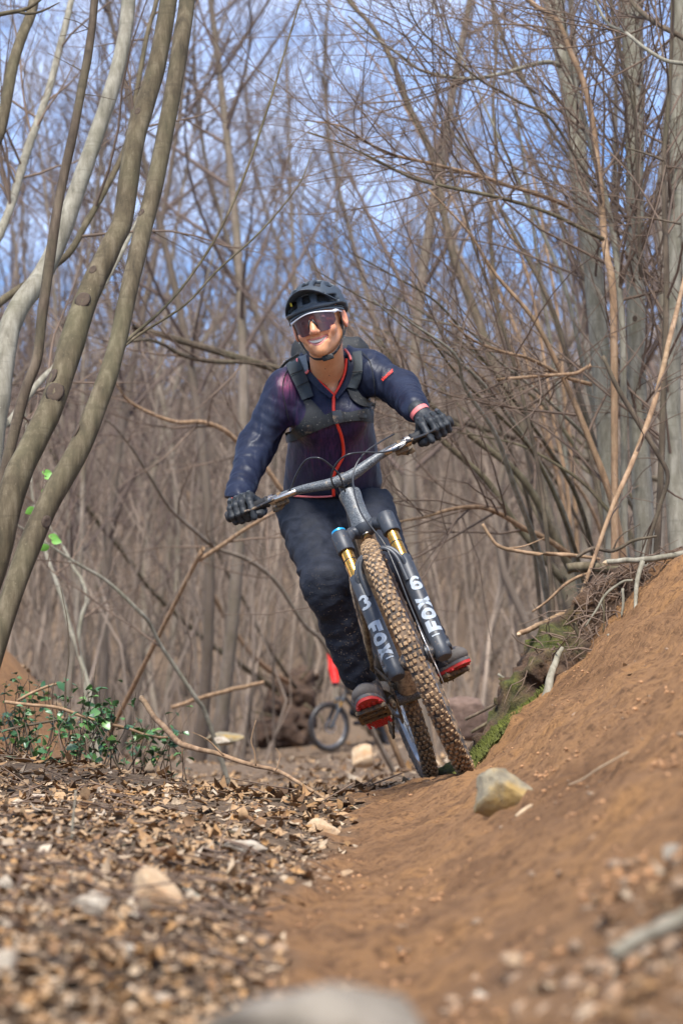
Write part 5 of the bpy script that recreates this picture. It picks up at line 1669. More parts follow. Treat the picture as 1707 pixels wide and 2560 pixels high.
# ------------------------------------------------------------------ shoes
def shoe(side, at, M):
    """M: columns toe direction, her left, up; at: ball of the foot on the pedal"""
    s = side
    O = np.array(at)
    M4 = Matrix.Translation(Vector(O)) @ M.to_4x4()
    def fn(p):
        d = s_ell(p, (.035, 0, .020), (.080, .047, .042))
        d = smin(d, s_ell(p, (-.05, 0, .026), (.09, .040, .045)), .03)
        d = smin(d, s_ell(p, (-.125, 0, .035), (.055, .036, .055)), .03)
        d = smin(d, s_cone(p, (-.11, 0, .05), (-.115, 0, .115), .041, .042), .03)
        d = smin(d, s_cone(p, (-.02, 0, .045), (-.09, 0, .09), .030, .036), .03)
        return np.maximum(d, -p[..., 2] - .001)
    u = net_obj('shoe', fn, (-.2, -.07, -.02), (.14, .07, .18), .0042, m_shoe, person, lambda v: wrinkle(v, .0018, 28), M=M4)
    def outl(k):
        a = 2 * math.pi * k / 40
        x = math.cos(a); y = math.sin(a)
        w = .049 if x > 0 else .040
        return (-.030 + .148 * x + .0, (w - .009 * math.exp(-((x + .25) / .3) ** 2)) * (abs(y) ** .8) * (1 if y > 0 else -1))
    o1 = [outl(k) for k in range(40)]
    L = Matrix.Translation(Vector(O) - Vector(PORG)) @ M.to_4x4()
    mb = MB(); mb.prism([(x * 1.0, y * 1.02) for x, y in o1], .010, L @ Matrix.Translation((0, 0, -.004))); mb.build('sidewall', m_welt, u)
    mb = MB(); mb.prism([(x * .995, y) for x, y in o1], .010, L @ Matrix.Translation((0, 0, -.0142))); so = mb.build('sole', m_sole, u)
    mb = MB()
    for i in range(-8, 7):
        for j in range(-2, 3):
            x, y = i * .0185 + (.009 if j % 2 else 0) - .02, j * .0175
            if abs(y) > .036 or x > .085 or x < -.16: continue
            mb.lathe([(.0001, -.0040), (.0055, -.0038), (.0062, 0), (.006, .001)], 6, L @ Matrix.Translation((x, y, -.0145)))
    mb.build('sole_tread', m_sole, u)
    mb = MB()
    for i in range(4):
        x = -.012 - .020 * i; z = .066 + .013 * i
        mb.tube(crv([L @ Vector((x + .006, -.026, z - .014)), L @ Vector((x, 0, z + .004)), L @ Vector((x + .006, .026, z - .014))], 5), .0030, 6)
    mb.build('lace', m_web, u)
    def fcap(p):
        d = s_ell(p, (.037, 0, .021), (.0815, .0485, .0375))
        return np.maximum(np.maximum(d, .070 - p[..., 0] + .6 * (p[..., 2] - .012)), -p[..., 2])
    net_obj('toe_cap', fcap, (0.03, -.06, -.01), (.13, .06, .08), .004, m_toe, u, M=M4, orig=PORG)
    return u
def basis(toe, upd):
    t = Vector(toe).normalized(); u_ = Vector(upd); u_ = (u_ - t * u_.dot(t)).normalized()
    l = u_.cross(t)
    return Matrix((t, l, u_)).transposed()
SB_R = basis(fwv * .93 + upv * .30 - lfv * .12, upv)
SB_L = basis(fwv * .80 + upv * .10 + lfv * .52, upv)
POS_R = Vector(F_R) + upv * .018 - fwv * .01
POS_L = Vector(F_L) + upv * .018 + lfv * .012
SHOE_R = shoe(-1, POS_R, SB_R); SHOE_L = shoe(1, POS_L, SB_L)
def pedal(at, M, nm='pedal'):
    L = BW.inverted() @ (Matrix.Translation(Vector(at)) @ M.to_4x4())
    mb = MB()
    R3 = L.to_3x3(); c = L.translation
    for sx in (-1, 1):
        mb.box(c + R3 @ Vector((sx * .046, 0, 0)), (.014, .100, .015), R3, .003)
        mb.box(c + R3 @ Vector((0, sx * .045, 0)), (.098, .012, .014), R3, .003)
    mb.box(c, (.026, .1, .016), R3, .004)
    for sx in (-1, 1):
        for y in (-.045, -.02, .02, .045):
            for sz in (-1, 1):
                mb.lathe([(.0018, 0), (.0018, .013)], 6, Matrix.Translation(c + R3 @ Vector((sx * .047, y, 0))) @ R3.to_4x4() @ (Matrix.Rotation(math.pi, 4, 'X') if sz < 0 else Matrix()))
    mb.build(nm, m_drive, bike)
pedal(POS_R - SB_R @ Vector((0, 0, .0245)), SB_R)
pedal(POS_L - SB_L @ Vector((0, 0, .0245)), SB_L)
# ankles inside the shoes: carry the trouser legs down to them
for SB, PO, AN in ((SB_R, POS_R, AN_R), (SB_L, POS_L, AN_L)):
    top = PO + SB @ Vector((-.112, 0, .115))
    mb = MB(); a = Vector(AN)
    mb.tube([Vector(q) - Vector(PORG) for q in (a + (a - top) * .15, a.lerp(top, .5), top, top + (top - a) * .3)], [.044, .043, .042, .036], 18)
    mb.build('sock', m_trouser, person)
# ------------------------------------------------------------------ head, helmet, glasses (local: x her left, y face, z up; origin midway between the eyes' level and the ears)
HC = Vector(P(797, 806, 7.14))
_roll, _yaw, _pit = R(15), R(-14), R(2)
_fx = Vector((1, 0, 0)); _fy = Vector((0, -1, 0)); _fz = Vector((0, 0, 1))
HB = Matrix(((1, 0, 0), (0, -1, 0), (0, 0, 1))).transposed()        # facing the camera (left-handed pair fixed below)
HB = Matrix((Vector((1, 0, 0)), Vector((0, -1, 0)), Vector((0, 0, 1)))).transposed()
_rz = Matrix.Rotation(_yaw, 3, 'Z'); _rx = Matrix.Rotation(_pit, 3, 'X'); _ry = Matrix.Rotation(-_roll, 3, 'Y')
HM3 = _ry @ _rz @ _rx @ HB
HM = Matrix.Translation(HC) @ HM3.to_4x4()
# the frame mirrors x, so faces are flipped where needed
def hw(p): return HM @ Vector(p)
NB = np.array(HM.inverted() @ Vector(A(822, 965, 7.34)))
NB2 = np.array(HM.inverted() @ Vector(A(830, 1010, 7.33)))
def sym(f): return f
def f_head(p):
    q = p.copy(); q[..., 0] = np.abs(q[..., 0])
    d = s_ell(p, (0, -.018, .030), (.074, .094, .082))
    d = smin(d, s_ell(p, (0, .026, -.028), (.0585, .062, .078)), .03)
    d = smin(d, s_cone(q, (.041, .000, -.056), (.005, .068, -.093), .021, .0155), .03)
    d = smin(d, s_ell(p, (0, .075, -.095), (.016, .015, .015)), .018)
    d = smin(d, s_ell(q, (.036, .064, -.036), (.026, .022, .022)), .018)          # cheeks lifted by the smile
    d = smin(d, s_ell(p, (0, .074, -.064), (.036, .016, .026)), .018)             # muzzle
    d = smin(d, s_cone(q, (.012, .086, .022), (.040, .070, .022), .008, .008), .015)
    d = smax(d, -s_ell(q, (.031, .098, .002), (.019, .018, .012)), .012)          # eye sockets
    n = smin(s_cone(p, (0, .088, .006), (0, .108, -.036), .0080, .0115), s_ell(q, (.0105, .096, -.040), (.0085, .0095, .0075)), .008)
    d = smin(d, n, .010)
    d = smax(d, -s_ell(q, (.0060, .106, -.0485), (.0035, .005, .003)), .003)
    # smile: parted lips
    zc = -.0680 + 12 * q[..., 0] ** 2
    mo = np.sqrt(np.maximum(0, (q[..., 0] / .0340)) ** 2 + ((p[..., 2] - zc) / .0085) ** 2) - 1
    mo = mo * .0045
    d = smax(d, -np.maximum(mo, .072 - p[..., 1]), .003)
    fold = s_cone(q, (.019, .094, -.046), (.037, .080, -.072), .0022, .0022)      # smile folds
    d = smax(d, -fold, .008)
    # ears
    e = s_ell(q, (.0805, -.008, -.008), (.010, .020, .032))
    e = smax(e, -s_ell(q, (.0885, .002, -.005), (.008, .010, .020)), .004)
    d = smin(d, e, .006)
    nk = smin(s_cone(p, (0, -.022, -.055), NB, .053, .056), s_cone(p, NB, NB2, .062, .085), .03)
    d = smin(d, nk, .018)
    return d
def at_blush(v):
    ax = np.abs(v[:, 0])
    return np.clip(.5 * np.exp(-(((ax - .04) / .02) ** 2 + ((v[:, 2] + .035) / .02) ** 2)) * (v[:, 1] > .03) + .55 * np.exp(-((v[:, 0] / .012) ** 2 + ((v[:, 2] + .038) / .012) ** 2)) * (v[:, 1] > .09) + .5 * (ax > .074) * (v[:, 2] > -.06), 0, .6)
body = net_obj('body', f_head, (-.15, -.17, -.30), (.15, .135, .125), .0030, m_skin, person, None, {'blush': at_blush}, M=HM)
def flip_if(o):
    if HM3.determinant() < 0: o.data.flip_normals()
flip_if(body)
def lpts(pts): return [hw(p) - Vector(PORG) for p in pts]
def headpart(mb_fn, name, mat, parent=body, auto=0):
    mb = MB(); mb_fn(mb); o = mb.build(name, mat, parent, auto=auto); return o
# the chain between child and parent origins: all children of `body` share the person's origin
def surf_y(x, z, off=0.0, y0=.14):
    y = y0
    for _ in range(60):
        s = float(f_head(np.array([[x, y, z]]))[0])
        if s < .0003: break
        y -= max(s * .7, .0006)
        if y < -.1: break
    return Vector((x, y + off, z))
def lip(zo, r0, bulge, name):
    def fn(mb):
        xs = np.linspace(-.0350, .0350, 15)
        pts = []
        for x in xs:
            z = -.0680 + 12 * x * x + zo * (1 - (x / .0350) ** 2)
            y = .0905 - 12 * x * x + bulge
            pts.append((x, y, z))
        mb.tube(lpts(pts), [r0 * (0.35 + .65 * (1 - (x / .0350) ** 2)) for x in xs], 10)
    return headpart(fn, name, m_lip)
lip(.0092, .0027, .000, 'upper_lip'); lip(-.0100, .0038, -.001, 'lower_lip')
def teeth(mb):
    for k in range(-5, 6):
        x = k * .0055
        z = -.0650 + 12 * x * x
        R3 = HM3
        mb.box(hw((x, .0845 - 12 * x * x, z)) - Vector(PORG), (.0054, .004, .0116), R3, .0009)
headpart(teeth, 'teeth', m_teeth, auto=35)
for sx in (-1, 1):
    mb = MB(); c = (sx * .031, .074, .000)
    mb.lathe([(.0001, -.0115), (.006, -.0098), (.0098, -.006), (.0115, 0), (.0098, .006), (.006, .0098), (.0001, .0115)], 18, Matrix.Translation(hw(c) - Vector(PORG)))
    ey = mb.build('eye', m_eye, body, auto=0)
    mb = MB(); mb.lathe([(.0052, .0098), (.004, .0112), (.0001, .0119)], 16, Matrix.Translation(hw(c) - Vector(PORG)) @ (HM3 @ Vector((0, 1, 0))).to_track_quat('Z', 'Y').to_matrix().to_4x4())
    mb.build('iris', m_iris, ey, auto=0)
    mb = MB(); mb.tube(lpts([surf_y(sx * x, z, .001) for x, z in ((.014, .020), (.024, .024), (.036, .024), (.046, .018))]), [.0022, .003, .0028, .0014], 8)
    mb.build('eyebrow', m_hair, body, auto=0)
for (px, py) in ((813, 922), (823, 939)):
    q, d_ = hit(px, py, lambda p: f_head((p - np.array(HC)) @ np.array(HM3)), 6.8)
    mb = MB(); mb.lathe([(.0001, -.0012), (.0016, -.0008), (.0020, 0), (.0016, .0008), (.0001, .0012)], 8, Matrix.Translation(Vector(q - PORG))); mb.build('mole', m_mole, body, auto=0)
def f_hair(p):
    d = s_ell(p, (0, -.024, .020), (.079, .096, .085))
    d = np.maximum(d, p[..., 1] + .012 - .25 * np.abs(p[..., 2]))
    return np.maximum(d, -.085 - p[..., 2])
hr = net_obj('hair', f_hair, (-.1, -.14, -.11), (.1, .06, .13), .005, m_hair, person, lambda v: wrinkle(v, .002, 60), M=HM); flip_if(hr)

# ---- helmet
helmet = empty('bike_helmet', tuple(hw((0, 0, .06))), 'matte dark grey bike helmet with vents and a short peak on the rider\'s head', 'helmet')
bpy.context.view_layer.update()
HO = np.array(helmet.location)
HCN = np.array([0, -.018, .040])
def f_shell(p):
    q = p.copy(); q[..., 0] = np.abs(q[..., 0])
    out = s_ell(p, HCN, (.0985, .126, .096))
    # raised ribs
    u = q - HCN
    inn = s_ell(p, HCN, (.082, .105, .083))
    d = smax(out, -inn, .004)
    # lower edge: high at the brow, lower behind
    edge = .030 - .16 * np.clip(-(p[..., 1] - .02), 0, .14) + .25 * np.clip(q[..., 0] - .06, 0, 1) * (p[..., 1] > -.02)
    d = smax(d, edge - p[..., 2], .006)
    # vents: brow row
    for (x, w) in ((0.0, .0125), (.045, .0125)):
        v_ = s_box(q, (x, .10, .066 - x * .10), (w, .05, .0125), .004)
        d = smax(d, -v_, .003)
    d = smax(d, -s_box(q, (.082, .055, .055), (.03, .024, .011), .004), .003)
    # long top vents between the ribs
    for (x, w, y0, hy) in ((0.0, .0115, .03, .034), (.036, .0105, .028, .036), (.066, .009, .008, .034)):
        d = smax(d, -s_box(q, (x, y0, .125), (w, hy, .034), .006), .003)
    for (x, w, y0, hy) in ((0.0, .0115, -.065, .036), (.036, .0105, -.062, .034)):
        d = smax(d, -s_box(q, (x, y0, .125), (w, hy, .045), .006), .003)
    d = smax(d, -s_box(q, (.09, -.045, .065), (.03, .032, .012), .005), .003)
    d = smax(d, -s_box(q, (.03, -.14, .06), (.016, .04, .02), .005), .003)
    # shallow step round the lower third
    g = np.abs(p[..., 2] - (.047 - .02 * (p[..., 1] + .02)))
    return d + .0018 * np.exp(-(g / .004) ** 2)
sh_ = net_obj('shell', f_shell, (-.115, -.165, -.03), (.115, .125, .15), .0030, m_helmet, helmet, M=HM); flip_if(sh_)
def f_liner(p):
    q = p.copy(); q[..., 0] = np.abs(q[..., 0])
    d = smax(s_ell(p, HCN, (.083, .107, .0845)), -s_ell(p, HCN, (.078, .099, .079)), .002)
    d = smax(d, .034 - .16 * np.clip(-(p[..., 1] - .02), 0, .14) - p[..., 2], .004)
    return d
ln_ = net_obj('liner', f_liner, (-.1, -.14, -.02), (.1, .11, .14), .004, m_foam, helmet, M=HM); flip_if(ln_)
def f_peak(p):
    q = p.copy(); q[..., 0] = np.abs(q[..., 0])
    yy = np.clip(p[..., 1], -.05, .2)
    top = .086 - .9 * q[..., 0] ** 2 * 6.0 + .10 * (yy - .08)
    d = np.abs(p[..., 2] - top) - .0028
    rim = np.sqrt((q[..., 0] / .098) ** 2 + ((p[..., 1] + .03) / .176) ** 2) - 1
    d = smax(d, rim * .09, .003)
    d = smax(d, .035 - p[..., 1] + .10 * q[..., 0], .003)
    d = smax(d, -(s_ell(p, HCN, (.090, .117, .09))), .002)
    return d
pk_ = net_obj('peak', f_peak, (-.11, .0, .0), (.11, .16, .12), .0028, m_helmet, helmet, M=HM); flip_if(pk_)
def hl(pts): return [hw(p) - Vector(HO) for p in pts]
# brow trim
def trim(z, r_, mat, nm, ys=.0):
    mb = MB(); pts = []
    for a in np.linspace(-1.35, 1.35, 25):
        pts.append((.0905 * math.sin(a), HCN[1] + (.117 + ys) * math.cos(a), z + .010 * (1 - math.cos(a)) * -1.4))
    mb.tube(hl(pts), r_, 8, flat=.8); return mb.build(nm, mat, helmet, auto=0)
trim(.0275, .0042, m_greytrim if False else m_helmet, 'rim_trim'); trim(.035, .003, m_foam, 'brow_pad', -.012)
mb = MB(); mb.tube(hl([(-.050, .093, .060), (-.051, .092, .072)]), .003, 8); mb.build('liner_tab', m_yellow, helmet)
# straps
def strap(pts, w, nm, par):
    mb = MB(); mb.tube(hl(crv(pts, 5)), w, 8, flat=.28, roll=(0, 1, 0)); return mb.build(nm, m_web, par, auto=0)
for sx in (-1, 1):
    strap([(sx * .078, .028, .034), (sx * .077, .018, .005), (sx * .0735, .012, -.035), (sx * .064, .016, -.068), (sx * .050, .034, -.096)], .0065, 'strap', helmet)
    strap([(sx * .079, -.045, .02), (sx * .081, -.030, -.010), (sx * .074, -.006, -.045), (sx * .064, .016, -.068)], .006, 'strap', helmet)
strap([(-.050, .034, -.096), (-.034, .052, -.112), (-.012, .064, -.120), (.012, .064, -.120), (.034, .052, -.112), (.050, .034, -.096)], .0065, 'chin_strap', helmet)
mb = MB(); mb.box(hw((.012, .066, -.1215)) - Vector(HO), (.036, .012, .017), HM3 @ Matrix.Rotation(.12, 3, 'Z'), .003); mb.build('buckle', m_web, helmet)

# ---- glasses
gls = empty('sunglasses', tuple(hw((0, .09, 0))), 'wraparound sport glasses with purple brown lens and white top frame on the rider\'s face', 'glasses')
bpy.context.view_layer.update()
GO = np.array(gls.location)
def lens_y(x): return .1085 - 7.2 * x * x - 120 * x ** 4 * 3
def lens_top(x): return .0155 + .0045 * math.cos(min(abs(x) / .07, 1) * 2.6) - 0.3 * x * x
def lens_bot(x):
    ax = abs(x)
    lo = -.043 + 7.0 * max(0, ax - .036) ** 2 * 4
    notch = .037 * math.exp(-(ax / .0125) ** 4)
    return min(lo + notch, lens_top(x) - .006)
rows = []
xs = np.linspace(-.068, .068, 57)
for k in range(9):
    t = k / 8
    rows.append([hw((x, lens_y(x) - .10 * (1 - t) * .06, lens_bot(x) * (1 - t) + lens_top(x) * t)) - Vector(GO) for x in xs])
mb = MB(); mb.slab(rows, HM3 @ Vector((0, -.0018, 0))); mb.build('lens', m_lens, gls, auto=60)
mb = MB(); mb.tube([hw((x, lens_y(x) + .0005, lens_top(x) + .001)) - Vector(GO) for x in xs], [.0019 + .0020 * (abs(x) / .068) ** 3 for x in xs], 10); mb.build('top_frame', m_white, gls, auto=0)
for sx in (-1, 1):
    mb = MB(); mb.tube([hw(p) - Vector(GO) for p in crv([(sx * .068, lens_y(.068), lens_top(.068)), (sx * .0765, .045, .014), (sx * .0800, .005, .012), (sx * .0775, -.035, .004)], 5)], [.0055] * 4 + [.0040] * 12, 8, flat=.6); mb.build('temple', m_white, gls, auto=0)
    mb = MB(); mb.tube([hw(p) - Vector(GO) for p in ((sx * .004, lens_y(0) - .001, .000), (sx * .0085, lens_y(.01) - .002, -.010), (sx * .0135, lens_y(.0135) - .003, -.022))], [.0022, .0030, .0026], 8); mb.build('nose_pad', m_black, gls, auto=0)
# ------------------------------------------------------------------ crumbling back edge of the bank: lumps of soil, a hollow under the roots
m_edge, _nt, _b = mat_new('bank_soil')
_v = objvec(_nt)
_n = noise_n(_nt, 9, 6, .65, _v); _n2 = noise_n(_nt, 60, 6, .7, _v); _n3 = noise_n(_nt, 5.5, 5, .65, _v)
_c = ramp(_nt, _n, [(.3, (.045, .026, .016)), (.5, (.10, .056, .031)), (.7, (.20, .11, .055))])
_c = mixc(_nt, ramp(_nt, _n2, [(.38, .7), (.52, 0)]), _c, (.05, .03, .018))
_mo = nd(_nt, 'ShaderNodeAttribute', attribute_name='moss').outputs['Fac']
_c = mixc(_nt, _mo, _c, ramp(_nt, _n2, [(.35, (.035, .042, .008)), (.65, (.12, .125, .018))]))
_nt.links.new(_c, _b.inputs['Base Color']); _b.inputs['Roughness'].default_value = .95
bump(_nt, _b, _n2, 1.0, .02)
_bp = [A(1150, 1915, 7.75), A(1215, 1868, 7.75), A(1290, 1800, 7.8), A(1340, 1730, 7.85), A(1380, 1660, 7.9), A(1425, 1595, 8.0), A(1480, 1520, 8.15), A(1550, 1462, 8.2), A(1640, 1425, 8.1), A(1760, 1380, 8.0)]
_br = [.05, .07, .09, .115, .135, .14, .12, .105, .095, .085]
bank_o = None
def f_edge(p):
    d = None
    for i in range(len(_bp) - 1):
        a = _bp[i] - np.array([0, -.06, _br[i] * .8]); b_ = _bp[i + 1] - np.array([0, -.06, _br[i + 1] * .8])
        c = s_cone(p, a, b_, _br[i], _br[i + 1])
        d = c if d is None else smin(d, c, .05)
    d = d + .06 * pnoise(p, 7.5, 3, .65) + .012 * pnoise(p, 28, 2)
    d = smax(d, -s_ell(p, A(1478, 1556, 7.95), (.135, .16, .055)), .03)
    return d
_lo = np.min(_bp, 0) - .35; _hi = np.max(_bp, 0) + .3
_v1, _q1 = surface_net(f_edge, _lo, _hi, .017)
_x, _y = topx(_v1)
_nz = pnoise(_v1, 4.5, 3, .6)
_ms = np.clip(smooth01(1520, 1380, _x) * (1.6 * _nz + .25) * smooth01(1500, 1560, _y) + smooth01(1300, 1200, _x) * .5, 0, 1) * (vnormals(_v1, _q1)[:, 2] > -.3)
_vv = _v1
bk_ = link('bank_edge', np_mesh('bank_edge', _vv, _q1, attrs={'moss': _ms}), None, m_edge)
tag(bk_, kind='structure')
# ------------------------------------------------------------------ where a sight line meets the ground
_gy = np.linspace(0.9, 60, 3000)
def ghit(px, py):
    u, v_ = (px - CX) / F, (CY - py) / F
    s = _gy / (_CP - v_ * _SP)
    z = (_SP + v_ * _CP) * s; x = u * s
    d = z - ground_z(x, _gy)
    k = np.argmax(d < 0)
    if d[k] >= 0: k = len(_gy) - 1
    return np.array([x[k], _gy[k], ground_z(x[k:k + 1], _gy[k:k + 1])[0]])

# ------------------------------------------------------------------ stones
def stone_mat(name, c0, c1, c2, spot=None):
    m, nt, b = mat_new(name)
    v = objvec(nt)
    a = noise_n(nt, 30, 8, .72, v); n2 = noise_n(nt, 9, 4, .65, v)
    c = ramp(nt, a, [(0.3, c0), (0.5, c1), (0.7, c2)])
    if spot: c = mixc(nt, ramp(nt, n2, [(0.48, 0), (0.62, 0.8)]), c, spot)
    c = mixc(nt, ramp(nt, noise_n(nt, 70, 5, .7, v), [(.62, 0), (.72, .6)]), c, [x * .45 for x in c0])
    nt.links.new(c, b.inputs['Base Color']); b.inputs['Roughness'].default_value = .9
    bump(nt, b, a, .8, .012)
    return m
m_st_yel = stone_mat('stone_yellow_grey', (.12, .10, .07), (.25, .205, .13), (.36, .30, .19), (.36, .225, .06))
m_st_tan = stone_mat('stone_tan', (.30, .19, .10), (.47, .33, .20), (.60, .47, .32), (.40, .22, .10))
m_st_pale = stone_mat('stone_pale', (.24, .18, .125), (.38, .31, .23), (.50, .44, .35))
m_st_grey = stone_mat('stone_greenish', (.14, .115, .085), (.25, .21, .16), (.34, .29, .225))

m_mound_dull = stone_mat('mound_dull_brown', (.10, .062, .045), (.17, .105, .075), (.23, .15, .11))
def rock(label, px, py, w, h, mat, seed, Y=None, depth=None, sink=.30, flat=0.0, rotz=0.0):
    """a stone whose middle shows at px,py, w x h pixels"""
    if Y is None: Y = ghit(px, py + h * .5)[1]
    k = Y / F
    c = np.array(P(px, py, Y))
    rx, rz = w * k / 2, h * k / 2
    ry = depth if depth else rx * .8
    bm = bmesh.new(); bmesh.ops.create_icosphere(bm, subdivisions=4, radius=1.0)
    v = np.array([q.co[:] for q in bm.verts]); f = [tuple(x.index for x in q.verts) for q in bm.faces]; bm.free()
    rg = np.random.default_rng(seed)
    pl = unit(rg.normal(size=(9, 3))); dd = rg.uniform(.42, .78, 9)
    for n_, d_ in zip(pl, dd):                   # planar breaks
        s = v @ n_ - d_
        v = v - np.where(s > 0, s, 0)[:, None] * n_ * .9
    v = v * (1 + .07 * pnoise(v + seed, 1.8, 3)[:, None])
    v = v + unit(v) * (.035 * pnoise(v + seed, 7, 3))[:, None]
    v = v / np.abs(v).max(0)
    rz2 = rz * (1 + sink)
    v = v * np.array([rx, ry, rz2])
    cz = c[2] + rz - rz2
    o = empty('rock', (c[0], c[1], cz))
    COL.objects.unlink(o); bpy.data.objects.remove(o)
    me = np_mesh('rock', v, None, f)
    o = link('rock', me, None, mat); o.location = (c[0], c[1], cz); o.rotation_euler = (0, 0, 0)
    return tag(o, label, 'rock')
rock('angular yellow and grey rock half buried right beside the front wheel', 1258, 1976, 176, 112, m_st_yel, 50)
rock('large blurred greenish grey rock at the bottom edge, closest to the camera', 765, 2525, 640, 240, m_st_grey, 54, 1.40, .06)
rock('chunky tan stone with a pale broken face among the leaves at lower left', 386, 2226, 146, 116, m_st_tan, 50)
rock('pale rounded stone just left of the chunky tan stone', 226, 2248, 120, 74, m_st_pale, 54)
rock('flat pale slab of stone in the leaves left of the trail', 615, 2114, 112, 34, m_st_pale, 12)
rock('tan stone at the edge of the trail under the long branch', 808, 2068, 92, 46, m_st_tan, 53)
rock('small smooth pale stone below the chunky tan stone', 322, 2372, 72, 40, m_st_pale, 63)
rock('whitish stone cut by the left edge near the bottom', 16, 2392, 76, 62, m_st_pale, 18)
rock('white pebble touching the left edge above the whitish stone', 14, 2210, 50, 46, m_st_pale, 22)
rock('tiny white pebble beside the chunky tan stone', 338, 2288, 34, 20, m_st_pale, 20)
rock('flat mossy stone lying far back left of the root mass', 560, 1842, 105, 26, m_st_yel, 24, 14.0)
rock('pale stone on the leaves in front of the flat mossy stone', 556, 1850, 42, 18, m_st_pale, 26, 12.5)
rock('brown stone block below the second bicycle', 905, 1882, 62, 48, m_st_tan, 28, 22.0)
rock('dull red brown dirt mound behind the left shoe of the rider', 1165, 1765, 130, 110, m_mound_dull, 30, 13.5)  # a mound of dirt, shaped with the stone builder
rock('blurred grey stone at the right edge near the bottom', 1690, 2135, 90, 100, m_st_grey, 34, 2.4)
rock('blurred pale pebble on the dark soil at lower right', 1283, 2402, 48, 34, m_st_tan, 36, 1.9)

# ------------------------------------------------------------------ sticks and roots
def stick(label, pts, mat=m_bark_near, name='stick', cat='stick', Y=None, group=None, lift=.4, twigs=(), sides=7, cut=False):
    P3, rad = [], []
    for i, p in enumerate(pts):
        if len(p) > 3: q = A(p[0], p[1], p[3]); y = p[3]
        elif Y is not None: q = A(p[0], p[1], Y if not isinstance(Y, tuple) else Y[0] + (Y[1] - Y[0]) * i / (len(pts) - 1)); y = q[1]
        else:
            q = ghit(p[0], p[1]); y = q[1]; q = q + np.array([0, 0, p[2] * y / F * lift])
        P3.append(q); rad.append(p[2] * .5 * y / F)
    c = crv([list(p) + [r_] for p, r_ in zip(P3, rad)], 5)
    arr = np.array([list(q) for q in c])
    root = empty(name, tuple(arr[0, :3]), label, cat, group)
    pc = arr[:, :3] + .25 * arr[:, 3:4] * np.stack([pnoise(arr[:, :3] + k * 7, 12, 2) for k in range(3)], -1) * 2
    o = stem_mesh('stem', pc, arr[:, 3], sides, mat, root, .12, 3)
    for tw in twigs:
        t = [A(p[0], p[1], p[3]) if len(p) > 3 else (A(p[0], p[1], Y if not isinstance(Y, tuple) else sum(Y) / 2) if Y is not None else ghit(p[0], p[1])) for p in tw]
        r_ = [tw[0][2] * .5 * t[0][1] / F * (1 - .6 * i / (len(t) - 1)) for i in range(len(t))]
        cc = np.array([list(q) for q in crv([list(a) + [b] for a, b in zip(t, r_)], 4)])
        stem_mesh('side_twig', cc[:, :3], cc[:, 3], 6, mat, root, .08, 4)
    if cut:
        d = Vector(pc[0] - pc[1]).normalized(); r0 = arr[0, 3]
        mb = MB(); mb.tube([d * -.002, d * r0 * .5, d * r0 * 1.4], [r0 * .98, r0 * .8, r0 * .15], 8); mb.build('broken_end', m_wood, root)
    return root
stick('thick broken branch propped up beside the green shrubs, running down to the trail', [(355, 1745, 15), (388, 1792, 15), (424, 1832, 15), (460, 1863, 15), (536, 1881, 13), (625, 1912, 12), (700, 1930, 11), (760, 1965, 9), (820, 2000, 7)], m_bark_warm, 'fallen_branch', 'branch', (7.9, 6.9), cut=True,
      twigs=[[(455, 1862, 6, 7.6), (456, 1885, 6, 7.6), (455, 1905, 5, 7.6)], [(640, 1915, 5, 7.2), (636, 1880, 4, 7.2), (628, 1850, 3, 7.2), (640, 1800, 2, 7.2)], [(560, 1890, 5, 7.3), (520, 1850, 4, 7.3), (480, 1830, 3, 7.3)], [(690, 1928, 4, 7.1), (700, 1890, 3, 7.1), (690, 1870, 2, 7.1)]])
stick('long thin grey stick lying across the leaves below the broken branch', [(339, 1962, 7), (424, 1982, 7), (513, 1991, 8), (603, 1997, 8), (700, 2004, 8), (790, 2006, 6), (850, 2003, 4)], m_bark_dark)
stick('reddish stick slanting through the green shrubs', [(13, 1756, 9), (71, 1761, 9), (147, 1770, 9), (223, 1796, 8), (312, 1819, 8), (379, 1841, 7), (420, 1843, 6)], m_bark_warm, Y=7.9)
stick('dark stick lying low in the left of the shrubs', [(-10, 1830, 8), (89, 1810, 7), (179, 1794, 6)], m_bark_dark, Y=7.8)
stick('pale broken twig poking up at the left of the shrubs', [(45, 1752, 8), (112, 1718, 7), (158, 1707, 6)], m_bark_warm, Y=8.1, cut=False)
stick('upright thin dark twig rising from the shrubs', [(162, 1800, 5), (165, 1712, 4), (172, 1640, 4), (170, 1560, 3), (160, 1505, 2), (152, 1468, 2)], m_bark_dark, Y=7.9)
stick('thin stick lying on the leaf litter left of the flat slab', [(330, 2026, 6), (424, 2035, 6), (536, 2069, 6), (603, 2091, 5)], m_bark_near)
stick('purplish stick on the leaves beside the trail edge', [(504, 2029, 7), (570, 2040, 7), (625, 2055, 7), (700, 2062, 6)], m_twig)
stick('bent dark twig curving round the flat pale slab', [(513, 2073, 7), (545, 2113, 7), (598, 2131, 6), (670, 2127, 5)], m_bark_dark)
stick('short grey twig standing up from the leaves on the left', [(179, 2118, 8, 4.6), (184, 2050, 7, 4.6), (190, 1975, 4, 4.6)], m_bark_pale)
stick('straight pale stick in the leaves below the chunky tan stone', [(299, 2307, 17), (280, 2360, 18), (258, 2412, 16)], m_bark_pale)
stick('short grey stick right of the chunky tan stone', [(452, 2220, 15), (485, 2246, 15), (517, 2269, 13)], m_bark_pale)
stick('stubby log piece above the chunky tan stone', [(340, 2136, 15), (380, 2137, 16), (415, 2137, 15)], m_bark_warm)
stick('slim stick lying just above the stubby log piece', [(300, 2118, 9), (380, 2121, 9), (446, 2122, 8)], m_bark_near)
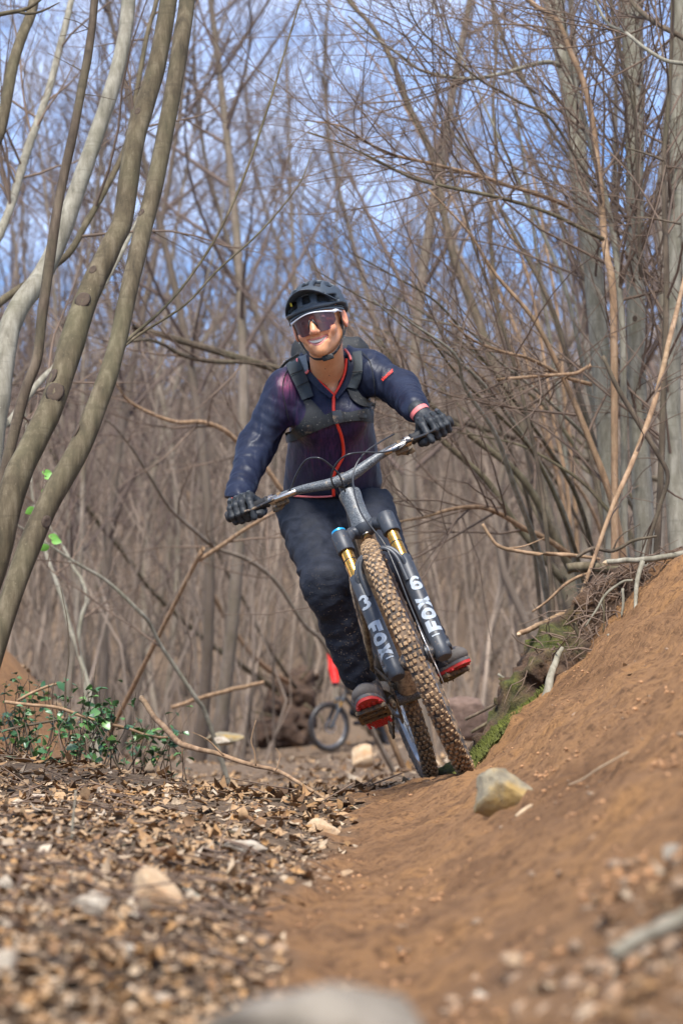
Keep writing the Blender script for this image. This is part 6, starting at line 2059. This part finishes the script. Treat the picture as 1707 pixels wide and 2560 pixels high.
stick('long slim stick low across the left leaves', [(60, 2130, 8), (160, 2140, 8), (260, 2150, 7), (330, 2172, 6)], m_bark_dark)
stick('dark twig in the leaves near the left edge', [(20, 1990, 7), (90, 1996, 7), (170, 2012, 6)], m_twig)
stick('thin twig slanting under the long grey stick', [(220, 1955, 5), (300, 1985, 5), (370, 2010, 5), (420, 2060, 4)], m_twig)
stick('curved grey twig at the crest where the trail begins', [(700, 1990, 9), (770, 2015, 9), (830, 2030, 8), (890, 2022, 6), (930, 2002, 5)], m_bark_near)
stick('blurred pale stick lying at the right edge near the bottom', [(1535, 2385, 42, 1.85), (1620, 2340, 44, 1.9), (1720, 2285, 46, 1.98)], m_bark_pale)
stick('pale wood splinter on the bare earth below the yellow rock', [(1291, 2052, 9), (1308, 2036, 11), (1327, 2018, 9)], m_wood)
stick('thin root lying on the bank right of the yellow rock', [(1420, 1968, 4), (1460, 1950, 5), (1507, 1921, 5), (1569, 1883, 4)], m_wood)
stick('blurred twig lying on the trail near the bottom left', [(110, 2520, 14), (160, 2490, 14), (190, 2465, 11)], m_bark_near)
# ---- dead wood and roots along the back of the bank
BK = 'dead sticks piled behind the mossy edge of the bank'
stick('broken pale log jutting left from the top of the bank over the moss', [(1296, 1586, 13), (1330, 1570, 14), (1360, 1555, 14), (1433, 1521, 14), (1500, 1484, 14), (1560, 1450, 12)], m_bark_warm, 'fallen_branch', 'branch', (7.9, 8.6), cut=True)
stick('grey branch lying along the bank top to the right edge with one hanging limb', [(1515, 1407, 15), (1560, 1402, 15), (1602, 1400, 16), (1660, 1393, 16), (1730, 1382, 17)], m_bark_pale, 'fallen_branch', 'branch', 7.9, cut=True,
      twigs=[[(1605, 1404, 15, 7.88), (1592, 1450, 14, 7.85), (1588, 1500, 13, 7.8), (1590, 1540, 9, 7.75), (1606, 1598, 5, 7.7)]])
stick('forked thin branch left of the roots on the bank', [(1205, 1310, 9), (1225, 1345, 9), (1256, 1370, 10), (1330, 1383, 10), (1420, 1386, 10), (1500, 1400, 8)], m_bark_warm, 'fallen_branch', 'branch', 8.8, twigs=[[(1262, 1372, 6, 8.8), (1310, 1365, 5, 8.8), (1360, 1345, 4, 8.8)]])
stick('thick gnarled root end sticking out at the top of the bank', [(1420, 1424, 24), (1460, 1420, 26), (1520, 1424, 30), (1575, 1450, 30), (1600, 1480, 26)], m_bark_near, 'tree_root', 'root', 8.3)
stick('curved pale root hanging from the lip of the bank', [(1580, 1450, 7), (1556, 1454, 7), (1516, 1484, 7), (1488, 1528, 6), (1460, 1568, 4)], m_bark_pale, 'tree_root', 'root', 7.9, twigs=[[(1500, 1505, 4, 7.9), (1512, 1540, 3, 7.9)]])
stick('thin straight root dangling in the hollow under the lip', [(1508, 1486, 5), (1509, 1540, 4), (1507, 1584, 3)], m_bark_near, 'tree_root', 'root', 7.9)
stick('short grey root dangling right of the hollow', [(1556, 1470, 7), (1557, 1510, 7), (1553, 1542, 5)], m_bark_pale, 'tree_root', 'root', 7.85)
stick('stubby root stump at the lower edge of the hollow', [(1434, 1556, 11), (1440, 1575, 11), (1446, 1592, 8)], m_bark_near, 'tree_root', 'root', 7.9)
stick('pale broken root slanting on the bare bank face', [(1624, 1588, 8), (1640, 1556, 9), (1653, 1522, 7)], m_bark_pale, 'tree_root', 'root', 7.2)
stick('short curved rootlet on the bank face', [(1518, 1584, 7), (1524, 1600, 7), (1528, 1618, 4)], m_bark_pale, 'tree_root', 'root', 7.5)
stick('broad grey root running down through the moss', [(1405, 1620, 12), (1388, 1655, 18), (1374, 1700, 22), (1362, 1755, 22), (1350, 1800, 14)], m_bark_pale, 'tree_root', 'root', (7.75, 7.5))
stick('gnarled root stub poking out of the bare bank below the moss', [(1358, 1797, 24), (1378, 1800, 22), (1402, 1806, 16), (1425, 1815, 8)], m_bark_warm, 'tree_root', 'root', 7.05)
for lb, pt in (('lowest stick of the pile behind the front wheel', [(1183, 1862, 9), (1250, 1820, 10), (1337, 1757, 9)]), ('middle stick of the pile behind the front wheel', [(1176, 1832, 8), (1235, 1795, 9), (1318, 1730, 8)]),
               ('short pale stick low in the pile by the moss', [(1205, 1872, 10), (1260, 1842, 10), (1315, 1806, 8)]), ('top dark stick of the pile behind the front wheel', [(1160, 1800, 8), (1230, 1765, 8), (1300, 1715, 7)]),
               ('thin stick crossing the pile of sticks', [(1190, 1890, 7), (1240, 1850, 7), (1290, 1822, 6), (1345, 1775, 5)])):
    stick(lb, pt, m_bark_near if 'dark' not in lb else m_bark_dark, Y=8.7, group=BK)
stick('small forked pale branch above the pile of sticks', [(1245, 1685, 7), (1281, 1712, 8), (1301, 1736, 10), (1330, 1747, 9)], m_bark_pale, Y=9.2, group=BK, twigs=[[(1300, 1734, 6, 9.2), (1304, 1715, 5, 9.2), (1302, 1705, 4, 9.2)]])
for k, (a, b_) in enumerate((((640, 1720), (560, 1760)), ((760, 1800), (640, 1760)))): pass
stick('blurred brown branch lying in front of the root mass', [(430, 1770, 10), (500, 1745, 11), (580, 1725, 11), (660, 1705, 9)], m_bark_warm, Y=15.0)

# ------------------------------------------------------------------ uprooted mass of earth and roots
m_soil = simple('dark_soil', (0.075, 0.043, 0.026), 0.95, var=0.5, vscale=12, bmp=1.0, bscale=40)
RMC = A(722, 1790, 36.5)
rm_ = empty('root_mass', (RMC[0], RMC[1], gz(RMC[0], RMC[1])), 'dark uprooted mass of soil and roots left of the second bicycle', 'root mass')
bpy.context.view_layer.update()
def f_rm(p):
    d = s_ell(p, A(726, 1775, 36.5), (.42, .40, .52)); d = smin(d, s_ell(p, A(690, 1840, 36.3), (.55, .45, .30)), .15)
    d = smin(d, s_ell(p, A(752, 1705, 36.6), (.28, .26, .22)), .12)
    return d + .11 * pnoise(p, 4, 3, .65)
net_obj('earth_clump', f_rm, RMC - 1.2, RMC + 1.2, .04, m_soil, rm_)
for k, pt in enumerate(([(700, 1740, 8), (660, 1700, 6), (640, 1650, 3)], [(750, 1700, 8), (775, 1665, 6), (770, 1630, 3)], [(680, 1790, 9), (630, 1780, 6), (590, 1800, 3)], [(760, 1760, 8), (800, 1790, 6), (815, 1830, 3)], [(720, 1690, 7), (700, 1650, 5), (720, 1610, 2)])):
    p_, r_ = stem_path(pt, 36.0, 4, False); stem_mesh('root', p_, r_, 6, m_bark_near, rm_, .1, k)

# ------------------------------------------------------------------ green shrubs
m_leaf, _nt, _b = mat_new('shrub_leaf')
_oi = nd(_nt, 'ShaderNodeObjectInfo')
_c = ramp(_nt, _oi.outputs['Random'], [(0.0, (0.026, 0.075, 0.028)), (0.55, (0.055, 0.15, 0.050)), (1.0, (0.12, 0.25, 0.05))])
_nt.links.new(_c, _b.inputs['Base Color']); _b.inputs['Roughness'].default_value = 0.38
_b.inputs['Specular IOR Level'].default_value = .7
m_leaf_bright = simple('young_leaf', (0.13, 0.30, 0.04), .45, var=.2)
def leaf_mesh(nm, L, w, fold, curl, mat, lobes=0.0):
    rows = []
    N = 7
    for i in range(N):
        t = i / (N - 1)
        hw_ = w * (math.sin(math.pi * min(1, t * .94 + .03)) ** .8) * (1 + lobes * math.sin(t * 15))
        zc = -curl * t * t
        rows.append([Vector((t * L, -hw_, zc + fold * hw_)), Vector((t * L, 0, zc)), Vector((t * L, hw_, zc + fold * hw_))])
    mb = MB(); mb.slab(rows, (0, 0, .0006))
    o = mb.build(nm, mat, None); me = o.data; bpy.data.objects.remove(o)
    return me
LEAFM = [leaf_mesh('leaf', .040, .017, .35, .010, m_leaf, .16), leaf_mesh('leaf', .034, .014, .5, .004, m_leaf, .18), leaf_mesh('leaf', .046, .018, .2, .016, m_leaf, .14)]
def shrub(label, px, py, spread, height, nst, nlf, seed, Y=8.0, group='low green leafy shrubs on the left mound'):
    nst, nlf = int(nst * 1.5), int(nlf * 2)
    rg = np.random.default_rng(seed)
    c = ghit(px, py) if Y is None else A(px, py, Y)
    z0 = gz(c[0], c[1])
    root = empty('shrub', (c[0], c[1], z0), label, 'shrub', group)
    k = c[1] / F
    tips = []
    for i in range(nst):
        ax = rg.uniform(-1, 1) * spread * k; ay = rg.uniform(-.5, .5) * spread * k
        h = height * k * rg.uniform(.45, 1.0)
        b0 = np.array([rg.normal() * .05 + ax * .35, rg.normal() * .05, -.02])
        t0 = np.array([ax, ay, h])
        pts = np.array([list(q) for q in crv([b0, b0 * .6 + t0 * .4 + rg.normal(size=3) * .025, b0 * .25 + t0 * .75 + rg.normal(size=3) * .02, t0], 5)])
        rad = np.linspace(.0028, .0011, len(pts))
        v_, q_ = tubes_np(pts[None], rad[None], 5)
        link('stem', np_mesh('stem', v_, q_), root, m_bark_dark if i % 2 else m_twig)
        tips.append(pts)
    for j in range(nlf):
        pts = tips[rg.integers(nst)]
        t = rg.uniform(.28, 1.0); i = min(len(pts) - 2, int(t * (len(pts) - 1)))
        o = bpy.data.objects.new('leaf', LEAFM[rg.integers(3)]); COL.objects.link(o); o.parent = root
        o.location = pts[i] + rg.normal(size=3) * .012
        o.rotation_euler = (rg.normal() * .5, rg.normal() * .5 - .1, rg.uniform(0, 6.28))
        s = rg.uniform(.42, .92); o.scale = (s, s, s)
shrub('leafy green shrub at the left picture edge', 40, 1850, 95, 220, 10, 56, 1, 8.3)
shrub('tallest green shrub, with an upright leafy tip, in the middle of the shrubs', 185, 1855, 90, 265, 11, 60, 2, 8.1)
shrub('dense green shrub left of the propped up branch', 290, 1850, 95, 225, 11, 62, 3, 7.9)
shrub('green shrub right behind the top of the propped up branch', 395, 1838, 105, 210, 10, 56, 4, 8.4)
shrub('small low green shrub in front of the others', 110, 1868, 85, 140, 8, 44, 5, 7.7)
shrub('single green seedling on the leaves below the second bicycle', 960, 1968, 14, 22, 2, 4, 6, 8.6, None)
shrub('green tuft at the foot of the trees on the bank', 1590, 1412, 35, 55, 4, 14, 7, 8.6, None)
def sprig(label, pts, Y, leaves):
    c = A(*pts[0], Y)
    p_, r_ = stem_path([(a, b_, 3) for a, b_ in pts], Y, 4, False)
    root = empty('green_sprig', tuple(p_[0]), label, 'sprig')
    stem_mesh('stem', p_, r_, 5, m_twig, root, .05)
    me = leaf_mesh('leaf', .045, .016, .2, .008, m_leaf_bright)
    for (x, y, rz, ry) in leaves:
        o = bpy.data.objects.new('leaf', me); COL.objects.link(o); o.parent = root
        o.location = Vector(A(x, y, Y)) - Vector(root.location); o.rotation_euler = (1.2, ry, rz)
sprig('sprig of bright green leaves between the two thick left stems', [(70, 1330), (92, 1270), (105, 1220), (112, 1170)], 9.0, [(106, 1180, .3, .2), (112, 1195, -.2, -.3), (104, 1228, .5, .1), (98, 1258, -.4, .3), (88, 1270, 2.6, .4)])
sprig('pale green sprig below the thickest left stem', [(118, 1420), (125, 1380), (128, 1340)], 9.5, [(122, 1340, .2, .2), (130, 1352, -.5, .1), (124, 1366, 2.8, .2)])

# ------------------------------------------------------------------ leaf litter, twigs, crumbs, moss (nobody could count them)
m_litter, _nt, _b = mat_new('dry_leaf')
_at = nd(_nt, 'ShaderNodeAttribute', attribute_name='lc').outputs['Color']
_c = mixc(_nt, ramp(_nt, noise_n(_nt, 120, 4, .6, objvec(_nt)), [(.4, .35), (.6, 0)]), _at, (.06, .035, .02))
_nt.links.new(_c, _b.inputs['Base Color']); _b.inputs['Roughness'].default_value = .75
_b.inputs['Specular IOR Level'].default_value = .3
m_crumb = simple('earth_crumb', (0.34, 0.178, 0.082), .95, var=.45, vscale=9, bmp=.6, bscale=150)
m_gravel = simple('gravel', (0.23, 0.15, 0.09), .9, var=.45, vscale=6)
PAL = np.array([(.55, .36, .20), (.62, .46, .30), (.43, .245, .11), (.48, .26, .10), (.29, .155, .07), (.53, .33, .17), (.15, .085, .045), (.64, .51, .37)])
ROCKS = [(o.location.x, o.location.y, max(o.dimensions.x, o.dimensions.y) * .5) for o in COL.objects if o.name.startswith('rock') and o.type == 'MESH']
def clear_of_rocks(x, y):
    ok = np.ones(len(x), bool)
    for (a, b_, r_) in ROCKS: ok &= ((x - a) ** 2 + ((y - b_) * np.where(y < b_, .45, 1.0)) ** 2) > (r_ * 1.05) ** 2
    return ok
def floor_points(n, y0, y1, want, seed, power=1.0):
    rg = np.random.default_rng(seed)
    # even over the picture: density falls with distance
    inv = rg.uniform(1 / y1 ** power, 1 / y0 ** power, n * 4)
    y = inv ** (-1 / power)
    x = rg.uniform(-1, 1, len(y)) * (.165 * y + .35)
    keep = (rg.random(len(y)) < want(x, y)) & clear_of_rocks(x, y)
    x, y = x[keep][:n], y[keep][:n]
    return rg, x, y, ground_z(x, y)
def litter():
    want = lambda x, y: np.clip(1.0 - dirt_mask(x, y) * 1.05, 0.0025, 1) * np.where((y > 7.0) & (x > .9), .15, 1)
    rg, x, y, z = floor_points(30000, 1.6, 38, want, 21, .55)
    n = len(x)
    L = (.009 + .046 * rg.random(n) ** 2.0) * np.interp(y, [1.5, 3, 6, 9, 18, 30], [.42, .58, .9, 1.2, 1.8, 2.2]); Wd = L * rg.uniform(.22, .42, n)
    curl = rg.normal(size=n) * .35; fold = rg.uniform(-.3, .6, n)
    T = np.array([0, .33, .68, 1.0]); tw = np.array([.12, .85, .95, .10])
    loc = np.zeros((n, 4, 3, 3))
    lob = rg.uniform(-.35, .35, (n, 4))
    for i in range(4):
        for j, s in enumerate((-1, 0, 1)):
            loc[:, i, j, 0] = (T[i] - .5) * L + abs(s) * .12 * L * lob[:, i]
            loc[:, i, j, 1] = s * Wd * tw[i] * (1 + lob[:, i] * (1 if s > 0 else -.6)) + .10 * L * curl * (2 * T[i] - 1) ** 2
            loc[:, i, j, 2] = curl * L * (2 * T[i] - 1) ** 2 * .8 + abs(s) * fold * Wd * tw[i] * .8
    az = rg.uniform(0, 6.283, n); ti = rg.normal(size=n) * .24; ro = rg.normal(size=n) * .26
    stand = rg.random(n) < .018; ti = np.where(stand, rg.uniform(.6, 1.3, n), ti)
    def rot(v, a, i, j):
        c, s = np.cos(a)[:, None, None], np.sin(a)[:, None, None]
        u, w = v[..., i] * c - v[..., j] * s, v[..., i] * s + v[..., j] * c
        v = v.copy(); v[..., i] = u; v[..., j] = w; return v
    loc = rot(loc, ro, 1, 2); loc = rot(loc, ti, 0, 2); loc = rot(loc, az, 0, 1)
    up = rg.uniform(.0, .012, n) * np.interp(y, [1.5, 5], [.3, .8]) + np.where(stand, L * .35, 0)
    loc += np.stack([x, y, z + up + .004], -1)[:, None, None]
    idx = np.arange(n * 12).reshape(n, 4, 3)
    q = np.stack([idx[:, :-1, :-1], idx[:, :-1, 1:], idx[:, 1:, 1:], idx[:, 1:, :-1]], -1).reshape(-1, 4)
    col = PAL[rg.choice(len(PAL), n, p=[.2, .12, .14, .14, .12, .16, .07, .05])] * rg.uniform(.48, .80, n)[:, None]
    o = link('leaf_litter', np_mesh('leaf_litter', loc.reshape(-1, 3), q, attrs={'lc': np.repeat(col, 12, 0)}, smooth=True), None, m_litter)
    tag(o, 'carpet of dry tan and brown fallen leaves covering the ground', 'leaf litter', kind='stuff')
    # twigs
    rg, x, y, z = floor_points(620, 2.6, 22, lambda x, y: np.clip(1.0 - dirt_mask(x, y), .006, 1), 22, .6)
    n = len(x); L = rg.uniform(.03, .22, n) * (1 + .5 * (y > 8)); az = rg.uniform(0, 6.283, n); K = 4
    t = np.linspace(-.5, .5, K)
    pts = np.zeros((n, K, 3))
    pts[..., 0] = x[:, None] + np.cos(az)[:, None] * t * L[:, None] + rg.normal(size=(n, K)) * .004
    pts[..., 1] = y[:, None] + np.sin(az)[:, None] * t * L[:, None]
    pts[..., 2] = ground_z(pts[..., 0], pts[..., 1]) + .012 + rg.uniform(0, .02, n)[:, None] + rg.normal(size=(n, 1)) * .25 * t * L[:, None]
    v_, q_ = tubes_np(pts, np.repeat(rg.uniform(.0007, .0024, n)[:, None], K, 1) * (1 + .5 * (y[:, None] > 8)), 4)
    o = link('twig_litter', np_mesh('twig_litter', v_, q_), None, m_twig); tag(o, 'small broken twigs scattered over the fallen leaves', 'twigs', kind='stuff')
    # crumbs of earth and gravel
    def lumps(nm, label, n, y0, y1, want, seed, rmin, rmax, mat, squash=.7, pw=.8):
        rg, x, y, z = floor_points(n, y0, y1, want, seed, pw)
        n = len(x)
        o8 = np.array([(1, 0, 0), (-1, 0, 0), (0, 1, 0), (0, -1, 0), (0, 0, 1), (0, 0, -1)], float)
        e = [(0, 2, 4), (2, 1, 4), (1, 3, 4), (3, 0, 4), (2, 0, 5), (1, 2, 5), (3, 1, 5), (0, 3, 5)]
        bm = bmesh.new(); bmesh.ops.create_icosphere(bm, subdivisions=1, radius=1.0)
        tv = np.array([q.co[:] for q in bm.verts]); tf = np.array([[w.index for w in q.verts] for q in bm.faces]); bm.free()
        r_ = rmin + (rmax - rmin) * rg.random(n) ** 2.5
        V_ = tv[None] * (1 + .22 * rg.normal(size=(n, len(tv), 1))) * r_[:, None, None] * np.stack([rg.uniform(.8, 1.4, n), rg.uniform(.7, 1.2, n), np.full(n, squash)], -1)[:, None]
        V_ = V_ + np.stack([x, y, z + r_ * .25 + .003], -1)[:, None]
        Tq = (tf[None] + (np.arange(n) * len(tv))[:, None, None]).reshape(-1, 3)
        o = link(nm, np_mesh(nm, V_.reshape(-1, 3), None, Tq), None, mat); tag(o, label, nm.replace('_', ' '), kind='stuff')
    lumps('earth_crumbs', 'crumbs of orange brown earth strewn over the bare trail and bank', 6000, 1.5, 10, lambda x, y: np.clip(dirt_mask(x, y), .03, 1) * smooth01(-.3, .35, pnoise(np.stack([x, y, x * 0], -1), 3.0, 2)), 23, .0010, .0060, m_crumb)
    lumps('gravel', 'small pale bits of gravel along the edge of the trail', 1500, 1.5, 8, lambda x, y: np.where(np.abs(dirt_mask(x, y) - .5) < .49, 1, .10), 24, .002, .011, m_gravel)
    # moss: short tufts on the mossy skirt
    m_moss = simple('moss_tuft', (0.080, 0.088, 0.012), .95, var=.6, vscale=9)
    rg = np.random.default_rng(31)
    xx = rg.uniform(.3, 1.15, 90000); yy = rg.uniform(7.1, 9.5, 90000)
    kp = rg.random(90000) < moss_mask(xx, yy) * 1.2
    xx, yy = xx[kp][:9000], yy[kp][:9000]; n = len(xx)
    b0 = np.stack([xx, yy, ground_z(xx, yy) + .004], -1)
    pts = np.stack([b0, b0 + np.stack([rg.normal(size=n) * .008, rg.normal(size=n) * .008, rg.uniform(.006, .018, n)], -1)], 1)
    v_, q_ = tubes_np(pts, np.stack([np.full(n, .0048), np.full(n, .0012)], 1), 3)
    o = link('moss', np_mesh('moss', v_, q_), None, m_moss); tag(o, 'bright green moss growing along the back edge of the bank', 'moss', kind='stuff')
litter()

# ------------------------------------------------------------------ fine rootlets and dead twigs bristling along the lip of the bank
def rootlets():
    rg = np.random.default_rng(88)
    B = np.array(_bp[4:]); n = 230
    t = rg.uniform(0, len(B) - 1.01, n); i = t.astype(int); f = (t - i)[:, None]
    p0 = B[i] * (1 - f) + B[i + 1] * f + np.stack([rg.normal(size=n) * .05, rg.uniform(-.12, .02, n), rg.uniform(-.10, .05, n)], -1)
    K = 6; L = rg.uniform(.06, .30, n)
    d = unit(np.stack([rg.normal(size=n) * .8 - .25, -np.abs(rg.normal(size=n)) * .7, rg.normal(size=n) * .55 - .15], -1))
    pts = np.zeros((n, K, 3)); pts[:, 0] = p0
    for k in range(1, K):
        d = unit(d + rg.normal(size=(n, 3)) * .28 + np.array([0, 0, -.12]))
        pts[:, k] = pts[:, k - 1] + d * (L / (K - 1))[:, None]
    r_ = rg.uniform(.0010, .0042, n)[:, None] * np.linspace(1, .35, K)
    v_, q_ = tubes_np(pts, r_, 5)
    o = link('rootlets', np_mesh('rootlets', v_, q_), None, m_twig)
    tag(o, 'tangle of fine roots and dead twigs bristling from the lip of the right bank', 'roots', kind='stuff')
rootlets()
stick('dark crooked dead branch on top of the roots at the bank', [(1440, 1395, 9), (1480, 1370, 10), (1530, 1378, 10), (1580, 1352, 8), (1640, 1340, 6)], m_bark_dark, 'fallen_branch', 'branch', 8.4, twigs=[[(1530, 1378, 6, 8.4), (1550, 1340, 4, 8.4), (1600, 1310, 3, 8.4)]])
stick('thin pale branch slanting up from the roots to the left', [(1540, 1440, 9), (1480, 1432, 8), (1420, 1455, 8), (1370, 1500, 7), (1330, 1530, 5)], m_bark_warm, 'fallen_branch', 'branch', 8.3)
# ------------------------------------------------------------------ the second rider, far behind
m_red = simple('red_jacket', (0.80, 0.014, 0.010), .6, var=.15, vscale=8)
m_dark_cloth = simple('dark_clothes', (0.02, 0.022, 0.03), .7, var=.2)
_fy = 34.6
_fcx = P(822, 1879, _fy)
_h = Vector((-.84, -.54, 0)).normalized(); _l = Vector((0, 0, 1)).cross(_h)
B2 = Matrix((_h, _l, Vector((0, 0, 1)))).transposed()
_st2 = R(4)
LOC2 = Vector((_fcx.x, _fcx.y, gz(_fcx.x, _fcx.y))) - B2 @ Vector((1.235, 0, 0))
LOC2.z = _fcx.z
bike2, S2, PED2, BARP2 = make_bike('mountain_bike', 'blurred black mountain bike far behind, standing side on beside the root mass', False, LOC2, B2, _st2, R(20))
W2 = Matrix.Translation(LOC2) @ B2.to_4x4()
def w2(p, st=False): return np.array(W2 @ ((S2 @ Vector(p)) if st else Vector(p)))
p2 = empty('person', tuple(LOC2 + B2 @ Vector((.42, .25, 0))), 'blurred second rider in red, holding a bicycle behind the first rider\'s leg', 'person')
bpy.context.view_layer.update()
O2 = np.array(p2.location)
GR2, GL2 = w2(BARP2(-.34)[0], True), w2(BARP2(.32)[0], True)
PEL, CHS = A(905, 1728, 35.3), A(868, 1655, 35.0)
SR, SL = A(832, 1616, 35.3), A(888, 1622, 34.75)
ER, EL2 = (SR + GR2) / 2 + np.array([0, 0, -.06]), (SL + GL2) / 2 + np.array([0, 0, -.06])
def f_j2(p):
    d = smin(s_cone(p, PEL + [0, 0, .06], CHS, .13, .14), s_cone(p, SR, SL, .07, .07), .06)
    for a, b, c in ((SR, ER, GR2), (SL, EL2, GL2)):
        d = smin(d, smin(s_cone(p, a, b, .095, .085), s_cone(p, b, c + (b - c) * .10, .085, .060), .03), .04)
    return d
lo, hi = np.minimum(GR2, np.minimum(GL2, PEL)) - .3, np.maximum(np.maximum(SR, SL), PEL) + .3
net_obj('jacket', f_j2, lo, hi, .02, m_red, p2, lambda v: wrinkle(v, .006, 9))
KR, KL = w2((.72, -.12, .58)), w2((.45, .26, .50)); AR, AL2 = w2(PED2[0] + Vector((-.08, -.04, .12))), w2((.36, .30, .09))
def f_t2(p):
    d = s_ell(p, PEL, (.17, .16, .13))
    for a, k, n_ in ((PEL + w2((0, -.08, 0)) - w2((0, 0, 0)), KR, AR), (PEL + w2((0, .08, 0)) - w2((0, 0, 0)), KL, AL2)):
        d = smin(d, smin(s_cone(p, a, k, .09, .065), s_cone(p, k, n_, .062, .045), .03), .04)
    return d
net_obj('trousers', f_t2, np.minimum(AR, np.minimum(AL2, PEL)) - .3, np.maximum(np.maximum(KR, KL), PEL) + .3, .022, m_dark_cloth, p2)
HD = A(868, 1572, 34.85)
def f_h2(p):
    d = smin(s_ell(p, HD, (.076, .09, .115)), s_cone(p, HD - [0, 0, .08], CHS + [0, 0, .08], .052, .06), .03)
    f = B2 @ Vector((1, 0, 0))
    return smin(d, s_cone(p, HD + np.array(f) * .09 + [0, 0, -.01], HD + np.array(f) * .102 + [0, 0, -.035], .01, .014), .012)
net_obj('body', f_h2, HD - .42, HD + .25, .012, m_skin, p2)
def f_hel2(p): return np.maximum(np.maximum(s_ell(p, HD + [0, 0, .03], (.105, .125, .115)), -s_ell(p, HD + [0, 0, .03], (.085, .10, .095))), HD[2] + .03 - p[..., 2])
net_obj('helmet', f_hel2, HD - .2, HD + .2, .012, m_helmet, p2)
for G in (GR2, GL2):
    d = np.array(B2 @ Vector((0, 1, 0)))
    def f_g(p):
        r_ = s_ell(p, G + [0, 0, .012], (.05, .05, .035))
        for k in (-1.5, -.5, .5, 1.5): r_ = smin(r_, s_cone(p, G + d * k * .02 + np.array(_h) * .03 + [0, 0, .02], G + d * k * .02 + np.array(_h) * .03 + [0, 0, -.03], .012, .011), .006)
        return r_
    net_obj('glove', f_g, G - .09, G + .09, .007, m_glove, p2)
for a, dr in ((AR, 1), (AL2, 1)):
    f = np.array(_h)
    def f_s(p): return np.maximum(smin(s_ell(p, a + f * .09 + [0, 0, -.06], (.10, .10, .045)), s_cone(p, a + [0, 0, -.05], a + [0, 0, .02], .045, .045), .04), a[2] - .095 - p[..., 2])
    net_obj('shoe', f_s, a - .25, a + .25, .012, m_shoe, p2)
